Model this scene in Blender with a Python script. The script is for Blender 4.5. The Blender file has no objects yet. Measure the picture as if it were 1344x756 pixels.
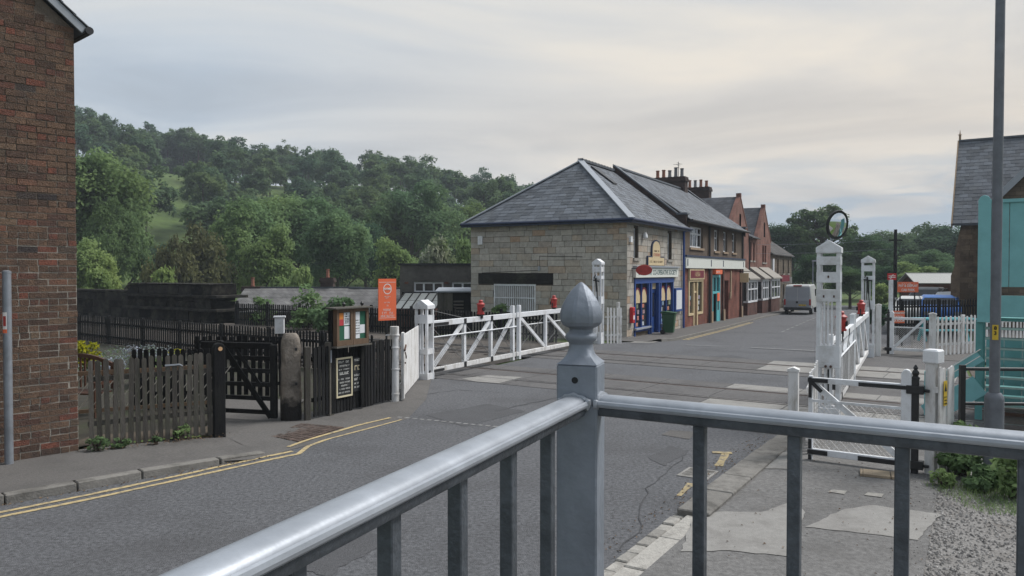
import bpy, math, random
import numpy as np
from mathutils import Vector, Matrix

random.seed(7)
SC = bpy.context.scene
COL = SC.collection
R = math.radians

# ------------------------------------------------------------------ camera
CAM_Z = 2.6
FPX = 1010.0                      # focal length in photograph pixels (1344 wide)
PITCH = math.atan(21.0 / FPX)     # looking a touch below the horizon
cam_d = bpy.data.cameras.new('camera')
cam = bpy.data.objects.new('camera', cam_d)
COL.objects.link(cam)
cam.location = (0, 0, CAM_Z)
cam.rotation_euler = (math.pi / 2 - PITCH, 0, 0)
cam_d.sensor_width = 36.0
cam_d.lens = 36.0 * FPX / 1344.0
cam_d.clip_start = 0.05
cam_d.clip_end = 5000
SC.camera = cam

# ------------------------------------------------------------------ sky, sun, exposure
SUN_EL, SUN_AZ = R(50), R(70)     # azimuth clockwise from the view direction (+Y)
world = bpy.data.worlds.new('World')
SC.world = world
world.use_nodes = True
wn, wl = world.node_tree.nodes, world.node_tree.links
wn.clear()
w_out = wn.new('ShaderNodeOutputWorld')
w_bg = wn.new('ShaderNodeBackground')
w_sky = wn.new('ShaderNodeTexSky')
w_sky.sky_type = 'NISHITA'
w_sky.sun_disc = False
w_sky.sun_elevation = SUN_EL
w_sky.sun_rotation = SUN_AZ
w_sky.air_density = 1.2
w_sky.dust_density = 2.5
w_tc = wn.new('ShaderNodeTexCoord')


def wmath(op, a, b=None, clamp=False):
    n = wn.new('ShaderNodeMath')
    n.operation = op
    n.use_clamp = clamp
    for i, v in enumerate((a, b)):
        if v is None:
            continue
        if isinstance(v, (int, float)):
            n.inputs[i].default_value = v
        else:
            wl.new(v, n.inputs[i])
    return n.outputs[0]


def wramp(fac, stops):
    n = wn.new('ShaderNodeValToRGB')
    wl.new(fac, n.inputs[0])
    els = n.color_ramp.elements
    while len(els) < len(stops):
        els.new(0.5)
    for e, (p, c) in zip(els, stops):
        e.position = p
        e.color = (c[0], c[1], c[2], 1)
    return n.outputs[0]


def wmix(fac, a, b, mode='MIX'):
    n = wn.new('ShaderNodeMix')
    n.data_type = 'RGBA'
    n.blend_type = mode
    for sock, v in ((n.inputs[0], fac), (n.inputs[6], a), (n.inputs[7], b)):
        if isinstance(v, (int, float)):
            sock.default_value = v
        elif isinstance(v, tuple):
            sock.default_value = (v[0], v[1], v[2], 1)
        else:
            wl.new(v, sock)
    return n.outputs[2]


w_sep = wn.new('ShaderNodeSeparateXYZ')
wl.new(w_tc.outputs['Generated'], w_sep.inputs[0])
dz = wmath('MAXIMUM', w_sep.outputs[2], 0.0)
den = wmath('ADD', dz, 0.10)
cu = wmath('DIVIDE', w_sep.outputs[0], den)
cv = wmath('DIVIDE', w_sep.outputs[1], den)
w_cmb = wn.new('ShaderNodeCombineXYZ')
wl.new(cu, w_cmb.inputs[0])
wl.new(cv, w_cmb.inputs[1])


def wnoise(scale, detail, rough, sx=1.0, sy=1.0, rot=0.0, dist=0.0, off=(0, 0, 0)):
    m = wn.new('ShaderNodeMapping')
    m.inputs['Scale'].default_value = (sx, sy, 1)
    m.inputs['Rotation'].default_value = (0, 0, rot)
    m.inputs['Location'].default_value = off
    wl.new(w_cmb.outputs[0], m.inputs[0])
    n = wn.new('ShaderNodeTexNoise')
    n.inputs['Scale'].default_value = scale
    n.inputs['Detail'].default_value = detail
    n.inputs['Roughness'].default_value = rough
    n.inputs['Distortion'].default_value = dist
    wl.new(m.outputs[0], n.inputs['Vector'])
    return n.outputs[0]


# high cloud sheet in soft wisps, broken by a lower lumpy layer
streak = wnoise(0.7, 8, 0.56, 0.7, 1.0, R(-48), 0.9, (3.1, 1.7, 0))
broad = wnoise(0.36, 2, 0.5, 0.8, 1.0, R(10), 0.2, (1.2, 5.0, 0))
mixn = wmath('ADD', wmath('MULTIPLY', streak, 0.66), wmath('MULTIPLY', broad, 0.34))
mixn = wmath('MULTIPLY', wmath('SUBTRACT', mixn, 0.38), 4.4, True)
sheet = wramp(mixn, [(0.0, (0.46, 0.52, 0.59)), (0.3, (0.53, 0.605, 0.695)), (0.6, (0.64, 0.705, 0.775)), (1.0, (0.83, 0.83, 0.81))])
# evening warmth in the cloud toward the sunset side, strongest low down
az_x, az_y = math.sin(R(30)), math.cos(R(30))
glow = wmath('ADD', wmath('MULTIPLY', w_sep.outputs[0], az_x), wmath('MULTIPLY', w_sep.outputs[1], az_y))
glow = wmath('MULTIPLY', wmath('SUBTRACT', glow, 0.60), 2.6, True)
band = wmath('SUBTRACT', 1.0, wmath('MULTIPLY', wmath('ABSOLUTE', wmath('SUBTRACT', dz, 0.17)), 3.6, True))
sheet = wmix(wmath('MULTIPLY', wmath('MULTIPLY', glow, band), 0.9), sheet, wmix(mixn, (0.78, 0.71, 0.63), (1.08, 0.94, 0.76)))
# lumpy blue-grey clouds lie low on the horizon, thinning out upward
lump = wnoise(1.5, 8, 0.60, 0.8, 1.0, R(15), 0.6, (4.3, 2.2, 0))
low = wmath('SUBTRACT', 1.0, wmath('MULTIPLY', wmath('SUBTRACT', dz, 0.07), 11.0, True))
lump = wmath('MULTIPLY', wmath('SUBTRACT', lump, wmath('SUBTRACT', 0.57, wmath('MULTIPLY', low, 0.17))), 8.0, True)
sheet = wmix(wmath('MULTIPLY', wmath('MULTIPLY', lump, low), 0.85), sheet, (0.42, 0.53, 0.64))
clouded = wmix(0.97, w_sky.outputs[0], wmix(1.0, sheet, (9.6, 9.6, 9.6), 'MULTIPLY'))
wl.new(clouded, w_bg.inputs[0])
w_bg.inputs[1].default_value = 0.0355
wl.new(w_bg.outputs[0], w_out.inputs[0])

sun_d = bpy.data.lights.new('sun', 'SUN')
sun_d.energy = 1.5
sun_d.angle = R(24)
sun_d.color = (1.0, 0.98, 0.955)
sun = bpy.data.objects.new('sun', sun_d)
COL.objects.link(sun)
sdir = Vector((math.sin(SUN_AZ) * math.cos(SUN_EL), math.cos(SUN_AZ) * math.cos(SUN_EL), math.sin(SUN_EL)))
sun.rotation_euler = sdir.to_track_quat('Z', 'Y').to_euler()
sun.location = (20, 10, 40)

SC.view_settings.view_transform = 'Standard'
SC.view_settings.look = 'None'
SC.view_settings.gamma = 1.0
SC.view_settings.exposure = 1.45
SC.view_settings.use_curve_mapping = False
SC.render.engine = 'CYCLES'
SC.cycles.use_denoising = True
SC.cycles.max_bounces = 6
SC.cycles.diffuse_bounces = 4
SC.cycles.glossy_bounces = 3
SC.cycles.transmission_bounces = 4
SC.cycles.transparent_max_bounces = 8
SC.cycles.caustics_reflective = False
SC.cycles.caustics_refractive = False

# ------------------------------------------------------------------ measuring helpers
CP, SP = math.cos(PITCH), math.sin(PITCH)


def ray(px, py):
    x, y = (px - 672) / FPX, (378 - py) / FPX
    return x, CP + y * SP, y * CP - SP


def gp(px, py, z=0.0):
    """ground point seen at a photograph pixel, for ground at height z"""
    x, y, k = ray(px, py)
    t = (z - CAM_Z) / k
    return Vector((x * t, y * t, z))


def at(px, py, Y):
    x, y, k = ray(px, py)
    t = Y / y
    return Vector((x * t, Y, CAM_Z + k * t))


# ------------------------------------------------------------------ materials
MATS = {}


def mat(name, col, rough=0.8, vary=0.25, scale=6.0, bump=0.0, bscale=None, metal=0.0, spec=0.3,
        dirt=None, dscale=1.2, damt=0.5, orand=0.0, ramp=None, stretch=None, detail=6):
    if name in MATS:
        return MATS[name]
    m = bpy.data.materials.new(name)
    m.use_nodes = True
    n, l = m.node_tree.nodes, m.node_tree.links
    b = n['Principled BSDF']
    b.inputs['Roughness'].default_value = rough
    b.inputs['Metallic'].default_value = metal
    b.inputs['Specular IOR Level'].default_value = spec
    geo = n.new('ShaderNodeNewGeometry')
    pos = geo.outputs['Position']
    if stretch:
        mp = n.new('ShaderNodeMapping')
        mp.inputs['Scale'].default_value = stretch
        l.new(pos, mp.inputs[0])
        pos = mp.outputs[0]
    info = n.new('ShaderNodeObjectInfo')
    att = n.new('ShaderNodeAttribute')
    att.attribute_name = 'rnd'
    add = n.new('ShaderNodeMath'); add.operation = 'ADD'
    l.new(info.outputs['Random'], add.inputs[0]); l.new(att.outputs['Fac'], add.inputs[1])
    fr = n.new('ShaderNodeMath'); fr.operation = 'FRACT'
    l.new(add.outputs[0], fr.inputs[0])
    nz = n.new('ShaderNodeTexNoise')
    nz.inputs['Scale'].default_value = scale
    nz.inputs['Detail'].default_value = detail
    nz.inputs['Roughness'].default_value = 0.62
    l.new(pos, nz.inputs['Vector'])
    if ramp:
        rp = n.new('ShaderNodeValToRGB')
        els = rp.color_ramp.elements
        while len(els) < len(ramp):
            els.new(0.5)
        for e, (p, c) in zip(els, ramp):
            e.position = p
            e.color = (c[0], c[1], c[2], 1)
        l.new(fr.outputs[0], rp.inputs[0])
        base = rp.outputs[0]
    else:
        rgb = n.new('ShaderNodeRGB')
        rgb.outputs[0].default_value = (col[0], col[1], col[2], 1)
        base = rgb.outputs[0]
    # value = 1 + vary*(noise-.5)*2 + orand*(random-.5)*2
    ma = n.new('ShaderNodeMath'); ma.operation = 'MULTIPLY_ADD'
    l.new(nz.outputs[0], ma.inputs[0]); ma.inputs[1].default_value = 2 * vary * 1.6
    ma.inputs[2].default_value = 1 - vary * 1.6
    mb_ = n.new('ShaderNodeMath'); mb_.operation = 'MULTIPLY_ADD'
    l.new(fr.outputs[0], mb_.inputs[0]); mb_.inputs[1].default_value = 2 * orand
    mb_.inputs[2].default_value = 1 - orand
    mm = n.new('ShaderNodeMath'); mm.operation = 'MULTIPLY'
    l.new(ma.outputs[0], mm.inputs[0]); l.new(mb_.outputs[0], mm.inputs[1])
    sc_ = n.new('ShaderNodeVectorMath'); sc_.operation = 'SCALE'
    l.new(base, sc_.inputs[0]); l.new(mm.outputs[0], sc_.inputs['Scale'])
    out = sc_.outputs[0]
    if dirt is not None:
        dn = n.new('ShaderNodeTexNoise')
        dn.inputs['Scale'].default_value = dscale
        dn.inputs['Detail'].default_value = 8
        dn.inputs['Roughness'].default_value = 0.68
        l.new(pos, dn.inputs['Vector'])
        dr = n.new('ShaderNodeMapRange')
        dr.inputs[1].default_value = 0.48
        dr.inputs[2].default_value = 0.68
        dr.inputs[4].default_value = damt
        l.new(dn.outputs[0], dr.inputs[0])
        mx = n.new('ShaderNodeMix'); mx.data_type = 'RGBA'
        l.new(dr.outputs[0], mx.inputs[0]); l.new(out, mx.inputs[6])
        mx.inputs[7].default_value = (dirt[0], dirt[1], dirt[2], 1)
        out = mx.outputs[2]
    l.new(out, b.inputs['Base Color'])
    if bump:
        bn = n.new('ShaderNodeTexNoise')
        bn.inputs['Scale'].default_value = bscale or scale * 3
        bn.inputs['Detail'].default_value = 5
        l.new(pos, bn.inputs['Vector'])
        bp = n.new('ShaderNodeBump')
        bp.inputs['Strength'].default_value = bump
        bp.inputs['Distance'].default_value = 0.02
        l.new(bn.outputs[0], bp.inputs['Height'])
        l.new(bp.outputs[0], b.inputs['Normal'])
    MATS[name] = m
    return m


def glassmat(name, col=(0.02, 0.025, 0.03), rough=0.05):
    """window pane seen from outside: dark room behind a reflecting sheet"""
    if name in MATS:
        return MATS[name]
    m = mat(name, col, rough=rough, vary=0.3, scale=1.5, spec=0.6)
    return m


def leafmat(name, stops, trans=0.35):
    if name in MATS:
        return MATS[name]
    m = bpy.data.materials.new(name)
    m.use_nodes = True
    n, l = m.node_tree.nodes, m.node_tree.links
    n.clear()
    out = n.new('ShaderNodeOutputMaterial')
    att = n.new('ShaderNodeAttribute'); att.attribute_name = 'rnd'
    geo = n.new('ShaderNodeNewGeometry')
    nz = n.new('ShaderNodeTexNoise'); nz.inputs['Scale'].default_value = 0.35
    l.new(geo.outputs['Position'], nz.inputs['Vector'])
    ma = n.new('ShaderNodeMath'); ma.operation = 'MULTIPLY_ADD'
    l.new(att.outputs['Fac'], ma.inputs[0]); ma.inputs[1].default_value = 0.55
    sb = n.new('ShaderNodeMath'); sb.operation = 'MULTIPLY_ADD'
    l.new(nz.outputs[0], sb.inputs[0]); sb.inputs[1].default_value = 1.0; sb.inputs[2].default_value = -0.27
    l.new(sb.outputs[0], ma.inputs[2])
    rp = n.new('ShaderNodeValToRGB')
    els = rp.color_ramp.elements
    while len(els) < len(stops):
        els.new(0.5)
    for i, (e, c) in enumerate(zip(els, stops)):
        e.position = i / (len(stops) - 1)
        e.color = (c[0], c[1], c[2], 1)
    l.new(ma.outputs[0], rp.inputs[0])
    n2 = n.new('ShaderNodeTexNoise'); n2.inputs['Scale'].default_value = 0.055; n2.inputs['Detail'].default_value = 3
    l.new(geo.outputs['Position'], n2.inputs['Vector'])
    r2 = n.new('ShaderNodeMapRange'); r2.inputs[1].default_value = .35; r2.inputs[2].default_value = .65
    l.new(n2.outputs[0], r2.inputs[0])
    tint = n.new('ShaderNodeMix'); tint.data_type = 'RGBA'
    l.new(r2.outputs[0], tint.inputs[0])
    tint.inputs[6].default_value = (.80, .90, 1.08, 1); tint.inputs[7].default_value = (1.22, 1.10, .85, 1)
    mt = n.new('ShaderNodeMix'); mt.data_type = 'RGBA'; mt.blend_type = 'MULTIPLY'; mt.inputs[0].default_value = 1
    l.new(rp.outputs[0], mt.inputs[6]); l.new(tint.outputs[2], mt.inputs[7])
    df = n.new('ShaderNodeBsdfDiffuse')
    tr = n.new('ShaderNodeBsdfTranslucent')
    l.new(mt.outputs[2], df.inputs[0]); l.new(mt.outputs[2], tr.inputs[0])
    mx = n.new('ShaderNodeMixShader'); mx.inputs[0].default_value = trans
    l.new(df.outputs[0], mx.inputs[1]); l.new(tr.outputs[0], mx.inputs[2])
    l.new(mx.outputs[0], out.inputs[0])
    MATS[name] = m
    return m


# ------------------------------------------------------------------ mesh builder
class MB:
    def __init__(self):
        self.v, self.f, self.r = [], [], []

    def add(self, vs, fs, rnd=0.0):
        o = len(self.v)
        self.v += [tuple(p) for p in vs]
        self.f += [tuple(i + o for i in f) for f in fs]
        self.r += [rnd] * len(fs)
        return self

    def box(self, x0, x1, y0, y1, z0, z1, rnd=0.0, M=None, jit=0.0):
        vs = [Vector((x, y, z)) for z in (z0, z1) for y in (y0, y1) for x in (x0, x1)]
        if jit:
            vs = [p + Vector([random.uniform(-jit, jit) for _ in range(3)]) for p in vs]
        if M is not None:
            vs = [M @ p for p in vs]
        return self.add(vs, [(0, 2, 3, 1), (4, 5, 7, 6), (0, 1, 5, 4), (2, 6, 7, 3), (0, 4, 6, 2), (1, 3, 7, 5)], rnd)

    def bar(self, p, q, w, h, up=(0, 0, 1), rnd=0.0):
        """box from p to q, w across, h along 'up'"""
        p, q = Vector(p), Vector(q)
        d = (q - p).normalized()
        up = Vector(up)
        s = d.cross(up)
        if s.length < 1e-4:
            s = Vector((1, 0, 0))
        s.normalize()
        u = s.cross(d).normalized()
        vs = []
        for c in (p, q):
            for a, b in ((-1, -1), (1, -1), (1, 1), (-1, 1)):
                vs.append(c + s * (a * w / 2) + u * (b * h / 2))
        return self.add(vs, [(0, 1, 2, 3), (7, 6, 5, 4), (0, 4, 5, 1), (1, 5, 6, 2), (2, 6, 7, 3), (3, 7, 4, 0)], rnd)

    def tube(self, p, q, r0, r1=None, n=10, cap=True, rnd=0.0):
        p, q = Vector(p), Vector(q)
        r1 = r0 if r1 is None else r1
        d = (q - p).normalized()
        s = d.orthogonal().normalized()
        t = d.cross(s)
        vs = []
        for c, r in ((p, r0), (q, r1)):
            for i in range(n):
                a = 2 * math.pi * i / n
                vs.append(c + (s * math.cos(a) + t * math.sin(a)) * r)
        fs = [(i, (i + 1) % n, n + (i + 1) % n, n + i) for i in range(n)]
        if cap:
            fs += [tuple(range(n))[::-1], tuple(range(n, 2 * n))]
        return self.add(vs, fs, rnd)

    def path(self, pts, rad, n=8, rnd=0.0):
        """tapered tube through points; rad is one number or one per point"""
        pts = [Vector(p) for p in pts]
        rad = rad if isinstance(rad, (list, tuple)) else [rad] * len(pts)
        vs, fs = [], []
        ref = None
        for k, c in enumerate(pts):
            d = (pts[min(k + 1, len(pts) - 1)] - pts[max(k - 1, 0)]).normalized()
            s = d.orthogonal().normalized() if ref is None else (ref - d * ref.dot(d)).normalized()
            ref = s
            t = d.cross(s)
            for i in range(n):
                a = 2 * math.pi * i / n
                vs.append(c + (s * math.cos(a) + t * math.sin(a)) * rad[k])
        for k in range(len(pts) - 1):
            for i in range(n):
                fs.append((k * n + i, k * n + (i + 1) % n, (k + 1) * n + (i + 1) % n, (k + 1) * n + i))
        fs.append(tuple(range(n))[::-1])
        fs.append(tuple(range((len(pts) - 1) * n, len(pts) * n)))
        return self.add(vs, fs, rnd)

    def sheet(self, pts, rnd=0.0):
        return self.add(pts, [tuple(range(len(pts)))], rnd)

    def prism(self, poly, a, b, plane='xz', rnd=0.0, M=None):
        """extrude a 2D polygon between a and b along the missing axis"""
        mk3 = {'xz': lambda u, v, w: (u, w, v), 'xy': lambda u, v, w: (u, v, w), 'yz': lambda u, v, w: (w, u, v)}[plane]
        n = len(poly)
        vs = [Vector(mk3(u, v, a)) for u, v in poly] + [Vector(mk3(u, v, b)) for u, v in poly]
        if M is not None:
            vs = [M @ p for p in vs]
        fs = [tuple(range(n)), tuple(range(2 * n - 1, n - 1, -1))]
        fs += [(i, n + i, n + (i + 1) % n, (i + 1) % n) for i in range(n)]
        return self.add(vs, fs, rnd)

    def lathe(self, prof, c=(0, 0, 0), n=16, rnd=0.0, M=None, phase=0.0):
        """prof: (radius, z) pairs turned about the z axis at c"""
        c = Vector(c)
        vs, fs = [], []
        for r, z in prof:
            for i in range(n):
                a = 2 * math.pi * i / n + phase
                p = Vector((r * math.cos(a), r * math.sin(a), z))
                vs.append(c + (M @ p if M is not None else p))
        for k in range(len(prof) - 1):
            for i in range(n):
                fs.append((k * n + i, k * n + (i + 1) % n, (k + 1) * n + (i + 1) % n, (k + 1) * n + i))
        fs.append(tuple(range(n))[::-1])
        fs.append(tuple(range((len(prof) - 1) * n, len(prof) * n)))
        return self.add(vs, fs, rnd)

    def mesh(self, name):
        me = bpy.data.meshes.new(name)
        me.from_pydata(self.v, [], self.f)
        if any(self.r):
            a = me.attributes.new('rnd', 'FLOAT', 'FACE')
            a.data.foreach_set('value', self.r)
        return me


def fix_normals(me):
    import bmesh
    b = bmesh.new()
    b.from_mesh(me)
    bmesh.ops.recalc_face_normals(b, faces=b.faces)
    b.to_mesh(me)
    b.free()


def tag(o, label=None, cat=None, group=None, kind=None):
    if label:
        o['label'] = label
    if cat:
        o['category'] = cat
    if group:
        o['group'] = group
    if kind:
        o['kind'] = kind
    return o


def mk(name, mb, m, parent=None, bev=0.0, smooth=False, label=None, cat=None, group=None, kind=None, loc=None, rz=0.0, fix=True):
    me = mb.mesh(name) if isinstance(mb, MB) else mb
    if isinstance(mb, MB) and fix:
        fix_normals(me)
    if not me.materials:
        me.materials.append(MATS[m] if isinstance(m, str) else m)
    if smooth:
        me.polygons.foreach_set('use_smooth', [True] * len(me.polygons))
        if hasattr(me, 'set_sharp_from_angle'):
            me.set_sharp_from_angle(angle=R(40))
    o = bpy.data.objects.new(name, me)
    COL.objects.link(o)
    if parent is not None:
        o.parent = parent
    if loc is not None:
        o.location = loc
        o.rotation_euler = (0, 0, rz)
    if bev:
        bm_ = o.modifiers.new('bevel', 'BEVEL')
        bm_.width = bev
        bm_.segments = 1
        bm_.limit_method = 'ANGLE'
    return tag(o, label, cat, group, kind)


def thing(name, label, cat, loc=(0, 0, 0), rz=0.0, group=None):
    o = bpy.data.objects.new(name, None)
    COL.objects.link(o)
    o.empty_display_size = 0.2
    o.location = loc
    o.rotation_euler = (0, 0, rz)
    return tag(o, label, cat, group)


def copy_tree(o, parent=None):
    c = o.copy()
    COL.objects.link(c)
    c.parent = parent
    for ch in o.children:
        copy_tree(ch, c)
    return c


def ang(p, q):
    return math.atan2(q[1] - p[1], q[0] - p[0])


def V2(p):
    return Vector((p[0], p[1]))


def text_mesh(s, size, depth=0.004, squeeze=1.0, bold=0.0):
    cu_ = bpy.data.curves.new('lettering', 'FONT')
    cu_.body = s
    cu_.size = size
    cu_.align_x = 'CENTER'
    cu_.align_y = 'CENTER'
    cu_.extrude = depth / 2
    cu_.offset = bold
    cu_.resolution_u = 3
    o = bpy.data.objects.new('lettering', cu_)
    COL.objects.link(o)
    dg = bpy.context.evaluated_depsgraph_get()
    me = bpy.data.meshes.new_from_object(o.evaluated_get(dg))
    bpy.data.objects.remove(o)
    bpy.data.curves.remove(cu_)
    # stand it up: text x -> x, text y -> z, facing -y
    me.transform(Matrix(((squeeze, 0, 0, 0), (0, 0, -1, 0), (0, 1, 0, 0), (0, 0, 0, 1))))
    me.materials.clear()
    return me


def lettering(s, size, m, parent, x, y, z, squeeze=1.0, bold=0.0, name='lettering', turn=0.0):
    me = text_mesh(s, size, 0.004, squeeze, bold)
    if turn:
        me.transform(Matrix.Rotation(turn, 4, 'Z'))
    me.transform(Matrix.Translation((x, y, z)))
    return mk(name, me, m, parent)


def scribble(mb, x0, x1, y, z, h, seed, fill=0.8):
    """a line of letter-sized strokes for print too small to read in the photograph"""
    rg = random.Random(seed)
    x = x0
    while x < x1:
        w = h * rg.uniform(0.35, 0.75)
        if rg.random() < fill:
            k = rg.random()
            mb.box(x, min(x + w * 0.25, x1), y - 0.003, y, z, z + h)
            if k < 0.6:
                mb.box(x + w * 0.25, min(x + w, x1), y - 0.003, y, z + h * 0.78, z + h)
            if k > 0.3:
                mb.box(x + w * 0.25, min(x + w * 0.9, x1), y - 0.003, y, z, z + h * 0.2)
            if k > 0.7:
                mb.box(x + w * 0.75, min(x + w, x1), y - 0.003, y, z, z + h * 0.9)
        x += w + h * 0.22

# ------------------------------------------------------------------ palette
mat('asphalt', (0.116, 0.117, 0.123), 0.92, 0.75, 22, 0.8, 90, detail=10, dirt=(0.072, 0.071, 0.073), dscale=0.5, damt=0.6, spec=0.25)
mat('asphalt_path', (0.125, 0.118, 0.112), 0.93, 0.32, 30, 0.5, 80, dirt=(0.08, 0.077, 0.074), dscale=1.1, damt=0.6, spec=0.2)
mat('footway', (0.165, 0.160, 0.155), 0.93, 0.5, 20, detail=9, bump=0.6, bscale=90, dirt=(0.115, 0.110, 0.105), dscale=0.9, damt=0.7, spec=0.2)
mat('tar_seam', (0.062, 0.062, 0.065), .85, .3, 20)
mat('tar_patch', (0.085, 0.085, 0.089), 0.9, 0.5, 50, 0.5, 100, dirt=(0.065, 0.065, 0.067), dscale=1.5, damt=0.5, spec=0.25)
mat('crossing_deck', (0.115, 0.110, 0.108), 0.9, 0.32, 14, 0.4, 70, dirt=(0.065, 0.062, 0.062), dscale=0.7, damt=0.7, stretch=(1, 1, 1))
mat('concrete', (0.255, 0.245, 0.23), 0.92, 0.16, 22, 0.3, 60, dirt=(0.16, 0.15, 0.14), dscale=2.2, damt=0.7)
mat('kerb_stone', (0.185, 0.175, 0.16), 0.92, 0.2, 14, 0.4, 40, dirt=(0.085, 0.08, 0.072), dscale=4, damt=0.85, orand=0.15)
mat('yellow_paint', (0.46, 0.36, 0.19), 0.85, 0.18, 20, 0.3, 80, dirt=(0.12, 0.115, 0.11), dscale=11, damt=0.95)
mat('worn_yellow', (0.33, 0.265, 0.15), 0.88, 0.3, 14, 0.3, 80, dirt=(0.115, 0.112, 0.11), dscale=9, damt=1.0)
mat('white_road_paint', (0.24, 0.24, 0.235), 0.85, 0.2, 20, 0.3, 80, dirt=(0.10, 0.10, 0.10), dscale=9, damt=0.95)
mat('grass', (0.075, 0.115, 0.03), 0.95, 0.4, 0.6, 0.5, 3, dirt=(0.10, 0.12, 0.04), dscale=0.05, damt=0.8)
mat('ballast', (0.10, 0.085, 0.072), 0.95, 0.6, 16, 1.0, 22, dirt=(0.04, 0.036, 0.033), dscale=0.8, damt=0.6)
mat('gravel', (0.215, 0.205, 0.195), 0.95, 0.5, 34, 1.0, 45, dirt=(0.12, 0.105, 0.09), dscale=2, damt=0.6)
mat('pebble', (0.245, 0.232, 0.22), 0.9, 0.3, 20, orand=0.55)
mat('rail_steel', (0.30, 0.28, 0.27), 0.35, 0.2, 8, metal=0.8)
mat('rail_rust', (0.09, 0.055, 0.04), 0.8, 0.3, 8)
mat('soil', (0.075, 0.06, 0.045), 0.95, 0.4, 6, 0.6, 20, dirt=(0.10, 0.085, 0.06), dscale=2, damt=0.6)
mat('sett_stone', (0.30, 0.285, 0.26), 0.9, 0.25, 20, 0.5, 50, orand=0.25, dirt=(0.14, 0.13, 0.12), dscale=6, damt=0.6)
mat('brick_paving', (0.085, 0.062, 0.052), 0.92, 0.35, 14, 0.7, 40, dirt=(0.05, 0.042, 0.038), dscale=3, damt=0.6, orand=0.3)
mat('terrace_stone', (0.26, 0.235, 0.20), 0.92, 0.25, 5, 0.4, 25)
mat('cast_iron', (0.055, 0.055, 0.06), 0.7, 0.3, 20, 0.3, 60, metal=0.3)
mat('sleeper', (0.06, 0.048, 0.04), 0.92, 0.35, 9, 0.5, 30, orand=0.3)
mat('litter_leaf', (0.13, 0.085, 0.05), 0.95, 0.3, 20, orand=0.6)

KX, KY = 4.78, 32.0               # street corner of the stone shop
RTH = R(28.5)
RD = Vector((math.sin(RTH), math.cos(RTH)))
RN = Vector((-math.cos(RTH), math.sin(RTH)))


def rowpt(t, b):
    return (KX + RD.x * t + RN.x * b, KY + RD.y * t + RN.y * b)


def interp(x, tab):
    if x <= tab[0][0]:
        return tab[0][1]
    for (a, u), (b, v) in zip(tab, tab[1:]):
        if x <= b:
            return u + (v - u) * (x - a) / (b - a)
    return tab[-1][1]


def sstep(a, b, x):
    t = min(1, max(0, (x - a) / (b - a)))
    return t * t * (3 - 2 * t)


def gz(x, y):
    s = 0.465 * x + 0.885 * y
    return interp(s, [(26, 0), (31.5, -.26), (53, -.5), (68, -.75), (100, -1.2), (200, -2)])


HR = [(-1.2, 40), (-.56, 39), (-.37, 34), (-.17, 31), (0, 25), (.2, 12), (.35, 3.5), (.6, 3.5), (1.2, 6)]


def terrain(x, y):
    z = gz(x, y) - 0.07
    n = 0.545 * x + 0.839 * y
    q = -0.879 * (x + 2.5) + 0.477 * (y - 35.6)
    z -= 3.6 * sstep(26.5, 34, n) * sstep(0.3, 5, q)
    if y > 1:
        d = math.hypot(x, y)
        h = interp(x / y, HR)
        z += h * (sstep(78, 250, d) + .30 * sstep(235, 350, d)) + 1.2 * sstep(90, 160, d) * math.sin(x * .045 + 1.3) * math.cos(y * .038)
    return z


# ---- ground: one sheet out to the horizon
def axis(n, near, far, c):
    t = np.linspace(-1, 1, n)
    k = np.arcsinh(far / near)
    return c + near * np.sinh(t * k)


gx, gy = axis(150, 14, 1500, -4), axis(150, 14, 1500, 30)
g = MB()
g.v = [(x, y, terrain(x, y)) for y in gy for x in gx]
NG = len(gx)
g.f = [(j * NG + i, j * NG + i + 1, (j + 1) * NG + i + 1, (j + 1) * NG + i) for j in range(NG - 1) for i in range(NG - 1)]
g.r = [0] * len(g.f)
mk('ground', g, 'grass', kind='structure', smooth=True, fix=False)

# ---- road ribbon
LE = [(-14, -1.5), (-9.6, 4.4), (-5.67, 8.53), (-3.5, 10.8), (-1.95, 13.6), (-1.8, 15.6), (-1.95, 18.5), (3.2, 28.3), (5.0, 30.3),
      rowpt(1, -1.8), rowpt(10, -1.7), rowpt(24, -1.2), rowpt(45, -1.0), rowpt(120, 0)]
RE = [(-9, -9), (-3.5, -.4), (.83, 6.58), (2.3, 8.95), (4.37, 12.3), (4.9, 13.1), (5.4, 13.8), (10.7, 23.8), (11, 26.3),
      rowpt(2, -10.5), rowpt(10, -10.5), rowpt(24, -10), rowpt(45, -9), rowpt(120, -8)]


def ribbon(A, B, dzv=0.0, step=1.5, across=6):
    mb = MB()
    rows = []
    for k in range(len(A) - 1):
        ln = (V2(A[k + 1]) - V2(A[k])).length
        m = max(1, int(ln / step))
        for j in range(m):
            u = j / m
            rows.append((V2(A[k]).lerp(V2(A[k + 1]), u), V2(B[k]).lerp(V2(B[k + 1]), u)))
    rows.append((V2(A[-1]), V2(B[-1])))
    for a, b in rows:
        for i in range(across + 1):
            p = a.lerp(b, i / across)
            mb.v.append((p.x, p.y, gz(p.x, p.y) + dzv))
    w = across + 1
    for j in range(len(rows) - 1):
        for i in range(across):
            mb.f.append((j * w + i, j * w + i + 1, (j + 1) * w + i + 1, (j + 1) * w + i))
            mb.r.append(0)
    return mb


mk('road', ribbon(LE, RE), 'asphalt', kind='structure')


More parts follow.
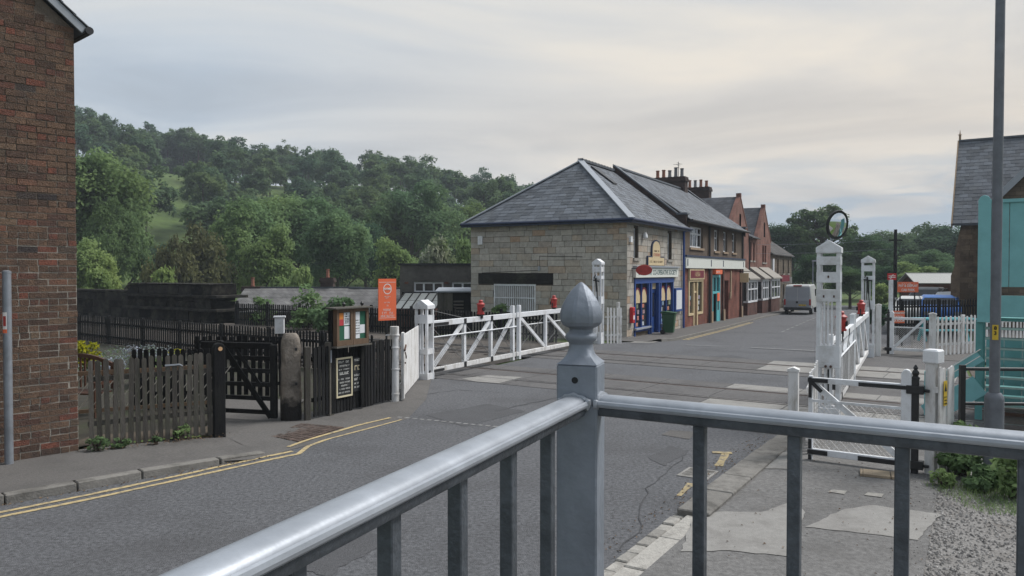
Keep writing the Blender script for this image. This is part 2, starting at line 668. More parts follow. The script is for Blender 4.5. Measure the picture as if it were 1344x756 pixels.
def flat(name, pts, z, m, kind='structure', parent=None, gzadd=False, rag=0.0):
    mb = MB()
    if rag:
        q = []
        for a, b in zip(pts, list(pts[1:]) + [pts[0]]):
            k = max(2, int((V2(b) - V2(a)).length / .09))
            for i in range(k):
                p = V2(a).lerp(V2(b), i / k)
                q.append((p.x + random.uniform(-rag, rag), p.y + random.uniform(-rag, rag)))
        pts = q
    mb.sheet([(p[0], p[1], (gz(p[0], p[1]) if gzadd else 0) + (p[2] if len(p) > 2 else z)) for p in pts])
    me = mb.mesh(name)
    import bmesh
    b = bmesh.new(); b.from_mesh(me)
    bmesh.ops.triangulate(b, faces=b.faces)
    for f in b.faces:
        if f.normal.z < 0:
            f.normal_flip()
    b.to_mesh(me); b.free()
    return mk(name, me, m, parent, kind=kind)


def pxpoly(pts, z):
    return [gp(a, b, z)[:2] for a, b in pts]


def strip(name, pts, w, z, m, kind='structure', rag=0.0):
    pts = [V2(p) for p in pts]
    dense = []
    for a, b in zip(pts, pts[1:]):
        k = max(1, int((b - a).length / 0.25))
        dense += [a.lerp(b, i / k) for i in range(k)]
    pts = dense + [pts[-1]]
    mb = MB()
    for i, p in enumerate(pts):
        d = (pts[min(i + 1, len(pts) - 1)] - pts[max(i - 1, 0)]).normalized()
        nrm = Vector((-d.y, d.x))
        for s in (-1, 1):
            q = p + nrm * s * (w / 2 + random.uniform(-rag, rag))
            mb.v.append((q.x, q.y, gz(q.x, q.y) + z))
    for i in range(len(pts) - 1):
        mb.f.append((2 * i + 1, 2 * i, 2 * i + 2, 2 * i + 3)); mb.r.append(0)
    return mk(name, mb, m, kind=kind, fix=False)


# railway corridor: direction RW along the rails toward the left, RWN across
RW = Vector((-.839, .545))
RWN = Vector((.545, .839))


def rwpt(n, e):
    return (RWN.x * n + RW.x * e, RWN.y * n + RW.y * e)


def e_at(n, p0, p1):
    """distance along the railway where line p0-p1 crosses offset n"""
    a, b = V2(p0), V2(p1)
    t = (n - a.dot(RWN)) / ((b - a).dot(RWN))
    return (a + (b - a) * t).dot(RW)


PA_, PC_ = Vector((-2.12, 18.6)), Vector((3.15, 28.1))     # left gate posts
PB_, PD_ = Vector((5.4, 13.1)), Vector((10.9, 23.55))      # right gate posts
flat('railway_bed', [rwpt(14.2, e_at(14.2, PA_, PC_) + .25), rwpt(25.4, e_at(25.4, PA_, PC_) + .25), rwpt(25.4, 75), rwpt(14.2, 75)], -0.05, 'ballast')
flat('railway_bed', [rwpt(14.0, e_at(14.0, PB_, PD_) - 2.6), rwpt(25.2, e_at(25.2, PB_, PD_) - 2.6), rwpt(25.2, -70), rwpt(14.0, -70)], -0.05, 'ballast')
flat('crossing_footway', [rwpt(13.2, e_at(13.2, PB_, PD_) + .35), rwpt(26.6, e_at(26.6, PB_, PD_) + .35), rwpt(26.6, e_at(26.6, PB_, PD_) - 2.5), rwpt(13.2, e_at(13.2, PB_, PD_) - 2.5)], 0.004, 'crossing_deck')
# concrete panels beside and between the rails where the road crosses
for n0, n1, tone in ((14.75, 15.42, 'concrete'), (15.62, 16.80, 'crossing_deck'), (17.06, 17.75, 'concrete'), (19.9, 20.5, 'crossing_deck'),
                     (20.72, 21.92, 'concrete'), (22.17, 23.0, 'concrete')):
    ea, eb = e_at((n0 + n1) / 2, PA_, PC_) + 1.0, e_at((n0 + n1) / 2, PB_, PD_) - 2.2
    k = 8
    for i in range(k):
        a0, a1 = ea + (eb - ea) * i / k - .012, ea + (eb - ea) * (i + 1) / k + .012
        if tone == 'concrete' and i in (0, 1, 2, 3, 4):
            mname = 'crossing_deck'
        else:
            mname = tone
        mb = MB()
        q = [rwpt(n0, a0), rwpt(n1, a0), rwpt(n1, a1), rwpt(n0, a1)]
        mb.add([(p[0], p[1], z) for z in (-.03, .008) for p in q], [(3, 2, 1, 0), (4, 5, 6, 7), (0, 1, 5, 4), (1, 2, 6, 5), (2, 3, 7, 6), (3, 0, 4, 7)])
        mk('crossing_panel', mb, mname, kind='structure')
track = thing('railway_track', 'two steel railway tracks crossing the road between the white gates', 'railway track', (rwpt(16.2, 0)[0], rwpt(16.2, 0)[1], 0))
off = Vector((track.location.x, track.location.y, 0))
for n0 in (15.5, 16.94, 20.6, 22.04):
    mb = MB()
    p, q = Vector((*rwpt(n0, 72), -.02)) - off, Vector((*rwpt(n0, -40), -.02)) - off
    mb.bar(p, q, 0.07, 0.07)
    mk('rail', mb, 'rail_steel', track)
    if n0 in (16.94, 22.04):
        mb = MB()
        p, q = Vector((*rwpt(n0 - .12, 14), -.025)) - off, Vector((*rwpt(n0 - .12, -16), -.025)) - off
        mb.bar(p, q, 0.04, 0.07)
        mk('check_rail', mb, 'rail_rust', track)
sl = MB()
sl.bar(Vector((*(RWN * 1.25), 0)), Vector((*(-RWN * 1.25), 0)), .24, .1)
slm = sl.mesh('sleeper'); fix_normals(slm); slm.materials.append(MATS['sleeper'])
for nc in (16.22, 21.32):
    for e in [x * .7 for x in range(12, 45)] + [-x * .7 for x in range(13, 30)]:
        if e_at(nc, PB_, PD_) - 2.8 < e < e_at(nc, PA_, PC_) + .6:
            continue
        o = mk('sleeper', slm, 'sleeper', track)
        o.location = Vector((*rwpt(nc, e), -.075)) - off

# ---- left footway: raised asphalt that falls to the level of the drive
LK = [(-14.2, -1.2), (-9.75, 4.55), (-5.78, 8.66), (-4.75, 9.72), (-4.05, 10.45), (-3.62, 11.0)]     # back of kerb line
KZ = [.105, .105, .105, .10, .075, .03]
pav = MB()
back = [(-18, 1.5), (-12.2, 4.6), (-6.6, 10.2), (-5.9, 11.0), (-5.2, 11.6), (-4.5, 11.95)]
for (a, z), b in zip(zip(LK, KZ), back):
    pav.v += [(a[0], a[1], z - .004), ((a[0] + b[0]) / 2, (a[1] + b[1]) / 2, z - .002), (b[0], b[1], max(z, .05))]
for i in range(len(LK) - 1):
    for j in (0, 1):
        pav.f.append((3 * i + j, 3 * i + 3 + j, 3 * i + 4 + j, 3 * i + j + 1)); pav.r.append(0)
mk('pavement', pav, 'asphalt_path', kind='structure')
flat('driveway', [(-3.62, 10.95, .02), (-3.35, 11.0, .004), (-1.85, 13.55, .004), (-1.75, 15.6, .004), (-1.95, 18.6), (-2.6, 18.6), (-2.6, 15.8), (-3.6, 14.3), (-4.1, 13.9), (-4.2, 15.6), (-6.2, 15.6),
                  (-5.4, 13.8), (-4.9, 12.1), (-4.5, 11.95, .05)], 0.016, 'asphalt_path')
flat('soil_strip', [(-6.4, 10.85), (-4.5, 11.85), (-4.7, 12.5), (-6.4, 11.7)], 0.11, 'soil')
flat('driveway', [(-4.15, 10.25, .06), (-3.55, 10.62, .004), (-3.0, 11.6, .006), (-3.3, 11.9, .018), (-3.7, 11.3, .03), (-4.1, 10.6, .07)], .02, 'asphalt_path')
# kerb stones
kerbs = []
segs = []
for i in range(len(LK) - 1):
    segs.append((V2(LK[i]), V2(LK[i + 1]), KZ[i], KZ[i + 1]))
for a, b, za, zb in segs:
    ln = (b - a).length
    k = max(1, round(ln / .92))
    d = (b - a).normalized()
    nrm = Vector((d.y, -d.x))            # toward the road
    for j in range(k):
        p, q = a.lerp(b, j / k) + d * .006, a.lerp(b, (j + 1) / k) - d * .006
        z0, z1 = za + (zb - za) * j / k, za + (zb - za) * (j + 1) / k
        mb = MB()
        w = .15
        jz = random.uniform(-.006, .006)
        vs = []
        for pt, zt in ((p, z0), (q, z1)):
            vs += [(pt.x, pt.y, -.1), (pt.x + nrm.x * w, pt.y + nrm.y * w, -.1), (pt.x + nrm.x * (w - .012), pt.y + nrm.y * (w - .012), zt + jz), (pt.x, pt.y, zt + jz + .003)]
        mb.add(vs, [(0, 1, 2, 3), (7, 6, 5, 4), (0, 4, 5, 1), (1, 5, 6, 2), (2, 6, 7, 3), (3, 7, 4, 0)])
        mk('kerb', mb, 'kerb_stone', kind='structure', bev=.012)
# dark brick setts across the drive mouth
bp = pxpoly([(352, 573), (395, 556), (452, 561), (392, 580)], .02)
bA, bB, bC, bD = [Vector((*p, 0)) for p in bp]
flat('brick_apron', [p for p in bp], .021, 'brick_paving')
apron = bpy.data.objects['brick_apron']
for i in range(9):
    for j in range(8):
        u0, u1, v0, v1 = i / 9 + .006, (i + 1) / 9 - .006, j / 8 + .01, (j + 1) / 8 - .01
        q = [bA.lerp(bB, u).lerp(bD.lerp(bC, u), v) for u, v in ((u0, v0), (u1, v0), (u1, v1), (u0, v1))]
        zt = .028 + random.uniform(0, .006)
        mb = MB()
        mb.add([(p.x, p.y, z) for z in (.015, zt) for p in q], [(3, 2, 1, 0), (4, 5, 6, 7), (0, 1, 5, 4), (1, 2, 6, 5), (2, 3, 7, 6), (3, 0, 4, 7)])
        mk('paving_brick', mb, 'brick_paving', apron)

# ---- yellow lines, dotted line, stop line
strip('yellow_line', [(-9.4, 4.25)] + pxpoly([(0, 673), (120, 649), (230, 625.5), (345, 600.5), (384, 592.5)], 0), .075, .006, 'yellow_paint', rag=.006)
strip('yellow_line', [(-9.3, 4.12)] + pxpoly([(0, 679), (120, 655), (230, 631), (350, 604.5), (392, 596), (404, 586), (432, 576), (480, 563.5), (526, 551)], 0), .075, .006, 'yellow_paint', rag=.006)
strip('yellow_line', pxpoly([(378, 588), (400, 580), (470, 559.5), (512, 549.5)], 0), .075, .02, 'yellow_paint', rag=.006)
for i in range(14):
    a = (522 + i * 9.6, 547.5 + i * .95)
    strip('road_dash', pxpoly([a, (a[0] + 6, a[1] + .6)], 0), .07, .006, 'white_road_paint', rag=.004)
strip('stop_line', pxpoly([(986, 454.5), (1080, 459.5)], -.02), .22, .03, 'white_road_paint', rag=.01)
strip('stop_line', pxpoly([(900, 451.5), (948, 453)], -.02), .16, .03, 'white_road_paint', rag=.02)
strip('yellow_line', [rowpt(1.5, -1.95), rowpt(10, -1.85), rowpt(17, -1.6)], .08, .012, 'yellow_paint')
strip('yellow_line', [rowpt(1.5, -2.12), rowpt(10, -2.02), rowpt(17, -1.77)], .08, .012, 'yellow_paint')
for i in range(10):
    strip('road_dash', [rowpt(9 + i * 1.9, -4.7 + .06 * i), rowpt(10 + i * 1.9, -4.7 + .06 * i)], .1, .012, 'white_road_paint')
strip('yellow_line', pxpoly([(943, 612), (952, 594)], 0), .1, .006, 'worn_yellow', rag=.02)
strip('yellow_line', pxpoly([(935, 594.5), (961, 595.5)], 0), .11, .01, 'worn_yellow', rag=.025)
strip('yellow_line', pxpoly([(890, 651), (909, 635)], 0), .08, .006, 'worn_yellow', rag=.03)
flat('concrete_patch', pxpoly([(606, 497), (640, 492.5), (686, 495), (655, 503), (625, 501)], .01), .013, 'concrete')
flat('concrete_patch', pxpoly([(896, 558), (906, 549.5), (952, 551), (946, 561)], 0), .006, 'concrete')
flat('concrete_patch', pxpoly([(868, 571), (880, 565), (912, 567), (905, 577)], 0), .006, 'asphalt_path')
flat('concrete_patch', pxpoly([(826, 451.5), (838, 445), (868, 444), (858, 450)], -.12), .012, 'concrete', gzadd=True)
# drain grating by the kerb
c = gp(916, 622, 0)
gr = thing('drain_grating', 'pale iron drain grating in the road beside the right kerb', 'drain', (c.x, c.y, 0), ang((.83, 6.58), (4.37, 12.3)))
mb = MB()
mb.box(-.24, .24, -.2, -.165, 0, .012); mb.box(-.24, .24, .165, .2, 0, .012)
mb.box(-.24, -.205, -.165, .165, 0, .012); mb.box(.205, .24, -.165, .165, 0, .012)
mk('frame', mb, 'concrete', gr)
for i in range(7):
    mb = MB(); mb.box(-.18 + i * .058, -.155 + i * .058, -.165, .165, .001, .01)
    mk('bar', mb, 'sett_stone', gr)
mb = MB(); mb.sheet([(-.205, -.165, .003), (.205, -.165, .003), (.205, .165, .003), (-.205, .165, .003)])
mk('sump', mb, 'cast_iron', gr)

# repairs, trench scars and tar seams in the asphalt
for poly in ([(300, 735), (420, 690), (520, 705), (430, 756)], [(560, 545), (640, 530), (690, 540), (610, 560)], [(850, 600), (880, 585), (905, 592), (872, 612)],
             [(900, 470), (960, 466), (985, 471), (930, 476)]):
    flat('road_repair', pxpoly(poly, 0), .004, 'tar_patch', rag=.03)
for pl_, w_s in (([(650, 540), (740, 520), (860, 510)], .02), ([(900, 600), (850, 640), (835, 700), (800, 740)], .014), ([(540, 520), (600, 512), (680, 517)], .02)):
    pts_ = pxpoly(pl_, 0)
    dn_ = []
    for a, b in zip(pts_, pts_[1:]):
        k = max(2, int((V2(b) - V2(a)).length / .22))
        dn_ += [(V2(a).lerp(V2(b), i / k) + Vector((random.uniform(-.04, .04), random.uniform(-.04, .04))))[:] for i in range(k)]
    strip('tar_seam', dn_, w_s, .0075, 'tar_seam', rag=.007)

# ---- right footway
DK = (Vector((4.37, 12.3)) - Vector((.83, 6.58))).normalized()
NK = Vector((DK.y, -DK.x))


def kpt(t, o):
    p = Vector((.83, 6.58)) + DK * t + NK * o
    return (p.x, p.y)


flat('pavement', [kpt(-9, .30), kpt(2, .30), kpt(6.6, .2), kpt(7.4, .2), (6.9, 12.4), (5.55, 9.3), (4.95, 8.9), (3.45, 6.4), (2.2, 4.2), (0.2, 0.5), (-2, -3)], .06, 'footway')
for z_, poly in ((.066, [(905, 690), (928, 671), (1000, 672), (1042, 657), (1056, 672), (1040, 731), (960, 722), (895, 724)]),
                 (.066, [(1056, 691), (1109, 668), (1146, 663), (1218, 672), (1236, 675), (1204, 708), (1125, 699)]),
                 (.067, [(985, 614), (1012, 593), (1045, 594), (1050, 616)])):
    flat('concrete_patch', pxpoly(poly, z_), z_, 'concrete', rag=.018)
for poly in ([(1086, 645), (1092, 642.5), (1112, 644), (1108, 648.5)], [(1134, 649.5), (1139, 646), (1160, 648), (1157, 652.5)]):
    flat('access_cover', pxpoly(poly, .068), .068, 'sett_stone')
i = 0
t = -6.0
while t < 1.95:          # sett channel
    ln = random.uniform(.17, .26)
    mb = MB()
    a, b, c, d = kpt(t + .008, -.06), kpt(t + ln - .008, -.06), kpt(t + ln - .008, .07), kpt(t + .008, .07)
    zt = .03 + random.uniform(-.008, .01)
    q = [(p[0] + random.uniform(-.008, .008), p[1] + random.uniform(-.008, .008)) for p in (a, b, c, d)]
    mb.add([(p[0], p[1], z) for z in (-.05, zt) for p in q], [(3, 2, 1, 0), (4, 5, 6, 7), (0, 1, 5, 4), (1, 2, 6, 5), (2, 3, 7, 6), (3, 0, 4, 7)])
    mk('sett', mb, 'sett_stone', kind='structure', bev=.012)
    t += ln
t = -6.3
while t < 6.4:
    ln = random.uniform(.72, .9)
    up = t > 1.6
    o0, o1 = (.09, .40) if not up else (-.02, .33)
    zt = (.055 if not up else .10 - .05 * max(0, (t - 4) / 2.4)) + random.uniform(-.004, .004)
    mb = MB()
    q = [kpt(t + .008, o0), kpt(t + ln - .008, o0), kpt(t + ln - .008, o1), kpt(t + .008, o1)]
    mb.add([(p[0], p[1], z) for z in (-.05, zt) for p in q], [(3, 2, 1, 0), (4, 5, 6, 7), (0, 1, 5, 4), (1, 2, 6, 5), (2, 3, 7, 6), (3, 0, 4, 7)])
    mk('kerb', mb, 'kerb_stone' if up else 'sett_stone', kind='structure', bev=.012)
    t += ln
# gravel with loose stones
gpoly = [(4.95, 8.9), (5.55, 9.3), (6.4, 10.6), (12, 7.5), (12, -2), (0.5, -1.0), (0.2, 0.5), (2.2, 4.2), (3.45, 6.4)]
flat('gravel', gpoly, .052, 'gravel')
peb = MB()
rg = random.Random(3)
for i in range(5200):
    y = rg.uniform(5.2, 9.6)
    x0 = 3.45 + (y - 6.4) * .6
    x = x0 - .35 + abs(rg.gauss(0, 1.15))
    if x > 7.2:
        continue
    if x < x0 and rg.random() < .72:
        continue
    r = rg.uniform(.008, .022)
    a = rg.uniform(0, 3.14)
    ca, sa = math.cos(a) * r, math.sin(a) * r
    h = r * rg.uniform(.5, .9)
    z = .056
    k = rg.uniform(.6, 1)
    peb.add([(x + ca, y + sa, z), (x - sa * k, y + ca * k, z), (x - ca, y - sa, z), (x + sa * k, y - ca * k, z), (x, y, z + h), ],
            [(0, 1, 4), (1, 2, 4), (2, 3, 4), (3, 0, 4)], rg.random())
mk('loose_stones', peb, 'pebble', kind='stuff', label='loose grey gravel stones at the edge of the right footway', fix=False)
deb = MB()
for i in range(1500):        # leaf litter and grit on both footways and in the gutters
    k = rg.random()
    if k < .35:
        t, o = rg.uniform(-4, 7), rg.gauss(-.22, .10)
        x, y = kpt(t, o); z = .008
    elif k < .6:
        u = rg.uniform(0, 1); x, y = -9.75 + u * 6.2, 4.55 + u * 6.4
        x, y = x + .62 * .26 + rg.gauss(0, .06) + (.35 if u > .6 else 0) * 0, y - .26 * .6
        z = .008
        if abs(x) > 9:
            continue
    elif k < .8:
        u = rg.uniform(0, 1); x, y, z = -6.0 + 1.5 * u + rg.gauss(.08, .1), 10.75 + .9 * u + rg.gauss(-.05, .1), .122
    else:
        x, y = kpt(rg.uniform(-2, 6), rg.uniform(.5, 3.4)); z = .072
        if x > 3.45 + (y - 6.4) * .6:
            continue
    r = rg.uniform(.006, .018); a = rg.uniform(0, 6.28)
    ca, sa = math.cos(a) * r, math.sin(a) * r
    deb.add([(x + ca, y + sa, z), (x - sa * .6, y + ca * .6, z + r * .5), (x - ca, y - sa, z + .002), (x + sa * .6, y - ca * .6, z + r * .7)], [(0, 1, 2, 3)], rg.random())
mk('leaf_litter', deb, 'litter_leaf', kind='stuff', label='brown leaf litter and grit in the gutters and along the fence', fix=False)

# ---- pavement and kerb in front of the row of shops
A = [rowpt(-.6, -1.55), rowpt(1, -1.68), rowpt(10, -1.58), rowpt(24, -1.08), rowpt(45, -.88), rowpt(120, .12)]
B = [rowpt(-.6, .4), rowpt(1, .4), rowpt(10, .4), rowpt(24, 1.2), rowpt(45, 2), rowpt(120, 4)]
mk('pavement', ribbon(B, A, .10, 2, 2), 'asphalt_path', kind='structure')
flat('pavement', [rowpt(-.58, -1.55) + (.098,), rowpt(-.58, .4) + (.098,), rowpt(-1.5, .5) + (.008,), rowpt(-1.6, -1.3) + (.008,)], 0, 'asphalt_path', gzadd=True)
A2 = [rowpt(-.6, -1.68), rowpt(1, -1.81), rowpt(10, -1.71), rowpt(24, -1.21), rowpt(45, -1.01), rowpt(120, -.01)]
kb = MB()
prev = None
for a, b in zip(A, A2):
    za = gz(*a)
    cur = [(a[0], a[1], za + .104), (b[0], b[1], za + .104), (b[0], b[1], za - .05)]
    if prev:
        kb.add(prev + cur, [(0, 1, 4, 3), (1, 2, 5, 4)])
    prev = cur
mk('kerb', kb, 'kerb_stone', kind='structure')
mk('pavement', ribbon([rowpt(2, -10.5), rowpt(24, -10), rowpt(45, -9), rowpt(120, -8)], [rowpt(2, -12.5), rowpt(24, -12), rowpt(45, -11), rowpt(120, -10)], .012, 2, 2), 'asphalt_path', kind='structure')

# ---- the raised terrace the photograph was taken from
RC = Vector((.16, 1.78))                         # corner post of the guard rail
RLd = Vector((-.402, -.915)).normalized()
RRd = Vector((.858, -.514)).normalized()
TZ = 1.2
e1 = RC + Vector((.06, .14))
tp = [(e1.x, e1.y), (e1.x + RLd.x * 9, e1.y + RLd.y * 9), (6, -8), (e1.x + RRd.x * 8, e1.y + RRd.y * 8)]
mb = MB(); mb.prism(tp, -.1, TZ - .06, 'xy')
mk('terrace', mb, 'terrace_stone', kind='structure')
mb = MB(); mb.prism([(e1.x + .02, e1.y + .05), (tp[1][0] - .05, tp[1][1]), (6, -8.05), (tp[3][0] + .04, tp[3][1] + .04)], TZ - .06, TZ, 'xy')
mk('terrace_coping', mb, 'concrete', kind='structure')

# ------------------------------------------------------------------ palette for the near left side
def mortar_mat():
    m = mat('mortar', (0.13, 0.105, 0.085), 0.95, 0.35, 9, 0.6, 40)
    n, l = m.node_tree.nodes, m.node_tree.links
    b = n['Principled BSDF']
    src = b.inputs['Base Color'].links[0].from_socket
    geo = n.new('ShaderNodeNewGeometry')
    sx = n.new('ShaderNodeSeparateXYZ'); l.new(geo.outputs['Position'], sx.inputs[0])
    nz = n.new('ShaderNodeTexNoise'); nz.inputs['Scale'].default_value = 2.2; nz.inputs['Detail'].default_value = 5
    l.new(geo.outputs['Position'], nz.inputs['Vector'])
    ad = n.new('ShaderNodeMath'); ad.operation = 'MULTIPLY_ADD'
    l.new(nz.outputs[0], ad.inputs[0]); ad.inputs[1].default_value = 1.6; l.new(sx.outputs[2], ad.inputs[2])
    mr = n.new('ShaderNodeMapRange'); mr.inputs[1].default_value = 4.35; mr.inputs[2].default_value = 3.7
    l.new(ad.outputs[0], mr.inputs[0])
    m2 = n.new('ShaderNodeMath'); m2.operation = 'MULTIPLY'; m2.inputs[1].default_value = .85
    l.new(mr.outputs[0], m2.inputs[0])
    mx = n.new('ShaderNodeMix'); mx.data_type = 'RGBA'      # repointed lower part of the wall
    l.new(m2.outputs[0], mx.inputs[0]); l.new(src, mx.inputs[6]); mx.inputs[7].default_value = (.35, .32, .275, 1)
    l.new(mx.outputs[2], b.inputs['Base Color'])


mortar_mat()
mat('old_brick', (.15, .07, .05), 0.93, 0.45, 28, 0.8, 70, spec=.15, dirt=(.055, .045, .042), dscale=5, damt=.65,
    ramp=[(0, (.08, .054, .043)), (.25, (.118, .078, .057)), (.5, (.15, .097, .068)), (.74, (.105, .063, .05)), (.9, (.19, .076, .054)), (.96, (.16, .115, .08)), (1, (.05, .044, .045))])
mat('slate', (.098, .108, .124), .75, .25, 5, .25, 25, spec=.35, orand=.38, dirt=(.13, .135, .14), dscale=1.5, damt=.5)
mat('weathered_wood', (.098, .088, .077), .93, .4, 7, .6, 30, orand=.35, stretch=(5, 5, .7), dirt=(.075, .08, .05), dscale=3, damt=.6)
mat('black_wood', (.013, .013, .014), .85, .4, 8, .5, 30, orand=.45, stretch=(5, 5, .8), dirt=(.028, .028, .024), dscale=2.5, damt=.6, spec=.2)
mat('brown_wood', (.13, .085, .055), .8, .3, 6, .3, 30, stretch=(4, 4, .8))
mat('white_paint', (.72, .73, .75), .55, .07, 5, .2, 30, spec=.4, dirt=(.40, .38, .35), dscale=3.2, damt=.6)
mat('worn_white_paint', (.68, .67, .66), .65, .1, 6, .25, 30, spec=.35, dirt=(.30, .27, .22), dscale=3.5, damt=.75, stretch=(2, 2, .6))
mat('galvanised', (.29, .31, .34), .5, .2, 9, .1, 40, metal=.55, dirt=(.20, .21, .22), dscale=3, damt=.7)
mat('gutter_black', (.03, .03, .033), .5, .2, 6)
mat('lead', (.30, .32, .35), .6, .12, 3, .1)
mat('gatepost_stone', (.22, .19, .16), .95, .35, 9, 1.0, 20, dirt=(.04, .036, .033), dscale=2.6, damt=.85)
def stain_mat():
    m = MATS['gatepost_stone']
    n, l = m.node_tree.nodes, m.node_tree.links
    b = n['Principled BSDF']
    src = b.inputs['Base Color'].links[0].from_socket
    geo = n.new('ShaderNodeNewGeometry'); sx = n.new('ShaderNodeSeparateXYZ'); l.new(geo.outputs['Position'], sx.inputs[0])
    nz = n.new('ShaderNodeTexNoise'); nz.inputs['Scale'].default_value = 6; nz.inputs['Detail'].default_value = 6; l.new(geo.outputs['Position'], nz.inputs['Vector'])
    ad = n.new('ShaderNodeMath'); ad.operation = 'MULTIPLY_ADD'; l.new(nz.outputs[0], ad.inputs[0]); ad.inputs[1].default_value = .55; l.new(sx.outputs[2], ad.inputs[2])
    mr = n.new('ShaderNodeMapRange'); mr.inputs[1].default_value = .72; mr.inputs[2].default_value = .56; l.new(ad.outputs[0], mr.inputs[0])
    mx = n.new('ShaderNodeMix'); mx.data_type = 'RGBA'; l.new(mr.outputs[0], mx.inputs[0]); l.new(src, mx.inputs[6]); mx.inputs[7].default_value = (.022, .02, .019, 1)
    l.new(mx.outputs[2], b.inputs['Base Color'])


stain_mat()
mat('poster_orange', (.62, .22, .05), .7, .3, 12)
mat('poster_white', (.66, .68, .70), .6, .08, 10)
mat('poster_green', (.02, .10, .06), .7, .2, 6)
mat('poster_red', (.45, .05, .06), .7, .2, 12)
mat('blackboard', (.02, .021, .022), .75, .25, 8)
mat('chalk', (.60, .60, .57), .8, .2, 30)
mat('chalk_gold', (.50, .44, .30), .8, .2, 30)
mat('cream_paint', (.62, .55, .38), .6, .1, 6)
mat('orange_sign', (.80, .155, .06), .45, .05, 3, spec=.5)
mat('sign_white', (.78, .74, .70), .6, .05, 10)
mat('black_iron', (.014, .014, .015), .5, .3, 10, spec=.5)
mat('rusty_iron', (.10, .06, .045), .8, .4, 14)
mat('reflector', (.70, .42, .22), .4, .1, 10)
mat('red_paint', (.40, .035, .03), .5, .15, 8, .15, 40, spec=.5, dirt=(.12, .03, .025), dscale=6, damt=.5)
mat('wire', (.20, .20, .20), .6, .1, 5, metal=.4)
glassmat('noticeboard_glass')

# ------------------------------------------------------------------ brick house at the left edge
HC = Vector((-6.05, 10.72))
hp = math.atan2(.75, .66)
house = thing('brick_house', 'tall dark brick house gable rising at the left edge beside the pavement', 'house', (HC.x, HC.y, .02), hp)
HW, EV = 8.0, 5.93
wall_m = MB()
wall_m.prism([(-HW, 0), (-.012, 0), (-.012, EV), (-HW / 2, EV + 3.2), (-HW, EV)], .006, 7, 'xz')
hw = mk('wall', wall_m, 'mortar', house)
CH = .089


def brick_mesh(w, sd):
    rg_ = random.Random(sd)
    mb = MB()
    x0, x1, z0, z1 = 0, w, 0, .075
    j = lambda k=.004: rg_.uniform(-k, k)
    vs = [(x0 + j(), 0, z0 + j(.003)), (x1 + j(), 0, z0 + j(.003)), (x1 + j(), 0, z1 + j(.003)), (x0 + j(), 0, z1 + j(.003)),
          (x0 - .004, .03, z0 - .003), (x1 + .004, .03, z0 - .003), (x1 + .004, .03, z1 + .003), (x0 - .004, .03, z1 + .003)]
    mb.add(vs, [(0, 1, 2, 3), (0, 4, 5, 1), (1, 5, 6, 2), (2, 6, 7, 3), (3, 7, 4, 0)])
    me = mb.mesh('brick'); fix_normals(me); me.materials.append(MATS['old_brick'])
    return me


stretch_me = [brick_mesh(.228, i) for i in range(6)]
head_me = [brick_mesh(.106, 20 + i) for i in range(4)]
rg = random.Random(11)
rest = MB()
cnt = 0
row = 0
z = 0.0
while z < EV + 3.0:
    header = row % 5 == 4
    x = -.006
    if header:
        x += 0
    elif row % 2:
        x -= 0
    first = True
    while True:
        w = .106 if (header or (first and row % 2)) else .228
        if not header and rg.random() < .07 and not first:
            w = .106
        x -= w + .0115
        first = False
        lim = -HW + .05 if z < EV else -HW
        if x < lim:
            break
        top = EV + (-(x + w)) * .8          # under the verge
        if z + CH > top:
            if z > EV:
                if z + CH > EV + min(-(x + w), HW + x) * .8:
                    if x < -HW / 2:
                        break
                    continue
            else:
                pass
        if z + CH > EV and x + w < -1.2 and (z + CH > EV + (HW + x) * .8):
            continue
        yy = rg.uniform(-.004, .004)
        if x > -1.16 and cnt < 300:
            o = mk('brick', rg.choice(head_me if w < .2 else stretch_me), 'old_brick', hw)
            o.location = (x + rg.uniform(-.004, .004) + (rg.uniform(-.006, .012) if x > -.26 else 0), yy, z + rg.uniform(-.003, .003))
            o.rotation_euler = (0, rg.uniform(-.012, .012), 0)
            cnt += 1
        else:
            rest.box(x, x + w, yy, .03, z, z + .0765, rnd=rg.random(), jit=.002)
    z += CH
    row += 1
mk('brick_rest', rest, 'old_brick', hw, kind='stuff')
# the return of the corner, toothed bricks seen end-on
roof = MB()
roof.prism([(.13, EV - .05), (.13, EV + .02), (-HW / 2, EV + 3.36), (-HW - .13, EV + .02), (-HW - .13, EV - .05), (-HW / 2, EV + 3.26)], -.07, 7.1, 'xz')
rf = mk('roof', roof, 'slate', house)
mb = MB()
mb.bar((.1, -.055, EV + .0), (-HW / 2, -.055, EV + 3.28), .035, .10)
mk('verge_board', mb, 'lead', house)
mb = MB()
for k in range(26):
    u0, u1 = k / 26, (k + 1) / 26 + .008
    a = Vector((.15, 0, EV + .045)).lerp(Vector((-HW / 2, 0, EV + 3.38)), u0)
    b = Vector((.15, 0, EV + .045)).lerp(Vector((-HW / 2, 0, EV + 3.38)), u1)
    mb.bar(Vector((a.x, .1, a.z + .012)), Vector((b.x, .1, b.z)), .38, .012, rnd=random.random())
mk('verge_slates', mb, 'slate', rf)
mb = MB()
mb.path([(.15, -.12, EV + .0), (.15, 7, EV + .0)], .055, 10)
mk('gutter', mb, 'gutter_black', house, smooth=True)

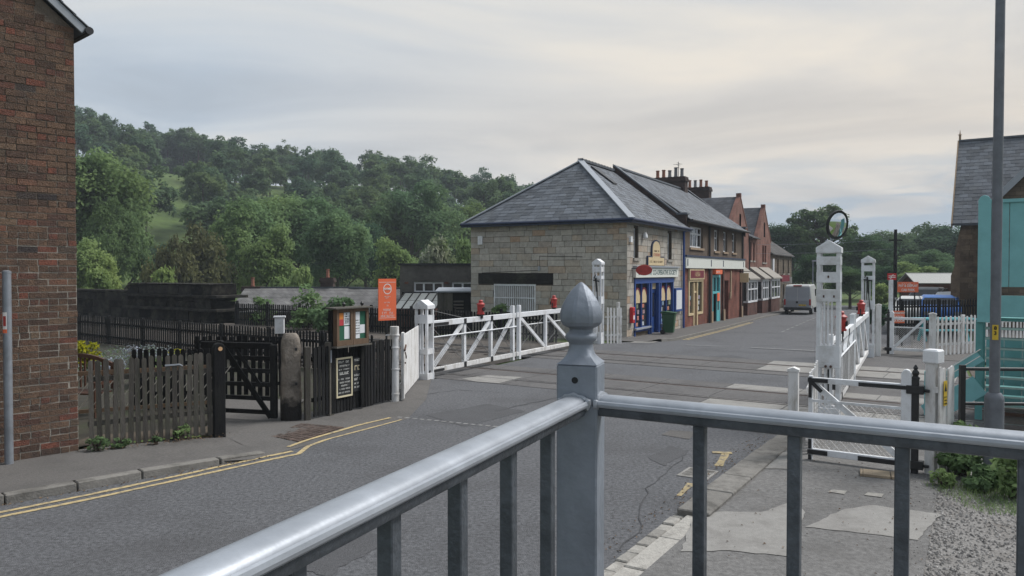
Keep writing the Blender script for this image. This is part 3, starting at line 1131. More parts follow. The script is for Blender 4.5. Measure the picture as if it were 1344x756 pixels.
# grey pole against the house
c = gp(12, 607, .12)
pole = thing('street_pole', 'grey galvanised pole standing in front of the brick house at far left', 'pole', (c.x, c.y, .11))
mb = MB(); mb.tube((0, 0, -.1), (0, 0, 2.47), .052, n=16)
mk('pole', mb, 'galvanised', pole, smooth=True)
mb = MB(); mb.lathe([(.055, 2.47), (.055, 2.5), (.02, 2.515)], n=16)
mk('cap', mb, 'galvanised', pole, smooth=True)
for nm, m_, z0, z1 in (('sticker', 'sign_white', 1.70, 1.97), ('sticker_stripe', 'orange_sign', 1.70, 1.75), ('sticker_print', 'red_paint', 1.79, 1.92)):
    mb = MB()
    k = .0535 if nm == 'sticker' else .0545
    aw = 24 if nm != 'sticker_print' else 12
    pts = [(math.sin(R(a)) * k, -math.cos(R(a)) * k) for a in range(-aw - 10, aw + 11, 8)]
    for p, q in zip(pts, pts[1:]):
        mb.sheet([(p[0], p[1], z0), (q[0], q[1], z0), (q[0], q[1], z1), (p[0], p[1], z1)])
    mk(nm, mb, m_, pole)


# ------------------------------------------------------------------ fence kit
def picket(w, h, t=.02, top='round', jit=0.0):
    mb = MB()
    if top == 'round':
        pts = [(-w / 2, 0), (w / 2, 0), (w / 2, h - w * .45), (w * .36, h - w * .14), (0, h), (-w * .36, h - w * .14), (-w / 2, h - w * .45)]
    elif top == 'point':
        pts = [(-w / 2, 0), (w / 2, 0), (w / 2, h - w * .55), (0, h), (-w / 2, h - w * .55)]
    else:
        pts = [(-w / 2, 0), (w / 2, 0), (w / 2, h), (-w / 2, h)]
    mb.prism([(x + random.uniform(-jit, jit), z) for x, z in pts], -t / 2, t / 2, 'xz')
    return mb


def fence(name, label, p, q, z, h, n, w, m, top='round', rails=(.25, .8), group=None, z1=None, posts=(), tilt=.012, cat='fence', rail_off=.03, ph=None, rail_w=.07, joined=False):
    """pickets evenly from p to q; each picket, rail and post its own part"""
    p, q = Vector((*p, 0)), Vector((*q, 0))
    L = (q - p).length
    root = thing(name, label, cat, (p.x, p.y, z), ang(p, q), group)
    z1 = z if z1 is None else z1
    vs = [picket(w, h, top=top, jit=w * .04) for _ in range(3)]
    if joined:
        mb = MB()
        for i in range(n):
            x = L * (i + .5) / n
            base = random.choice(vs)
            dzv = (z1 - z) * x / L + random.uniform(-.02, .01)
            k = random.uniform(-tilt, tilt)
            mb.add([(x + a + k * c_, b, c_ + dzv) for a, b, c_ in base.v], base.f, random.random())
        mk('pickets', mb, m, root, kind='stuff')
    else:
        mes = []
        for b in vs:
            me = b.mesh('picket'); fix_normals(me); me.materials.append(MATS[m]); mes.append(me)
        for i in range(n):
            x = L * (i + .5) / n
            o = mk('picket', random.choice(mes), m, root)
            o.location = (x, random.uniform(-.003, .003), (z1 - z) * x / L + random.uniform(-.02, .012))
            o.rotation_euler = (random.uniform(-.01, .01), random.uniform(-tilt, tilt), random.uniform(-.03, .03))
    for r in rails:
        mb = MB()
        mb.bar((0, rail_off, h * r), (L, rail_off, h * r + (z1 - z)), .035, rail_w)
        mk('rail', mb, m, root)
    for x in posts:
        mb = MB()
        mb.box(x - .05, x + .05, rail_off + .015, rail_off + .115, -.1, ph or h + .02)
        mk('post', mb, m, root, bev=.008)
    return root


# weathered paling fence by the house
f1 = fence('picket_fence', 'weathered grey paling fence between the brick house and dark gate', (-6.02, 10.88), (-4.60, 11.80), .08, 1.27, 17, .066,
           'weathered_wood', rails=(.28, .78), posts=(), z1=.10, tilt=.02)
L1 = (Vector((-4.60, 11.80)) - Vector((-6.02, 10.88))).length
mb = MB()
mb.prism([(-.085, -.1), (.085, -.1), (.085, 1.36), (.06, 1.41), (0, 1.43), (-.06, 1.41), (-.085, 1.36)], -.06, .09, 'xz', M=Matrix.Translation((L1 + .09, 0, 0)))
gp_ = mk('post', mb, 'black_wood', f1, bev=.01, label='dark round-topped end post with an orange reflector')
mb = MB(); mb.tube((L1 + .10, -.062, 1.34), (L1 + .10, -.072, 1.34), .032, n=14)
mk('reflector', mb, 'reflector', gp_)
mb = MB(); mb.bar((L1 - .68, -.02, 1.13), (L1 - .48, -.02, 1.135), .02, .022); mb.tube((L1 - .48, -.02, 1.135), (L1 - .44, -.04, 1.11), .01, n=6)
mk('latch', mb, 'lead', f1)

mat('stone_lattice', (.30, .28, .25), .9, .3, 6)
# dark trellis fence behind, seen through the palings
f2 = thing('trellis_fence', 'dark diagonal lattice fence panel behind the weathered paling fence', 'fence', (-7.2, 12.0, .05), ang((-7.2, 12), (-5.1, 13.1)))
mb = MB(); mb.box(0, 2.3, .0, .03, .9, .97); mb.box(0, 2.3, .0, .03, .3, .36)
mk('rail', mb, 'brown_wood', f2)
for k in range(14):
    mb = MB(); mb.bar((k * .17, .015, .34), (k * .17 + .45, .015, .93), .012, .03, up=(0, 1, 0))
    mk('slat', mb, 'stone_lattice', f2)

# ------------------------------------------------------------------ dark field gate
ga, gb = gp(286, 548, .016), gp(364, 552, .016)
GL = (gb - ga).length
gate = thing('field_gate', 'black barred timber field gate with diagonal brace left of the stone gatepost', 'gate', ga, ang(ga, gb))
GH = 1.32
for x0, x1 in ((0, .11), (GL - .12, GL - .005)):
    mb = MB(); mb.box(x0, x1, -.04, .04, .04, GH + (.05 if x0 == 0 else 0))
    mk('stile', mb, 'black_wood', gate, bev=.008)
for z in (.10, .34, .58, .82, 1.04):
    mb = MB(); mb.box(.11, GL - .12, -.02, .02, z, z + .075)
    mk('bar', mb, 'black_wood', gate, bev=.005)
mb = MB(); mb.box(-.32, GL - .1, -.035, .035, GH - .08, GH + .03)
mk('top_rail', mb, 'black_wood', gate, bev=.01)
mb = MB(); mb.bar((.16, -.035, GH - .06), (GL - .1, -.035, .06), .03, .085, up=(0, 1, 0.001))
mb2 = MB(); mb2.bar((.16, -.045, GH - .06), (GL - .1, -.045, .06), .09, .03, up=(0, 1, 0))
mk('brace', mb2, 'black_wood', gate)
mb = MB(); mb.bar((.36, -.02, GH - .06), (GL * .75, -.02, .58), .06, .02, up=(0, 1, 0))
mk('brace', mb, 'black_wood', gate)
# boarded screen further back, light coming through the gaps
pa, pb = gp(262, 520, 0), gp(372, 520, 0)
fence('board_screen', 'dark boarded screen seen through the bars of the field gate', (pa.x - .2, pa.y + .2), (pb.x, pb.y + .1), 0, 1.25, 13, .092, 'black_wood', top='flat', rails=(.2, .9), cat='fence')

# ------------------------------------------------------------------ stone gatepost
c = gp(380, 552, .02)
sp = MB()
prof = [(1.0, 0), (1.0, .3), (.97, .7), (.93, 1.1), (.90, 1.38), (.80, 1.48), (.5, 1.535), (.15, 1.55)]
rg = random.Random(5)
n = 16
rows_ = []
zs = [0, .15, .3, .45, .6, .75, .9, 1.05, 1.2, 1.33, 1.42, 1.49, 1.53]
for z in zs:
    k = interp(z, [(p[1], p[0]) for p in prof])
    for i in range(n):
        a = 2 * math.pi * (i + .5) / n
        ca, sa = math.cos(a), math.sin(a)
        sq = 1 / max(abs(ca), abs(sa)) ** .8
        sp.v.append(((.20 * ca * sq * .86 + rg.uniform(-.012, .012)) * k, (.17 * sa * sq * .86 + rg.uniform(-.012, .012)) * k, z - .02 if z else -.1))
for j in range(len(zs) - 1):
    for i in range(n):
        sp.f.append((j * n + i, j * n + (i + 1) % n, (j + 1) * n + (i + 1) % n, (j + 1) * n + i)); sp.r.append(0)
sp.f.append(tuple(range((len(zs) - 1) * n, len(zs) * n))); sp.r.append(0)
pst = thing('stone_gatepost', 'thick rough stone gatepost with blackened base beside the dark field gate', 'gatepost', (c.x, c.y + .1, .02), R(22))
mk('shaft', sp, 'gatepost_stone', pst, smooth=True)
for z in (.62, 1.22):
    mb = MB(); mb.box(.05, .09, -.19, -.15, z, z + .05)
    mk('iron_pin', mb, 'black_iron', pst)

# small dark picket gate and its posts
c0, c1 = gp(398, 552, .02), gp(437, 543.5, .02)
pw = MB(); pw.box(-.05, .05, -.05, .05, -.1, 1.28)
wp = mk('timber_post', pw, 'weathered_wood', None, bev=.008, loc=(c0.x + .06, c0.y + .05, .02), rz=R(30),
        label='slim weathered timber post leaning beside the stone gatepost', cat='post')
pg = thing('picket_gate', 'small black picket gate between stone gatepost and notice board', 'gate', (c0.x + .13, c0.y + .16, .03), ang(c0, c1))
PL = (c1 - c0).length - .22
for i in range(5):
    b = picket(.07, 1.22 + .02 * math.sin(i), top='round')
    o = mk('picket', b, 'black_wood', pg); o.location = (.05 + i * (PL - .1) / 4, 0, .02)
for z in (.28, 1.0):
    mb = MB(); mb.box(0, PL, .012, .045, z, z + .07)
    mk('rail', mb, 'black_wood', pg)

# ------------------------------------------------------------------ dark vertical-board fence carrying the notices
d0, d1 = gp(437, 543.5, .02), gp(516, 526, .02)
bf = fence('board_fence', 'black vertical board fence below the wooden notice board', d0[:2], d1[:2], .02, 1.22, 20, .062, 'black_wood', top='flat', rails=(.2, .85), posts=(.9,), z1=.05)
mb = MB(); mb.box(-.14, -.02, -.06, .06, -.1, 1.32)
mk('post', mb, 'weathered_wood', bf, bev=.008, label='weathered grey end post with a small plate')
mb = MB(); mb.box(-.12, -.045, -.068, -.0605, .95, 1.17)
mk('plate', mb, 'lead', bf)
FA = ang(d0, d1)
FD = Vector((math.cos(FA), math.sin(FA)))
# notice board
nb = thing('notice_board', 'glazed wooden notice board with colourful posters above the black fence', 'notice board', (d0.x, d0.y, 0), FA)
W0, W1, Z0, Z1 = -.06, .78, 1.26, 1.93
yf = -.17
for x in (W0 - .03, W1 - .1):
    mb = MB(); mb.box(x, x + .09, -.07, .02, .05, Z1 - .02)
    mk('post', mb, 'black_wood', nb)
mb = MB(); mb.box(W0, W1, yf + .05, -.06, Z0, Z1)
mk('case', mb, 'brown_wood', nb, bev=.004)
for a, b in ((W0, (W0 + W1) / 2 - .004), ((W0 + W1) / 2 + .004, W1)):
    mb = MB()
    mb.box(a, a + .06, yf, yf + .048, Z0, Z1); mb.box(b - .06, b, yf, yf + .048, Z0, Z1)
    mb.box(a + .06, b - .06, yf, yf + .048, Z0, Z0 + .1); mb.box(a + .06, b - .06, yf, yf + .048, Z1 - .06, Z1)
    dr = mk('door', mb, 'brown_wood', nb)
    mb = MB(); mb.box(a + .06, b - .06, yf + .028, yf + .034, Z0 + .1, Z1 - .06)
    mk('backing', mb, 'poster_green', dr)
for nm, m_, x0, x1, z0, z1 in (('poster', 'poster_orange', .0, .13, 1.65, 1.86), ('poster', 'poster_red', .01, .13, 1.63, 1.74), ('poster', 'poster_white', .14, .30, 1.63, 1.86),
                               ('poster', 'poster_white', .15, .29, 1.38, 1.61), ('poster', 'poster_white', .44, .56, 1.37, 1.86), ('poster', 'poster_white', .565, .70, 1.46, 1.62)):
    mb = MB(); k = yf + .024 if m_ != 'poster_red' else yf + .021
    mb.box(x0, x1, k, k + .002, z0, z1)
    mk(nm, mb, m_, nb)
mb = MB(); scribble(mb, .155, .29, yf + .022, 1.78, .02, 1); scribble(mb, .165, .22, yf + .022, 1.82, .03, 2)
for i in range(6):
    scribble(mb, .16, .285, yf + .022, 1.66 + i * .018, .009, i)
    scribble(mb, .45, .55, yf + .022, 1.45 + i * .05, .012, i + 9)
mk('print', mb, 'blackboard', nb, kind='stuff')
mb = MB(); mb.prism([(yf - .06, Z1 + .0), (.04, Z1 + .0), (.04, Z1 + .035), (yf - .06, Z1 + .02)], W0 - .08, W1 + .08, 'yz')
mk('roof', mb, 'weathered_wood', nb)
mb = MB(); mb.box(W0 - .05, W1 + .05, yf - .04, -.03, Z0 - .03, Z0 - .003)
mk('sill', mb, 'weathered_wood', nb)
for x in (W0 + .3, W1 - .05):
    mb = MB(); mb.lathe([(.012, 0), (.03, .02), (.035, .05), (.012, .08)], c=(x, -.05, Z1 + .036), n=8)
    mk('finial', mb, 'black_iron', nb)
# menu board and chalk board
mn = thing('menu_board', 'white framed black board with chalk lettering hung on the dark fence', 'board', (d0.x, d0.y, 0), FA)
x0, x1, z0, z1 = .08, .44, .33, 1.0
mb = MB(); mb.box(x0, x1, -.035, -.012, z0, z1); mk('panel', mb, 'blackboard', mn)
mb = MB()
mb.box(x0 - .03, x0, -.045, -.012, z0 - .03, z1 + .03); mb.box(x1, x1 + .03, -.045, -.012, z0 - .03, z1 + .03)
mb.box(x0, x1, -.045, -.012, z0 - .03, z0); mb.box(x0, x1, -.045, -.012, z1, z1 + .03)
mk('frame', mb, 'cream_paint', mn)
mb = MB()
for i, (zz, h) in enumerate(((.93, .035), (.86, .03), (.80, .02), (.715, .05), (.62, .026), (.56, .026), (.50, .026), (.44, .026), (.375, .024))):
    scribble(mb, x0 + .03 + (.03 if i % 2 else 0), x1 - .03 - (.03 if i % 3 == 0 else 0), -.0355, zz, h, 30 + i)
mk('chalk_lettering', mb, 'chalk', mn, kind='stuff')
cb = thing('chalk_board', 'unframed black board with pale lettering right of the white framed board', 'board', (d0.x, d0.y, 0), FA)
mb = MB(); mb.box(.50, .76, -.03, -.012, .36, 1.0); mk('panel', mb, 'blackboard', cb)
mb = MB()
for i, (zz, h) in enumerate(((.93, .04), (.65, .035), (.57, .045), (.50, .028), (.43, .03))):
    scribble(mb, .53, .73, -.0305, zz, h, 60 + i)
mk('chalk_lettering', mb, 'chalk', cb, kind='stuff')
mb = MB(); scribble(mb, .54, .72, -.0305, .76, .09, 77)
mk('gold_lettering', mb, 'chalk_gold', cb)

# ------------------------------------------------------------------ orange sign on a pole
c = gp(509, 452, 0)
sy = 15.9
c = Vector(((508 - 672) / FPX * sy, sy, 0))
sg = thing('orange_sign', 'tall orange information sign with white lettering on a thin black pole', 'sign', (c.x, c.y, 0), R(42))
mb = MB(); mb.tube((0, .03, -.1), (0, .03, 2.5), .022, n=10)
mk('pole', mb, 'black_iron', sg, smooth=True)
SW, SZ0, SZ1 = .215, 1.60, 2.46
mb = MB(); mb.box(-SW, SW, -.012, .004, SZ0, SZ1)
mk('panel', mb, 'orange_sign', sg)
mb = MB(); mb.box(-SW + .02, SW - .02, -.0145, -.0125, SZ1 - .075, SZ1 - .068); mb.box(-SW + .02, SW - .02, -.0145, -.0125, SZ0 + .05, SZ0 + .057)
for a in range(32):
    a0, a1 = 2 * math.pi * a / 32, 2 * math.pi * (a + 1) / 32
    ci, co = .085, .10
    zc = SZ1 - .21
    mb.sheet([(math.cos(a0) * ci, -.0145, zc + math.sin(a0) * ci * 1.1), (math.cos(a0) * co, -.0145, zc + math.sin(a0) * co * 1.1),
              (math.cos(a1) * co, -.0145, zc + math.sin(a1) * co * 1.1), (math.cos(a1) * ci, -.0145, zc + math.sin(a1) * ci * 1.1)])
scribble(mb, -.07, .07, -.0125, SZ1 - .375, .018, 5); scribble(mb, -.06, .06, -.0125, SZ1 - .405, .018, 6)
scribble(mb, -.08, .08, -.0125, SZ1 - .50, .022, 7)
scribble(mb, -.015, .02, -.0125, SZ1 - .575, .035, 8, 1)
for i in range(3):
    scribble(mb, -.10 - .03 * i, .10 + .03 * i, -.0125, SZ1 - .66 - i * .062, .038, 9 + i)
mk('print', mb, 'sign_white', sg, kind='stuff')
lettering('NYMR', .062, 'sign_white', sg, 0, -.0145, SZ1 - .21, squeeze=.95, bold=.002)

# ------------------------------------------------------------------ white round post and boarded wicket gate
c = gp(518, 525, .03)
rp = thing('round_post', 'white round gatepost with iron bands at the end of the black fence', 'post', (c.x, c.y, .02))
mb = MB(); mb.tube((0, 0, -.1), (0, 0, 1.49), .095, .088, n=18)
mk('post', mb, 'worn_white_paint', rp, smooth=True)
for z in (.12, .62, 1.05, 1.3):
    mb = MB(); mb.lathe([(.096, z), (.102, z + .004), (.102, z + .03), (.096, z + .034)], n=18)
    mb.tube((-.1, -.03, z + .016), (-.17, -.05, z + .016), .014, n=6)
    mk('band', mb, 'worn_white_paint', rp)
wa = Vector((c.x + .14, c.y + .02, 0)); wb = Vector((PA_.x - .12, PA_.y - .15, 0))
wg = thing('boarded_wicket_gate', 'white vertical-boarded wicket gate with rusty latch beside the round post', 'gate', (wa.x, wa.y, .05), ang(wa, wb))
WL = (wb - wa).length
nb_ = 13
for i in range(nb_):
    mb = MB()
    mb.box(i * WL / nb_ + .004, (i + 1) * WL / nb_ - .004, -.012, .012, .02 if i else -.03, 1.27 + (.06 if i == 0 else 0))
    mk('board', mb, 'worn_white_paint', wg, bev=.003)
for z in (.2, 1.05):
    mb = MB(); mb.box(.02, WL, .013, .05, z, z + .1); mk('rail', mb, 'worn_white_paint', wg)
mb = MB(); mb.box(-.02, .10, -.05, -.013, .0, 1.33)
mk('stile', mb, 'worn_white_paint', wg, bev=.006)
mb = MB(); mb.bar((-.06, -.07, .98), (.2, -.06, 1.06), .03, .04); mb.path([(-.07, -.08, .95), (-.05, -.10, .86), (.0, -.09, .82), (.05, -.08, .86)], .012, 6)
mb.bar((.06, -.06, .72), (.18, -.05, .70), .03, .03)
mk('latch', mb, 'rusty_iron', wg)

# ------------------------------------------------------------------ level crossing posts and gates
def slotted_post(name, label, c, rz, H, W, D, layout, group=None, cap=.22):
    """hollow white post: two side boards, front and back made of panels with vertical slots between"""
    root = thing(name, label, 'gate post', (c[0], c[1], gz(c[0], c[1]) if c[1] > 26 else 0), rz, group)
    st = .065
    top = H - cap
    for s in (-1, 1):
        for yy in (-D / 2, D / 2 - .05):
            mb = MB(); x = s * (W / 2 - st / 2)
            mb.box(x - st / 2, x + st / 2, yy, yy + .05, -.1, top)
            mk('upright', mb, 'white_paint', root, bev=.005)
        x = s * (W / 2 - .018)
        for z0, z1, kind in layout:
            if kind == 'panel':
                mb = MB(); mb.box(x - .012, x + .012, -D / 2 + .05, D / 2 - .05, z0, z1)
                mk('side_panel', mb, 'white_paint', root)
    for z0, z1, kind in layout:
        for yy in (-D / 2 - .006, D / 2 - .034):
            if kind == 'panel':
                mb = MB(); mb.box(-W / 2 - .004, W / 2 + .004, yy, yy + .04, z0, z1)
                mk('panel', mb, 'white_paint', root, bev=.004)
            elif kind.startswith('slat') and yy < 0:
                k = int(kind[4:])
                for i in range(k):
                    x = (-W / 2 + st) + (W - 2 * st) * (i + 1) / (k + 1)
                    mb = MB(); mb.box(x - .014, x + .014, yy + .012, yy + .036, z0, z1)
                    mk('slat', mb, 'white_paint', root)
    mb = MB()
    mb.prism([(-W / 2 - .015, top), (W / 2 + .015, top), (W / 2 + .015, top + cap * .42), (0, H), (-W / 2 - .015, top + cap * .42)], -D / 2 - .02, D / 2 + .02, 'xz')
    mk('cap', mb, 'white_paint', root, bev=.006)
    return root


GA = ang(PA_, PC_)
GB = ang(PB_, PD_)
FACE_L = R(-27)        # posts stand square to the railway
tall = [(2.72, 2.8, 'gap'), (2.5, 2.72, 'panel'), (2.42, 2.5, 'gap'), (2.15, 2.42, 'panel'), (1.42, 2.15, 'slat3'), (1.12, 1.42, 'panel'), (.86, 1.12, 'slat3'),
        (.62, .86, 'panel'), (.02, .62, 'slat3')]
tallB = [(2.62, 2.80, 'panel'), (2.48, 2.62, 'gap'), (2.36, 2.48, 'panel'), (1.72, 2.36, 'slat3'), (1.46, 1.72, 'panel'), (.40, 1.46, 'slat2'), (.0, .40, 'panel')]
postB = slotted_post('crossing_gate_post', 'tall white slotted gate post carrying the round convex mirror', PB_, FACE_L, 3.14, .37, .34,
                     [(2.72, 2.86, 'panel'), (2.60, 2.72, 'gap'), (2.42, 2.60, 'panel'), (2.30, 2.42, 'gap'), (2.1, 2.30, 'panel'), (1.36, 2.1, 'slat3'), (1.06, 1.36, 'panel'), (.98, 1.06, 'panel'), (.30, .98, 'slat2'), (0, .30, 'panel')], 'tall slotted gate posts')
postD = slotted_post('crossing_gate_post', 'tall white slotted gate post at the far end of the right gates', PD_, FACE_L, 3.1, .37, .34, tallB, 'tall slotted gate posts')
postC = slotted_post('crossing_gate_post', 'tall white slotted gate post in front of the stone shop wall', PC_, FACE_L, 3.1, .34, .32, tallB, 'tall slotted gate posts')
postA = slotted_post('crossing_gate_post', 'short white slotted gate post with gabled cap beside the boarded wicket', PA_, R(-24), 1.93, .35, .32,
                     [(1.60, 1.72, 'gap'), (1.36, 1.56, 'panel'), (.75, 1.36, 'slat2'), (.62, .75, 'panel'), (.16, .62, 'slat2'), (0, .16, 'panel')], 'short slotted gate post', cap=.22)
# ironwork on the posts
for pst_, zz in ((postD, 2.45), (postC, 2.4)):
    mb = MB()
    mb.bar((-.02, -.2, zz), (.02, -.2, zz - .5), .05, .05); mb.bar((-.12, -.2, zz - .08), (.12, -.2, zz - .12), .03, .04)
    mb.bar((-.09, -.21, zz - .02), (-.03, -.21, zz + .12), .03, .03); mb.bar((.02, -.2, zz - .5), (.08, -.2, zz - 1.1), .025, .025)
    mk('tension_gear', mb, 'black_iron', pst_)
mb = MB()
for x, z in ((0, 2.52), (-.07, 2.19), (.09, 2.19)):
    mb.box(x - .012, x + .012, -.19, -.176, z - .02, z + .02)
for x in (-.03, .05):
    mb.tube((x, -.176, 1.01), (x, -.21, 1.01), .022, n=8)
mk('bolts', mb, 'rusty_iron', postB)
mb = MB(); mb.bar((.02, -.10, .55), (.02, -.10, .95), .05, .06); mb.bar((.10, -.16, .62), (.10, -.16, .82), .05, .05)
mk('gate_winch', mb, 'black_iron', postB)


def wire_net(mb, quad, pitch, r=.0022):
    """diamond netting filling a quad given by 4 corners (bl, br, tr, tl)"""
    bl, br, tr, tl = [Vector(p) for p in quad]
    w, h = (br - bl).length, (tl - bl).length
    P = lambda x, z: bl.lerp(br, x / w).lerp(tl.lerp(tr, x / w), z / h)
    k = -int(h / pitch) - 1
    while k * pitch < w:
        x0 = k * pitch
        for sgn in (1, -1):
            xs, xe = (x0, x0 + h) if sgn == 1 else (x0 + h, x0)
            za, zb = 0.0, h
            if sgn == 1:
                if xs < 0: za = -xs; xs = 0
                if xe > w: zb = h - (xe - w); xe = w
            else:
                if xe < 0: zb = h + xe; xe = 0
                if xs > w: za = xs - w; xs = w
            if zb - za > pitch * .3:
                mb.tube(P(xs, za), P(xe, zb), r, n=3, cap=False)
        k += 1


def lamp_on(root, x, z):
    """red oil-lamp style gate lamp on a bracket"""
    mb = MB(); mb.lathe([(.095, z + .05), (.105, z + .06), (.105, z + .09), (.085, z + .10), (.10, z + .30), (.10, z + .31)], c=(x, -.02, 0), n=14)
    lp = mk('lamp_body', mb, 'red_paint', root, smooth=True)
    mb = MB(); mb.lathe([(.115, z + .311), (.115, z + .33), (.07, z + .37), (.055, z + .375), (.055, z + .41), (.065, z + .415), (.04, z + .44)], c=(x, -.02, 0), n=14)
    mk('lamp_hood', mb, 'red_paint', lp, smooth=True)
    mb = MB(); mb.tube((x, -.10, z + .2), (x, -.14, z + .2), .055, n=12)
    mk('lens', mb, 'blackboard', lp)
    mb = MB(); mb.box(x - .05, x + .05, -.07, .03, z - .06, z + .05); mb.bar((x + .09, -.03, z + .02), (x + .09, -.03, z + .2), .03, .03)
    mk('bracket', mb, 'black_iron', root)


def crossing_gate(label, hinge, tip, rz_dir, lamp_x, ztop=1.40, hinge_right=False, group='level crossing gate leaves'):
    L = (V2(tip) - V2(hinge)).length
    z0 = 0
    root = thing('crossing_gate', label, 'gate', (hinge[0], hinge[1], z0), ang(hinge, tip), group)
    D = .09
    mb = MB(); mb.box(0, L, -D / 2, D / 2, ztop - .14, ztop); mk('top_beam', mb, 'white_paint', root, bev=.006)
    mb = MB(); mb.box(0, L, -D / 2, D / 2, .12, .24); mk('bottom_beam', mb, 'worn_white_paint', root, bev=.006)
    xs = [0.05, .36 * L, .68 * L, .97 * L]
    for i, x in enumerate(xs):
        mb = MB(); hh = ztop + (.12 if i == 0 else (.22 if i == 3 else 0)) - (0 if i in (0, 3) else .14)
        b0 = .02 if i == 3 else .24 if i else .1
        mb.box(x - .055, x + .055, -D / 2 + .004 - (.01 if i in (0, 3) else 0), D / 2 - .004 + (.01 if i in (0, 3) else 0), b0, hh)
        mk('upright', mb, 'white_paint', root, bev=.004)
    for a, b in zip(xs, xs[1:]):
        mb = MB()
        mb.bar((a + .06, 0, .25), (b - .07, 0, ztop - .15), .10, .06, up=(0, 1, 0))
        mk('brace', mb, 'white_paint', root)
        mb = MB(); mb.bar((a + .06, -.03, ztop - .2), (b - .06, -.03, .3), .012, .012)
        mk('tie_rod', mb, 'wire', root)
    mb = MB(); mb.tube((0, -.06, 1.0), (L, -.06, 1.0), .018, n=8); mk('mid_rod', mb, 'white_paint', root)
    mb = MB()
    for a, b in zip(xs, xs[1:]):
        wire_net(mb, ((a + .05, -.045, .24), (b - .05, -.045, .24), (b - .05, -.045, 1.0), (a + .05, -.045, 1.0)), .075, .0024)
    mk('wire_netting', mb, 'wire', root, kind='stuff', fix=False)
    for x in xs[1:3]:
        for z in (ztop - .07, .20):
            mb = MB(); mb.box(x - .05, x + .05, -D / 2 - .014, -D / 2 - .004, z - .085, z + .06)
            mk('iron_plate', mb, 'black_iron', root)
    mb = MB(); mb.bar((-.1, -D / 2 - .01, ztop - .09), (.75, -D / 2 - .01, ztop - .09), .02, .07)
    mk('hinge_strap', mb, 'black_iron', root)
    mb = MB(); mb.bar((-.1, -D / 2 - .01, .17), (.55, -D / 2 - .01, .17), .02, .06)
    mk('hinge_strap', mb, 'black_iron', root)
    mb = MB(); mb.bar((-.15, 0, ztop + .3), (.36 * L, 0, ztop), .014, .014)
    mk('stay_rod', mb, 'wire', root)
    if lamp_x:
        lamp_on(root, lamp_x * L, ztop)
    return root


d = (PC_ - PA_).normalized()
mid = PA_ + d * 4.55
crossing_gate('near white timber crossing gate on the left with a red lamp', PA_ + d * .22, mid - d * .03, None, .55)
crossing_gate('far white timber crossing gate on the left before the stone shop', PC_ - d * .2, mid + d * .05, None, .57)
d = (PD_ - PB_).normalized()
mid = PB_ + d * 5.6
crossing_gate('near white timber crossing gate on the right beside the mirror post', PB_ + d * .22, mid - d * .03, None, .36)
crossing_gate('far white timber crossing gate on the right, ending at the far post', PD_ - d * .2, mid + d * .05, None, .45)

# white picket wing by the far left post
fence('picket_fence', 'short white paling wing between gate post and stone shop corner', (PC_.x + .3, PC_.y + .1), (PC_.x + .95, PC_.y + .45), gz(PC_.x, PC_.y) - .05, 1.35, 5, .075, 'worn_white_paint',
      rails=(.25, .75), posts=(.62,), ph=1.55, tilt=.005)

# ------------------------------------------------------------------ convex mirror
mir = thing('convex_mirror', 'round convex traffic mirror with dark rim on top of the white post', 'mirror', (PB_.x, PB_.y, 0), R(12))
mb = MB(); mb.tube((0, .05, 3.0), (.09, -.02, 3.30), .025, n=8); mk('stem', mb, 'galvanised', mir)
Mm = Matrix.Translation((.11, -.05, 3.43)) @ Matrix.Rotation(R(78), 4, 'X') @ Matrix.Rotation(R(0), 4, 'Z')
Mm = Matrix.Translation((.11, -.05, 3.40)) @ Matrix.Rotation(R(16), 4, 'Z') @ Matrix.Rotation(R(14), 4, 'Y') @ Matrix.Rotation(R(99), 4, 'X') @ Matrix.Diagonal((.94, .94, .7, 1))
mb = MB()
prof = [(0.245 * math.sin(R(a)) / math.sin(R(34)), 0.245 / math.sin(R(34)) * (math.cos(R(a)) - math.cos(R(34)))) for a in range(34, -1, -2)]
mb.v = []
mb.lathe([(max(r, .001), z) for r, z in prof], n=32)
mb.v = [tuple(Mm @ Vector(p)) for p in mb.v]
m = mat('mirror_glass', (.72, .74, .76), .03, .02, 3, metal=1.0)
mk('mirror_face', mb, 'mirror_glass', mir, smooth=True)
mb = MB(); mb.lathe([(.244, -.02), (.262, -.025), (.268, 0), (.262, .022), (.244, .018)], n=32)
mb.v = [tuple(Mm @ Vector(p)) for p in mb.v]
mk('rim', mb, 'black_iron', mir, smooth=True)
mb = MB(); mb.lathe([(.24, -.022), (.12, -.06), (.02, -.07)], n=24); mb.v = [tuple(Mm @ Vector(p)) for p in mb.v]
mk('back', mb, 'black_iron', mir, smooth=True)


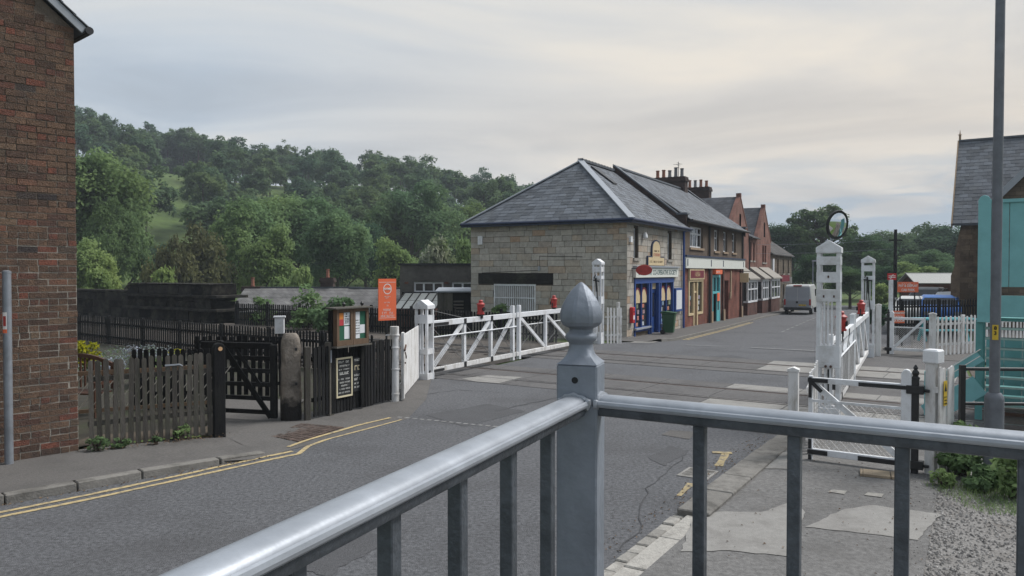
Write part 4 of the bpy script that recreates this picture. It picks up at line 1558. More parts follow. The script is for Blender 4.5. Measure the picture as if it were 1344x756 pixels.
# ------------------------------------------------------------------ wicket gates for walkers
def wicket(label, a, b, H, black_post_at_end=True, flip=False):
    """a: latch end, b: hinge end"""
    L = (V2(b) - V2(a)).length
    root = thing('wicket_gate', label, 'gate', (a[0], a[1], .03), ang(a, b), 'white wicket gates for walkers')
    D = .06
    mb = MB(); mb.box(.03, .085, -D / 2, D / 2, .03, H + .05); mk('stile', mb, 'white_paint', root, bev=.006)
    mb = MB()
    xs = L - .1
    mb.prism([(xs - .06, -.02), (xs + .06, -.02), (xs + .06, H + .16), (xs + .035, H + .205), (xs, H + .22), (xs - .035, H + .205), (xs - .06, H + .16)], -D / 2 - .008, D / 2 + .008, 'xz')
    mk('stile', mb, 'white_paint', root, bev=.006)
    for nm, z, h in (('top_rail', H - .045, .075), ('bottom_rail', .10, .085)):
        mb = MB(); mb.box(.085, xs - .06, -D / 2, D / 2, z, z + h); mk(nm, mb, 'white_paint', root, bev=.005)
        mb = MB(); mb.box(.50 * L, L + .02, -D / 2 - .012, -D / 2 - .003, z + .005, z + h - .02); mk('hinge_strap', mb, 'black_iron', root)
        mb = MB(); mb.box(.025, .28, -D / 2 - .012, -D / 2 - .003, z + .012, z + h - .012)
        mb.box(.035, .075, -D / 2 - .0125, -D / 2 - .0035, z + (h if nm == 'bottom_rail' else -.2), z + (h + .13 if nm == 'bottom_rail' else 0))
        mb.box(.035, .075, -D / 2 - .0125, -D / 2 - .0035, z - .06 if nm == 'bottom_rail' else z, z + .004 if nm == 'bottom_rail' else z + h)
        mk('corner_strap', mb, 'black_iron', root)
    mb = MB(); mb.bar((.09, 0, H - .05), (xs - .07, 0, .2), .075, .04, up=(0, 1, 0)); mk('brace', mb, 'white_paint', root)
    mb = MB(); mb.bar((.07, -D / 2 - .008, H - .03), (.2, -D / 2 - .008, H - .155), .05, .008, up=(0, 1, 0)); mk('corner_strap', mb, 'black_iron', root)
    mb = MB(); mb.box(.05, xs, -D / 2 - .01, -D / 2 + .012, H - .30, H - .265); mk('mid_rod', mb, 'white_paint', root)
    mb = MB(); wire_net(mb, ((.09, .02, .19), (xs - .06, .02, .19), (xs - .06, .02, H - .28), (.09, .02, H - .28)), .062, .0028)
    mk('wire_netting', mb, 'worn_white_paint', root, kind='stuff', fix=False)
    # iron hanging post with a turned finial
    hp_ = thing('iron_hanging_post', label.replace('wicket gate', 'gate').split(' ')[0] + ' black iron hanging post with turned finial at a white wicket', 'post', (b[0], b[1], 0), ang(a, b))
    mb = MB(); mb.box(-.04, .04, -.04, .04, -.1, H + .13); mk('post', mb, 'black_iron', hp_, bev=.006)
    mb = MB(); mb.lathe([(.05, H + .13), (.05, H + .15), (.03, H + .17), (.042, H + .2), (.042, H + .22), (.02, H + .25), (.03, H + .27), (.008, H + .31)], n=12)
    mk('finial', mb, 'black_iron', hp_, smooth=True)
    for z in (H - .01, .16):
        mb = MB(); mb.box(-.10, .10, -.055, .055, z - .045, z + .06); mb.tube((.1, 0, z), (.16, 0, z), .02, n=8)
        mk('hinge_block', mb, 'black_iron', hp_, bev=.005)
    return root


wicket('near white wicket gate with chain-link netting behind the guard rail', (4.0, 10.42), (5.09, 9.68), 1.12)
ga2, gb2 = (12.80, 23.72), (11.90, 24.3)
wicket('distant white wicket gate left of the white paling fence', ga2, gb2, 1.12)
# square white posts
for c, h, w, lab in (((3.86, 10.52), 1.30, .13, 'square white post at the latch side of the near wicket'),
                     ((11.32, 23.75), 1.62, .16, 'square white post between far gate post and far wicket'),
                     ((12.95, 23.66), 1.35, .2, 'stout square white post joining far wicket and paling fence')):
    t_ = thing('square_post', lab, 'post', (c[0], c[1], 0), FACE_L)
    mb = MB(); mb.box(-w / 2, w / 2, -w / 2, w / 2, -.1, h - .06); mk('post', mb, 'worn_white_paint', t_, bev=.008)
    mb = MB(); mb.prism([(-w / 2 - .012, h - .06), (w / 2 + .012, h - .06), (w / 2 + .012, h - .03), (0, h), (-w / 2 - .012, h - .03)], -w / 2 - .012, w / 2 + .012, 'xz')
    mk('cap', mb, 'worn_white_paint', t_)
fence('picket_fence', 'white paling fence running right from the far wicket to the stairs', (13.08, 23.72), (19.4, 27.0), 0, 1.22, 34, .085, 'worn_white_paint', rails=(.28, .8), posts=(1.5, 3.3, 5.0), tilt=.006, z1=0)
fence('picket_fence', 'white paling wing between right gate and square post', (4.12, 10.62), (4.9, 12.3), 0, 1.2, 9, .08, 'worn_white_paint', rails=(.25, .8), tilt=.006)

# near wing with cap post and warning notice
pp0, pp1 = Vector((5.30, 9.52)), Vector((5.62, 9.75))
nf = fence('picket_fence', 'short white paling wing with capped post and yellow warning notice', pp0, pp1 + Vector((.0, .0)), 0, 1.41, 4, .085, 'worn_white_paint', rails=(.3, .8), tilt=.004)
mb = MB(); mb.box(.0, .12, .05, .17, -.1, 1.45); mk('post', mb, 'worn_white_paint', nf)
mb = MB(); mb.box(-.03, .165, .01, .2, 1.45, 1.63); mk('cap', mb, 'white_paint', nf, bev=.02)
mb = MB(); mb.box(.09, .17, -.018, -.012, .93, 1.24); wn_ = mk('warning_notice', mb, mat('yellow_plate', (.62, .43, .05), .5, .08, 10), nf)
mb = MB(); mb.prism([(.10, 1.11), (.16, 1.11), (.13, 1.21)], -.0205, -.0185, 'xz')
for i in range(3):
    scribble(mb, .10, .16, -.0183, 1.03 - i * .04, .016, 90 + i)
mk('print', mb, 'blackboard', wn_)
# black tubular rail along the railway
tr_ = thing('tubular_rail', 'black two-rail tubular fence running right behind the lamp post', 'railing', (pp1.x + .1, pp1.y, 0), R(-4))
for z in (.93, 1.37):
    mb = MB(); mb.tube((0, 0, z), (6, 0, z), .022, n=8); mk('rail', mb, 'black_iron', tr_, smooth=True)
for x in (0, 2.0, 4.0, 6.0):
    mb = MB(); mb.box(x - .03, x + .03, -.03, .03, -.1, 1.42); mk('post', mb, 'black_iron', tr_)
cov = thing('timber_cover', 'tan timber cover board on the ground below the near wicket', 'cover', (gp(1153, 624, .06).x, gp(1153, 624, .06).y, .06), R(-24))
tanw = mat('tan_board', (.34, .27, .19), .9, .2, 9, .3, 40, dirt=(.2, .16, .12), dscale=4, damt=.6)
for x0, x1 in ((-.21, -.18), (-.175, .13), (.14, .34)):
    mb = MB(); mb.box(x0, x1, -.14, .14, 0, .035); mk('plank', mb, 'tan_board', cov, bev=.004)

# ------------------------------------------------------------------ building kit
def brickmat(name, c1, c2, cm, scale=1.0, bw=.225, bh=.075, squash=1.0, offs=.5, dirt=None):
    m = bpy.data.materials.new(name); m.use_nodes = True
    n, l = m.node_tree.nodes, m.node_tree.links
    b = n['Principled BSDF']; b.inputs['Roughness'].default_value = .92; b.inputs['Specular IOR Level'].default_value = .2
    tc = n.new('ShaderNodeTexCoord'); sx = n.new('ShaderNodeSeparateXYZ'); l.new(tc.outputs['Object'], sx.inputs[0])
    ad = n.new('ShaderNodeMath'); ad.operation = 'ADD'; l.new(sx.outputs[0], ad.inputs[0]); l.new(sx.outputs[1], ad.inputs[1])
    cb_ = n.new('ShaderNodeCombineXYZ'); l.new(ad.outputs[0], cb_.inputs[0]); l.new(sx.outputs[2], cb_.inputs[1])
    br = n.new('ShaderNodeTexBrick')
    br.inputs['Scale'].default_value = 1.0
    br.inputs['Brick Width'].default_value = bw; br.inputs['Row Height'].default_value = bh
    br.inputs['Mortar Size'].default_value = .008 * scale; br.inputs['Mortar Smooth'].default_value = .3
    br.inputs['Color1'].default_value = (*c1, 1); br.inputs['Color2'].default_value = (*c2, 1); br.inputs['Mortar'].default_value = (*cm, 1)
    br.offset = offs
    l.new(cb_.outputs[0], br.inputs['Vector'])
    nz = n.new('ShaderNodeTexNoise'); nz.inputs['Scale'].default_value = 1.3; nz.inputs['Detail'].default_value = 8
    l.new(tc.outputs['Object'], nz.inputs['Vector'])
    mr = n.new('ShaderNodeMapRange'); mr.inputs[1].default_value = .3; mr.inputs[2].default_value = .7; mr.inputs[3].default_value = .62; mr.inputs[4].default_value = 1.25
    l.new(nz.outputs[0], mr.inputs[0])
    vs = n.new('ShaderNodeVectorMath'); vs.operation = 'SCALE'; l.new(br.outputs[0], vs.inputs[0]); l.new(mr.outputs[0], vs.inputs['Scale'])
    l.new(vs.outputs[0], b.inputs['Base Color'])
    bp_ = n.new('ShaderNodeBump'); bp_.inputs['Strength'].default_value = .6; bp_.inputs['Distance'].default_value = .01
    iv = n.new('ShaderNodeMath'); iv.operation = 'SUBTRACT'; iv.inputs[0].default_value = 1; l.new(br.outputs['Fac'], iv.inputs[1])
    l.new(iv.outputs[0], bp_.inputs['Height']); l.new(bp_.outputs[0], b.inputs['Normal'])
    MATS[name] = m
    return m


brickmat('red_brick', (.23, .075, .05), (.17, .06, .045), (.17, .12, .10))
brickmat('dark_brick', (.13, .055, .042), (.09, .045, .038), (.10, .08, .07))
brickmat('gable_brick', (.235, .105, .08), (.19, .088, .07), (.19, .15, .125))
brickmat('sooty_brick', (.075, .048, .042), (.055, .04, .036), (.06, .05, .046))
brickmat('slate_roof', (.095, .098, .11), (.07, .073, .082), (.035, .036, .04), bw=.30, bh=.19)
brickmat('slate_roof_brown', (.10, .094, .09), (.075, .07, .068), (.04, .038, .036), bw=.30, bh=.2)
brickmat('rubble_stone', (.165, .13, .095), (.11, .088, .065), (.08, .065, .05), bw=.42, bh=.2, scale=1.5)
mat('roughcast', (.135, .10, .075), .95, .3, 9, .8, 60, dirt=(.085, .065, .05), dscale=1.2, damt=.6)
mat('grey_render', (.125, .115, .105), .95, .3, 5, .6, 40, dirt=(.06, .056, .052), dscale=.9, damt=.75)
mat('ashlar', (.24, .19, .14), .93, .28, 7, .7, 30, dirt=(.22, .205, .185), dscale=1.6, damt=.5,
    ramp=[(0, (.34, .315, .275)), (.25, (.41, .38, .335)), (.5, (.45, .415, .365)), (.72, (.375, .345, .30)), (.88, (.42, .35, .275)), (.96, (.40, .28, .195)), (1, (.36, .34, .305))])
mat('ashlar_joint', (.085, .07, .055), .95, .3, 8)
mat('black_stone', (.018, .017, .016), .95, .5, 3, .9, 12, dirt=(.055, .055, .04), dscale=1.1, damt=.6)
mat('blue_paint', (.018, .062, .24), .45, .1, 6, spec=.5)
mat('navy_paint', (.016, .027, .065), .5, .12, 6, spec=.5)
mat('cream_board', (.58, .46, .28), .6, .1, 5)
mat('sign_board', (.66, .67, .62), .6, .06, 5)
mat('sign_letters', (.06, .11, .11), .6, .1, 5)
mat('teal_paint', (.10, .42, .46), .5, .1, 5, spec=.45)
mat('maroon_paint', (.16, .016, .03), .5, .1, 5)
mat('brown_door', (.075, .035, .022), .55, .2, 5)
mat('green_plastic', (.018, .075, .032), .5, .12, 6, spec=.45)
mat('grey_lid', (.35, .35, .33), .6, .1, 6)
mat('post_red', (.48, .02, .025), .4, .08, 5, spec=.5)
mat('chimney_pot_red', (.24, .105, .07), .85, .25, 6)
mat('chimney_pot_grey', (.17, .165, .17), .85, .25, 6)
mat('sandstone', (.30, .22, .15), .92, .25, 6, .4, 30)
mat('stone_sill', (.28, .26, .23), .92, .2, 6)
mat('dark_room', (.012, .012, .013), .6, .4, 2)
mat('goods', (.30, .28, .25), .8, .6, 4, ramp=[(0, (.5, .48, .45)), (.4, (.2, .3, .4)), (.6, (.5, .15, .1)), (.8, (.15, .25, .15)), (1, (.6, .5, .3))])
mat('curtain', (.34, .33, .31), .9, .2, 5)
glassmat('pane', (.025, .028, .032), .06)


def wall_face(mb, x0, x1, z0, z1, openings, y=0.0, depth=.16):
    """front face in the plane y with rectangular openings and their reveals"""
    xs = sorted({x0, x1, *[v for o in openings for v in o[:2]]})
    zs = sorted({z0, z1, *[v for o in openings for v in o[2:4]]})
    for a, b in zip(xs, xs[1:]):
        for c, d in zip(zs, zs[1:]):
            mx, mz = (a + b) / 2, (c + d) / 2
            if any(o[0] < mx < o[1] and o[2] < mz < o[3] for o in openings):
                continue
            mb.sheet([(a, y, c), (b, y, c), (b, y, d), (a, y, d)])
    for a, b, c, d in [o[:4] for o in openings]:
        mb.sheet([(a, y, c), (a, y, d), (a, y + depth, d), (a, y + depth, c)])
        mb.sheet([(b, y, d), (b, y, c), (b, y + depth, c), (b, y + depth, d)])
        mb.sheet([(a, y, d), (b, y, d), (b, y + depth, d), (a, y + depth, d)])
        mb.sheet([(b, y, c), (a, y, c), (a, y + depth, c), (b, y + depth, c)])


def window(root, x0, x1, z0, z1, y=.10, frame='white_paint', nx=1, nz=1, fw=.06, sill=None, transom=None, pane='pane', name='window', curtain=False):
    mb = MB()
    mb.box(x0, x0 + fw, y, y + .06, z0, z1); mb.box(x1 - fw, x1, y, y + .06, z0, z1)
    mb.box(x0 + fw, x1 - fw, y, y + .06, z0, z0 + fw); mb.box(x0 + fw, x1 - fw, y, y + .06, z1 - fw, z1)
    for i in range(1, nx):
        x = x0 + (x1 - x0) * i / nx
        mb.box(x - fw / 2, x + fw / 2, y + .003, y + .057, z0 + fw, z1 - fw)
    zl = [z0 + (z1 - z0) * i / nz for i in range(1, nz)] if transom is None else [z0 + (z1 - z0) * transom]
    for z in zl:
        mb.box(x0 + fw, x1 - fw, y + .006, y + .054, z - fw / 2, z + fw / 2)
    w = mk(name, mb, frame, root, kind=None)
    mb = MB(); mb.box(x0 + fw * .5, x1 - fw * .5, y + .03, y + .036, z0 + fw * .5, z1 - fw * .5)
    mk('pane', mb, pane, w)
    if curtain:
        mb = MB(); mb.box(x0 + fw, x0 + fw + (x1 - x0) * .22, y + .022, y + .028, z0 + fw, z1 - fw)
        mk('blind', mb, 'curtain', w)
    if sill:
        mb = MB(); mb.box(x0 - .08, x1 + .08, -.07, y, z0 - .12, z0 - .003)
        mk('sill', mb, sill, w)
    return w


RPHI = math.pi / 2 - RTH
RZ0 = -.30

# ------------------------------------------------------------------ stone shop with hipped slate roof
LC, DC, EC, RG = 8.4, 7.6, 5.12, 8.25
shop = thing('stone_shop', 'square stone shop with hipped slate roof and blue shopfront beside the crossing', 'shop', (KX, KY, RZ0), RPHI)
ops = [(.80, 1.42, 3.5, 4.78), (5.6, 6.3, 3.5, 4.78), (.85, 6.5, .0, 2.62)]
mb = MB()
wall_face(mb, .03, LC, -.5, EC, ops, .03, .35)
# other sides as a shell
wopen = (4.25, 6.38, 1.1, 2.36)
mb.sheet([(LC, .03, -.5), (LC, DC, -.5), (LC, DC, EC), (LC, .03, EC)])
mb.sheet([(LC, DC, -.5), (.03, DC, -.5), (.03, DC, EC), (LC, DC, EC)])
for a, b, c, d in ((.03, wopen[0], -.5, EC), (wopen[1], DC, -.5, EC), (wopen[0], wopen[1], -.5, wopen[2]), (wopen[0], wopen[1], wopen[3], EC)):
    mb.sheet([(.03, b, c), (.03, a, c), (.03, a, d), (.03, b, d)])
swall = mk('wall', mb, 'ashlar_joint', shop, fix=False)
rg = random.Random(21)
lintel = (3.39, 7.19, 2.37, 2.84)
z = -.35
ns = 0
cz = 0
while z < EC - .04:
    h = rg.choice((.25, .27, .27, .30))
    if z + h > EC - .02:
        h = EC - .01 - z
    y = -.0
    while y < DC - .02:
        w = rg.uniform(.34, .86)
        if y == 0:
            w = .62 if cz % 2 else .36
        if y + w > DC - .25:
            w = DC - y
        # trim against openings
        a, b = y + .008, y + w - .008
        for (oa, ob, oc, od) in (wopen, lintel):
            if z + h > oc + .02 and z < od - .02:
                if a < oa < b and b - oa < b - a:
                    b = oa - .006
                elif a >= oa - .01 and b <= ob + .01:
                    a = b
                elif a < ob < b:
                    a = ob + .006
        if b - a > .06:
            m1 = MB()
            pr = -rg.uniform(.0, .018)
            j = lambda: rg.uniform(-.007, .007)
            vs = [(pr, b + j(), z + .008 + j()), (pr, a + j(), z + .008 + j()), (pr, a + j(), z + h - .008 + j()), (pr, b + j(), z + h - .008 + j()),
                  (.034, b, z + .006), (.034, a, z + .006), (.034, a, z + h - .006), (.034, b, z + h - .006)]
            m1.add(vs, [(0, 1, 2, 3), (0, 4, 5, 1), (1, 5, 6, 2), (2, 6, 7, 3), (3, 7, 4, 0)])
            mk('stone', m1, 'ashlar', swall)
            ns += 1
        y += w
    z += h
    cz += 1
# street front stones, seen edge-on: one joined skin
mb = MB()
z = -.35
cz = 0
while z < EC - .04:
    h = rg.choice((.25, .27, .27, .30))
    h = min(h, EC - .01 - z)
    x = 0
    while x < LC - .02:
        w = rg.uniform(.34, .8)
        if x == 0:
            w = .36 if cz % 2 else .62
        if x + w > LC - .25:
            w = LC - x
        a, b = x + .008, x + w - .008
        ok = True
        for (oa, ob, oc, od) in ops:
            if z + h > oc + .03 and z < od - .03:
                if a >= oa - .02 and b <= ob + .02:
                    ok = False
                elif a < oa < b and ob >= b:
                    b = oa - .004
                elif oa <= a < ob < b:
                    a = ob + .004
                elif a < oa and b > ob:
                    mb.box(ob + .004, b, -rg.uniform(0, .014), .035, z + .008, z + h - .008, rnd=rg.random())
                    b = oa - .004
        if ok and b - a > .04:
            mb.box(a, b, -rg.uniform(0, .014), .035, z + .008, z + h - .008, rnd=rg.random())
        x += w
    z += h
    cz += 1
mk('front_stones', mb, 'ashlar', swall, kind='stuff')
# dark timber lintel and barred window on the side wall
mb = MB(); mb.box(-.03, .05, *lintel)
mk('lintel', mb, 'black_stone', shop)
wz0, wz1, wy0, wy1 = wopen[2], wopen[3], wopen[0], wopen[1]
mb = MB()
mb.box(.0, .06, wy0, wy0 + .07, wz0, wz1); mb.box(.0, .06, wy1 - .07, wy1, wz0, wz1); mb.box(.0, .06, wy0 + .07, wy1 - .07, wz1 - .08, wz1); mb.box(0, .06, wy0 + .07, wy1 - .07, wz0, wz0 + .07)
sw = mk('side_window', mb, 'white_paint', shop)
mb = MB(); mb.box(.08, .09, wy0, wy1, wz0, wz1); mk('pane', mb, 'curtain', sw)
for i in range(1, 19):
    y = wy0 + .05 + (wy1 - wy0 - .1) * i / 19
    mb = MB(); mb.tube((.01, y, wz0 + .05), (.01, y, wz1 - .05), .017, n=6)
    mk('window_bar', mb, 'white_paint', sw)
mb = MB(); mb.box(-.005, .02, wy0 + .07, wy1 - .07, 1.72, 1.76); mk('window_bar', mb, 'white_paint', sw)
for nm, b_ in (('alarm_box', (-.10, -.002, 6.95, 7.18, 4.15, 4.55)), ('cable_box', (-.06, -.002, 4.02, 4.12, 2.95, 3.15))):
    mb = MB(); mb.box(*b_); mk(nm, mb, 'white_paint' if nm == 'alarm_box' else 'lead', shop, bev=.01)
mb = MB(); mb.path([(-.02, 7.0, 2.86), (-.02, 4.05, 2.98), (-.02, 4.05, 3.6), (-.02, 2.0, 3.55)], .012, 5); mk('cable', mb, 'gutter_black', shop)

# roof
ov = .32
A0, B0 = (-ov, -ov), (-ov, DC + ov)
ze = EC - .02
hx = DC / 2 + .1
apex, rend = (hx, DC / 2, RG), (LC - .02, DC / 2, RG)


def slate_plane(mb, eaveL, eaveR, topL, topR, rows, sw_, thick=.012):
    """courses of overlapping slates on a plane; top edge may be shorter (hips)"""
    eL, eR, tL, tR = [Vector(p) for p in (eaveL, eaveR, topL, topR)]
    nrm = (eR - eL).cross(tL - eL if (tL - eL).length else tR - eL).normalized()
    if nrm.z < 0:
        nrm = -nrm
    for r in range(rows):
        u0, u1 = r / rows, min(1.0, (r + 1.75) / rows)
        L0, R0 = eL.lerp(tL, u0), eR.lerp(tR, u0)
        L1, R1 = eL.lerp(tL, u1), eR.lerp(tR, u1)
        ln = (R0 - L0).length
        k = max(1, round(ln / sw_))
        o_ = .5 if r % 2 else 0
        s0 = [max(0, min(1, (i - o_) / k)) for i in range(k + 2)]
        for a, b in zip(s0, s0[1:]):
            if b - a < .2 / k:
                continue
            g_ = .012 / max(ln, .1)
            lift = nrm * (thick + random.uniform(0, .008))
            p = [L0.lerp(R0, a + g_) + lift, L0.lerp(R0, b - g_) + lift, L1.lerp(R1, b - g_ * .6) + nrm * .002, L1.lerp(R1, a + g_ * .6) + nrm * .002]
            q = [p[0] - nrm * thick, p[1] - nrm * thick]
            mb.add(p + q, [(0, 1, 2, 3), (4, 5, 1, 0), (5, 1, 2), (4, 3, 0)], random.random())


mb = MB()
mb.sheet([(-ov, -ov, ze), (LC, -ov, ze), (LC, DC / 2, RG), apex])
mb.sheet([(-ov, DC + ov, ze), (-ov, -ov, ze), apex])
mb.sheet([(LC, DC + ov, ze), (-ov, DC + ov, ze), apex, (LC, DC / 2, RG)])
mb.sheet([(-ov, -ov, ze - .01), (-ov, DC + ov, ze - .01), (LC, DC + ov, ze - .01), (LC, -ov, ze - .01)])
sroof = mk('roof', mb, 'slate', shop, fix=False)
mb = MB()
slate_plane(mb, (-ov, DC + ov, ze + .01), (-ov, -ov, ze + .01), apex, apex, 21, .42)
mk('hip_slates', mb, 'slate', sroof, kind='stuff')
mb = MB()
slate_plane(mb, (-ov, -ov, ze + .01), (LC, -ov, ze + .01), apex, (LC, DC / 2, RG), 21, .40)
mk('front_slates', mb, 'slate', sroof, kind='stuff')
for p in ((-ov, -ov, ze + .03), (-ov, DC + ov, ze + .03)):
    mb = MB(); mb.bar(p, (apex[0], apex[1], apex[2] + .04), .30, .05); mk('hip_flashing', mb, 'lead', sroof)
mb = MB(); mb.bar((apex[0], apex[1], RG + .05), (LC, DC / 2, RG + .05), .26, .12)
for i in range(11):
    x = apex[0] + (LC - apex[0]) * i / 11
    mb.box(x, x + .03, DC / 2 - .14, DC / 2 + .14, RG + .02, RG + .135)
mk('ridge_tiles', mb, 'slate', sroof)
rs = lambda x, u, h=.05: Vector((x, -ov + (DC / 2 + ov) * u, ze + (RG - ze) * u + h))
mb = MB()
mb.add([rs(4.2, .62), rs(4.75, .62), rs(4.75, .9), rs(4.2, .9), rs(4.2, .62, .12), rs(4.75, .62, .12), rs(4.75, .9, .12), rs(4.2, .9, .12)],
       [(3, 2, 1, 0), (4, 5, 6, 7), (0, 1, 5, 4), (1, 2, 6, 5), (2, 3, 7, 6), (3, 0, 4, 7)])
mk('roof_light', mb, 'gutter_black', sroof)
mb = MB(); mb.box(-ov - .03, -ov + .05, -ov - .03, DC + ov, ze - .16, ze + .005); mb.box(-ov + .05, LC + .1, -ov - .03, -ov + .05, ze - .16, ze + .005)
mb.path([(-ov - .07, DC + ov, ze - .03), (-ov - .07, -ov - .07, ze - .03), (LC + .1, -ov - .07, ze - .03)], .06, 8)
mk('fascia_gutter', mb, 'navy_paint', shop)
mb = MB(); mb.box(-ov + .05, .02, -ov + .05, DC + .1, ze - .10, ze - .07); mb.box(.02, LC, -ov + .05, .02, ze - .10, ze - .07)
mk('soffit', mb, 'navy_paint', shop)
mb = MB(); mb.tube((LC - .35, -.10, -.2), (LC - .35, -.10, ze - .15), .06, n=10); mb.tube((LC - .35, -.1, ze - .15), (LC - .35, -ov - .05, ze - .05), .06, n=8)
mk('downpipe', mb, 'blue_paint', shop, smooth=True)
for (a, b, c, d) in ops[:2]:
    window(shop, a, b, c, d, y=.16, nx=1, transom=.62, sill='stone_sill')
mb = MB(); mb.box(.2, .42, -.10, -.002, 4.15, 4.4); mk('lamp_box', mb, 'white_paint', shop)
mb = MB(); mb.lathe([(.05, .0), (.12, .05), (.10, .2), (.04, .28)], c=(1.95, -.12, 4.35), n=12); mk('wall_lamp', mb, 'white_paint', shop, smooth=True)
# shopfront
sf0, sf1, sft = .85, 6.5, 2.62
mb = MB(); mb.box(sf0, sf1, .34, .36, 0, sft); mk('shop_interior', mb, 'dark_room', shop)
mb = MB()
for x in (sf0, 2.72, 3.05, 4.15, 4.42, sf1 - .13):
    mb.box(x, x + .13, -.05, .12, 0, sft - .22)
mb.box(sf0, sf1, -.06, .12, sft - .22, sft)
mb.box(sf0, 2.72, -.06, .12, .32, .5); mb.box(4.55, sf1, -.06, .12, .32, .5)
front = mk('shopfront', mb, 'blue_paint', shop)
mb = MB(); mb.box(sf0, 2.72, .0, .1, -.2, .32); mb.box(4.55, sf1, .0, .1, -.2, .32); mk('stall_riser', mb, 'rubble_stone', front)
for x0, x1 in ((.75, 2.85), (4.4, 6.6)):
    mb = MB(); mb.box(x0, x1, -.16, -.06, .42, .49); mk('window_sill', mb, 'lead', front)
for x0, x1 in ((.98, 1.85), (1.85, 2.72), (4.55, 5.46), (5.46, 6.37)):
    mb = MB(); mb.box(x0, x1, .06, .066, .5, sft - .22); mk('pane', mb, 'pane', front)
    mb = MB(); mb.box(x0 - .03, x0 + .03, -.02, .07, .5, sft - .22)
    mk('mullion', mb, 'blue_paint', front)
    # arched cream head panels
    mb = MB(); cx, rw = (x0 + x1) / 2, (x1 - x0) / 2 - .09
    pts = [(cx - rw, 1.55), (cx + rw, 1.55)] + [(cx + rw * math.cos(R(a)), 1.78 + rw * 1.2 * math.sin(R(a))) for a in range(0, 181, 20)]
    mb.prism(pts, .035, .05, 'xz')
    pn = mk('arched_panel', mb, 'cream_board', front)
    mb = MB(); pts2 = [(cx + (rw + .0) * math.cos(R(a)), 1.78 + rw * 1.2 * math.sin(R(a))) for a in range(20, 161, 14)]
    for p, q in zip(pts2, pts2[1:]):
        mb.bar((p[0], .03, p[1]), (q[0], .03, q[1]), .02, .06, up=(0, 0, 1))
    mk('arch_band', mb, 'maroon_paint', front)
    rg2 = random.Random(int(x0 * 10))
    for k in range(4):
        mb = MB(); xx = rg2.uniform(x0 + .1, x1 - .35); zz = .55 + k * .26
        mb.box(xx, xx + rg2.uniform(.2, .35), .052, .056, zz, zz + rg2.uniform(.14, .22))
        mk('window_card', mb, 'goods', front)
mb = MB(); mb.box(3.18, 4.15, .14, .19, .0, 2.1); dr = mk('door', mb, 'blue_paint', front)
mb = MB(); mb.box(3.32, 4.0, .13, .138, .85, 1.95); mk('pane', mb, 'pane', front)
mb = MB(); mb.box(3.18, 4.15, .10, .14, 2.12, sft - .22); mk('fanlight_panel', mb, 'cream_board', front)
mb = MB(); mb.box(.72, 6.95, -.14, -.002, 2.66, 3.1); fs_ = mk('fascia_sign', mb, 'sign_board', shop)
mb = MB(); mb.box(.70, 6.97, -.2, -.002, 3.103, 3.17); mk('cornice', mb, 'lead', fs_)
lettering('GROSMONT CO-OPERATIVE SOCIETY', .30, 'sign_letters', fs_, 3.86, -.143, 2.87, squeeze=1.12, bold=.006)
mb = MB()
mb.lathe([(.34, -.02), (.36, 0), (.34, .02)], n=24)
Mo = Matrix.Translation((.55, -.55, 2.98)) @ Matrix.Rotation(R(90), 4, 'Y') @ Matrix.Diagonal((.62, 1.0, 1.0, 1.0))
mb.v = [tuple(Mo @ Vector(p)) for p in mb.v]
po = mk('oval_sign', mb, 'red_paint', shop, smooth=True)
mb = MB(); mb.bar((.55, -.002, 3.05), (.55, -.25, 3.05), .04, .04); mk('bracket', mb, 'navy_paint', po)
# arched cream sign
mb = MB()
pts = [(2.46, 3.14), (4.9, 3.14), (4.9, 3.62), (4.32, 3.62)] + [(3.68 + .64 * math.cos(R(a)), 3.95 + .42 * math.sin(R(a))) for a in range(0, 181, 15)] + [(3.04, 3.62), (2.46, 3.62)]
mb.prism(pts, -.075, -.02, 'xz'); ar = mk('arched_sign', mb, 'navy_paint', shop)
ins = [(2.54, 3.2), (4.82, 3.2), (4.82, 3.56), (4.24, 3.56)] + [(3.68 + .55 * math.cos(R(a)), 3.95 + .35 * math.sin(R(a))) for a in range(0, 181, 15)] + [(3.12, 3.56), (2.54, 3.56)]
mb = MB(); mb.prism(ins, -.085, -.074, 'xz'); mk('sign_face', mb, 'cream_board', ar)
mb = MB(); scribble(mb, 2.7, 4.65, -.086, 3.32, .09, 12); mk('print', mb, 'brown_door', ar)
mb = MB(); scribble(mb, 3.22, 4.12, -.086, 3.62, .13, 13, 1); mk('red_print', mb, 'red_paint', ar)
mb = MB(); scribble(mb, 3.3, 4.05, -.086, 3.82, .07, 14); mk('print', mb, 'brown_door', ar)
# blue notice case and red letter box on the front
mb = MB(); mb.box(6.62, 7.75, -.12, -.002, .95, 2.1); nc = mk('notice_case', mb, 'blue_paint', shop)
mb = MB(); mb.box(6.72, 7.65, -.126, -.121, 1.05, 2.0); mk('poster', mb, 'poster_white', nc)
mb = MB(); mb.box(.30, .58, -.16, -.002, .75, 1.42); lb = mk('letter_box', mb, 'post_red', shop, bev=.02)
mb = MB(); mb.box(.36, .52, -.163, -.161, 1.2, 1.25); mk('slot', mb, 'blackboard', lb)
mb = MB(); mb.box(.36, .52, -.164, -.161, .9, 1.08); mk('plate', mb, 'sign_white', lb)

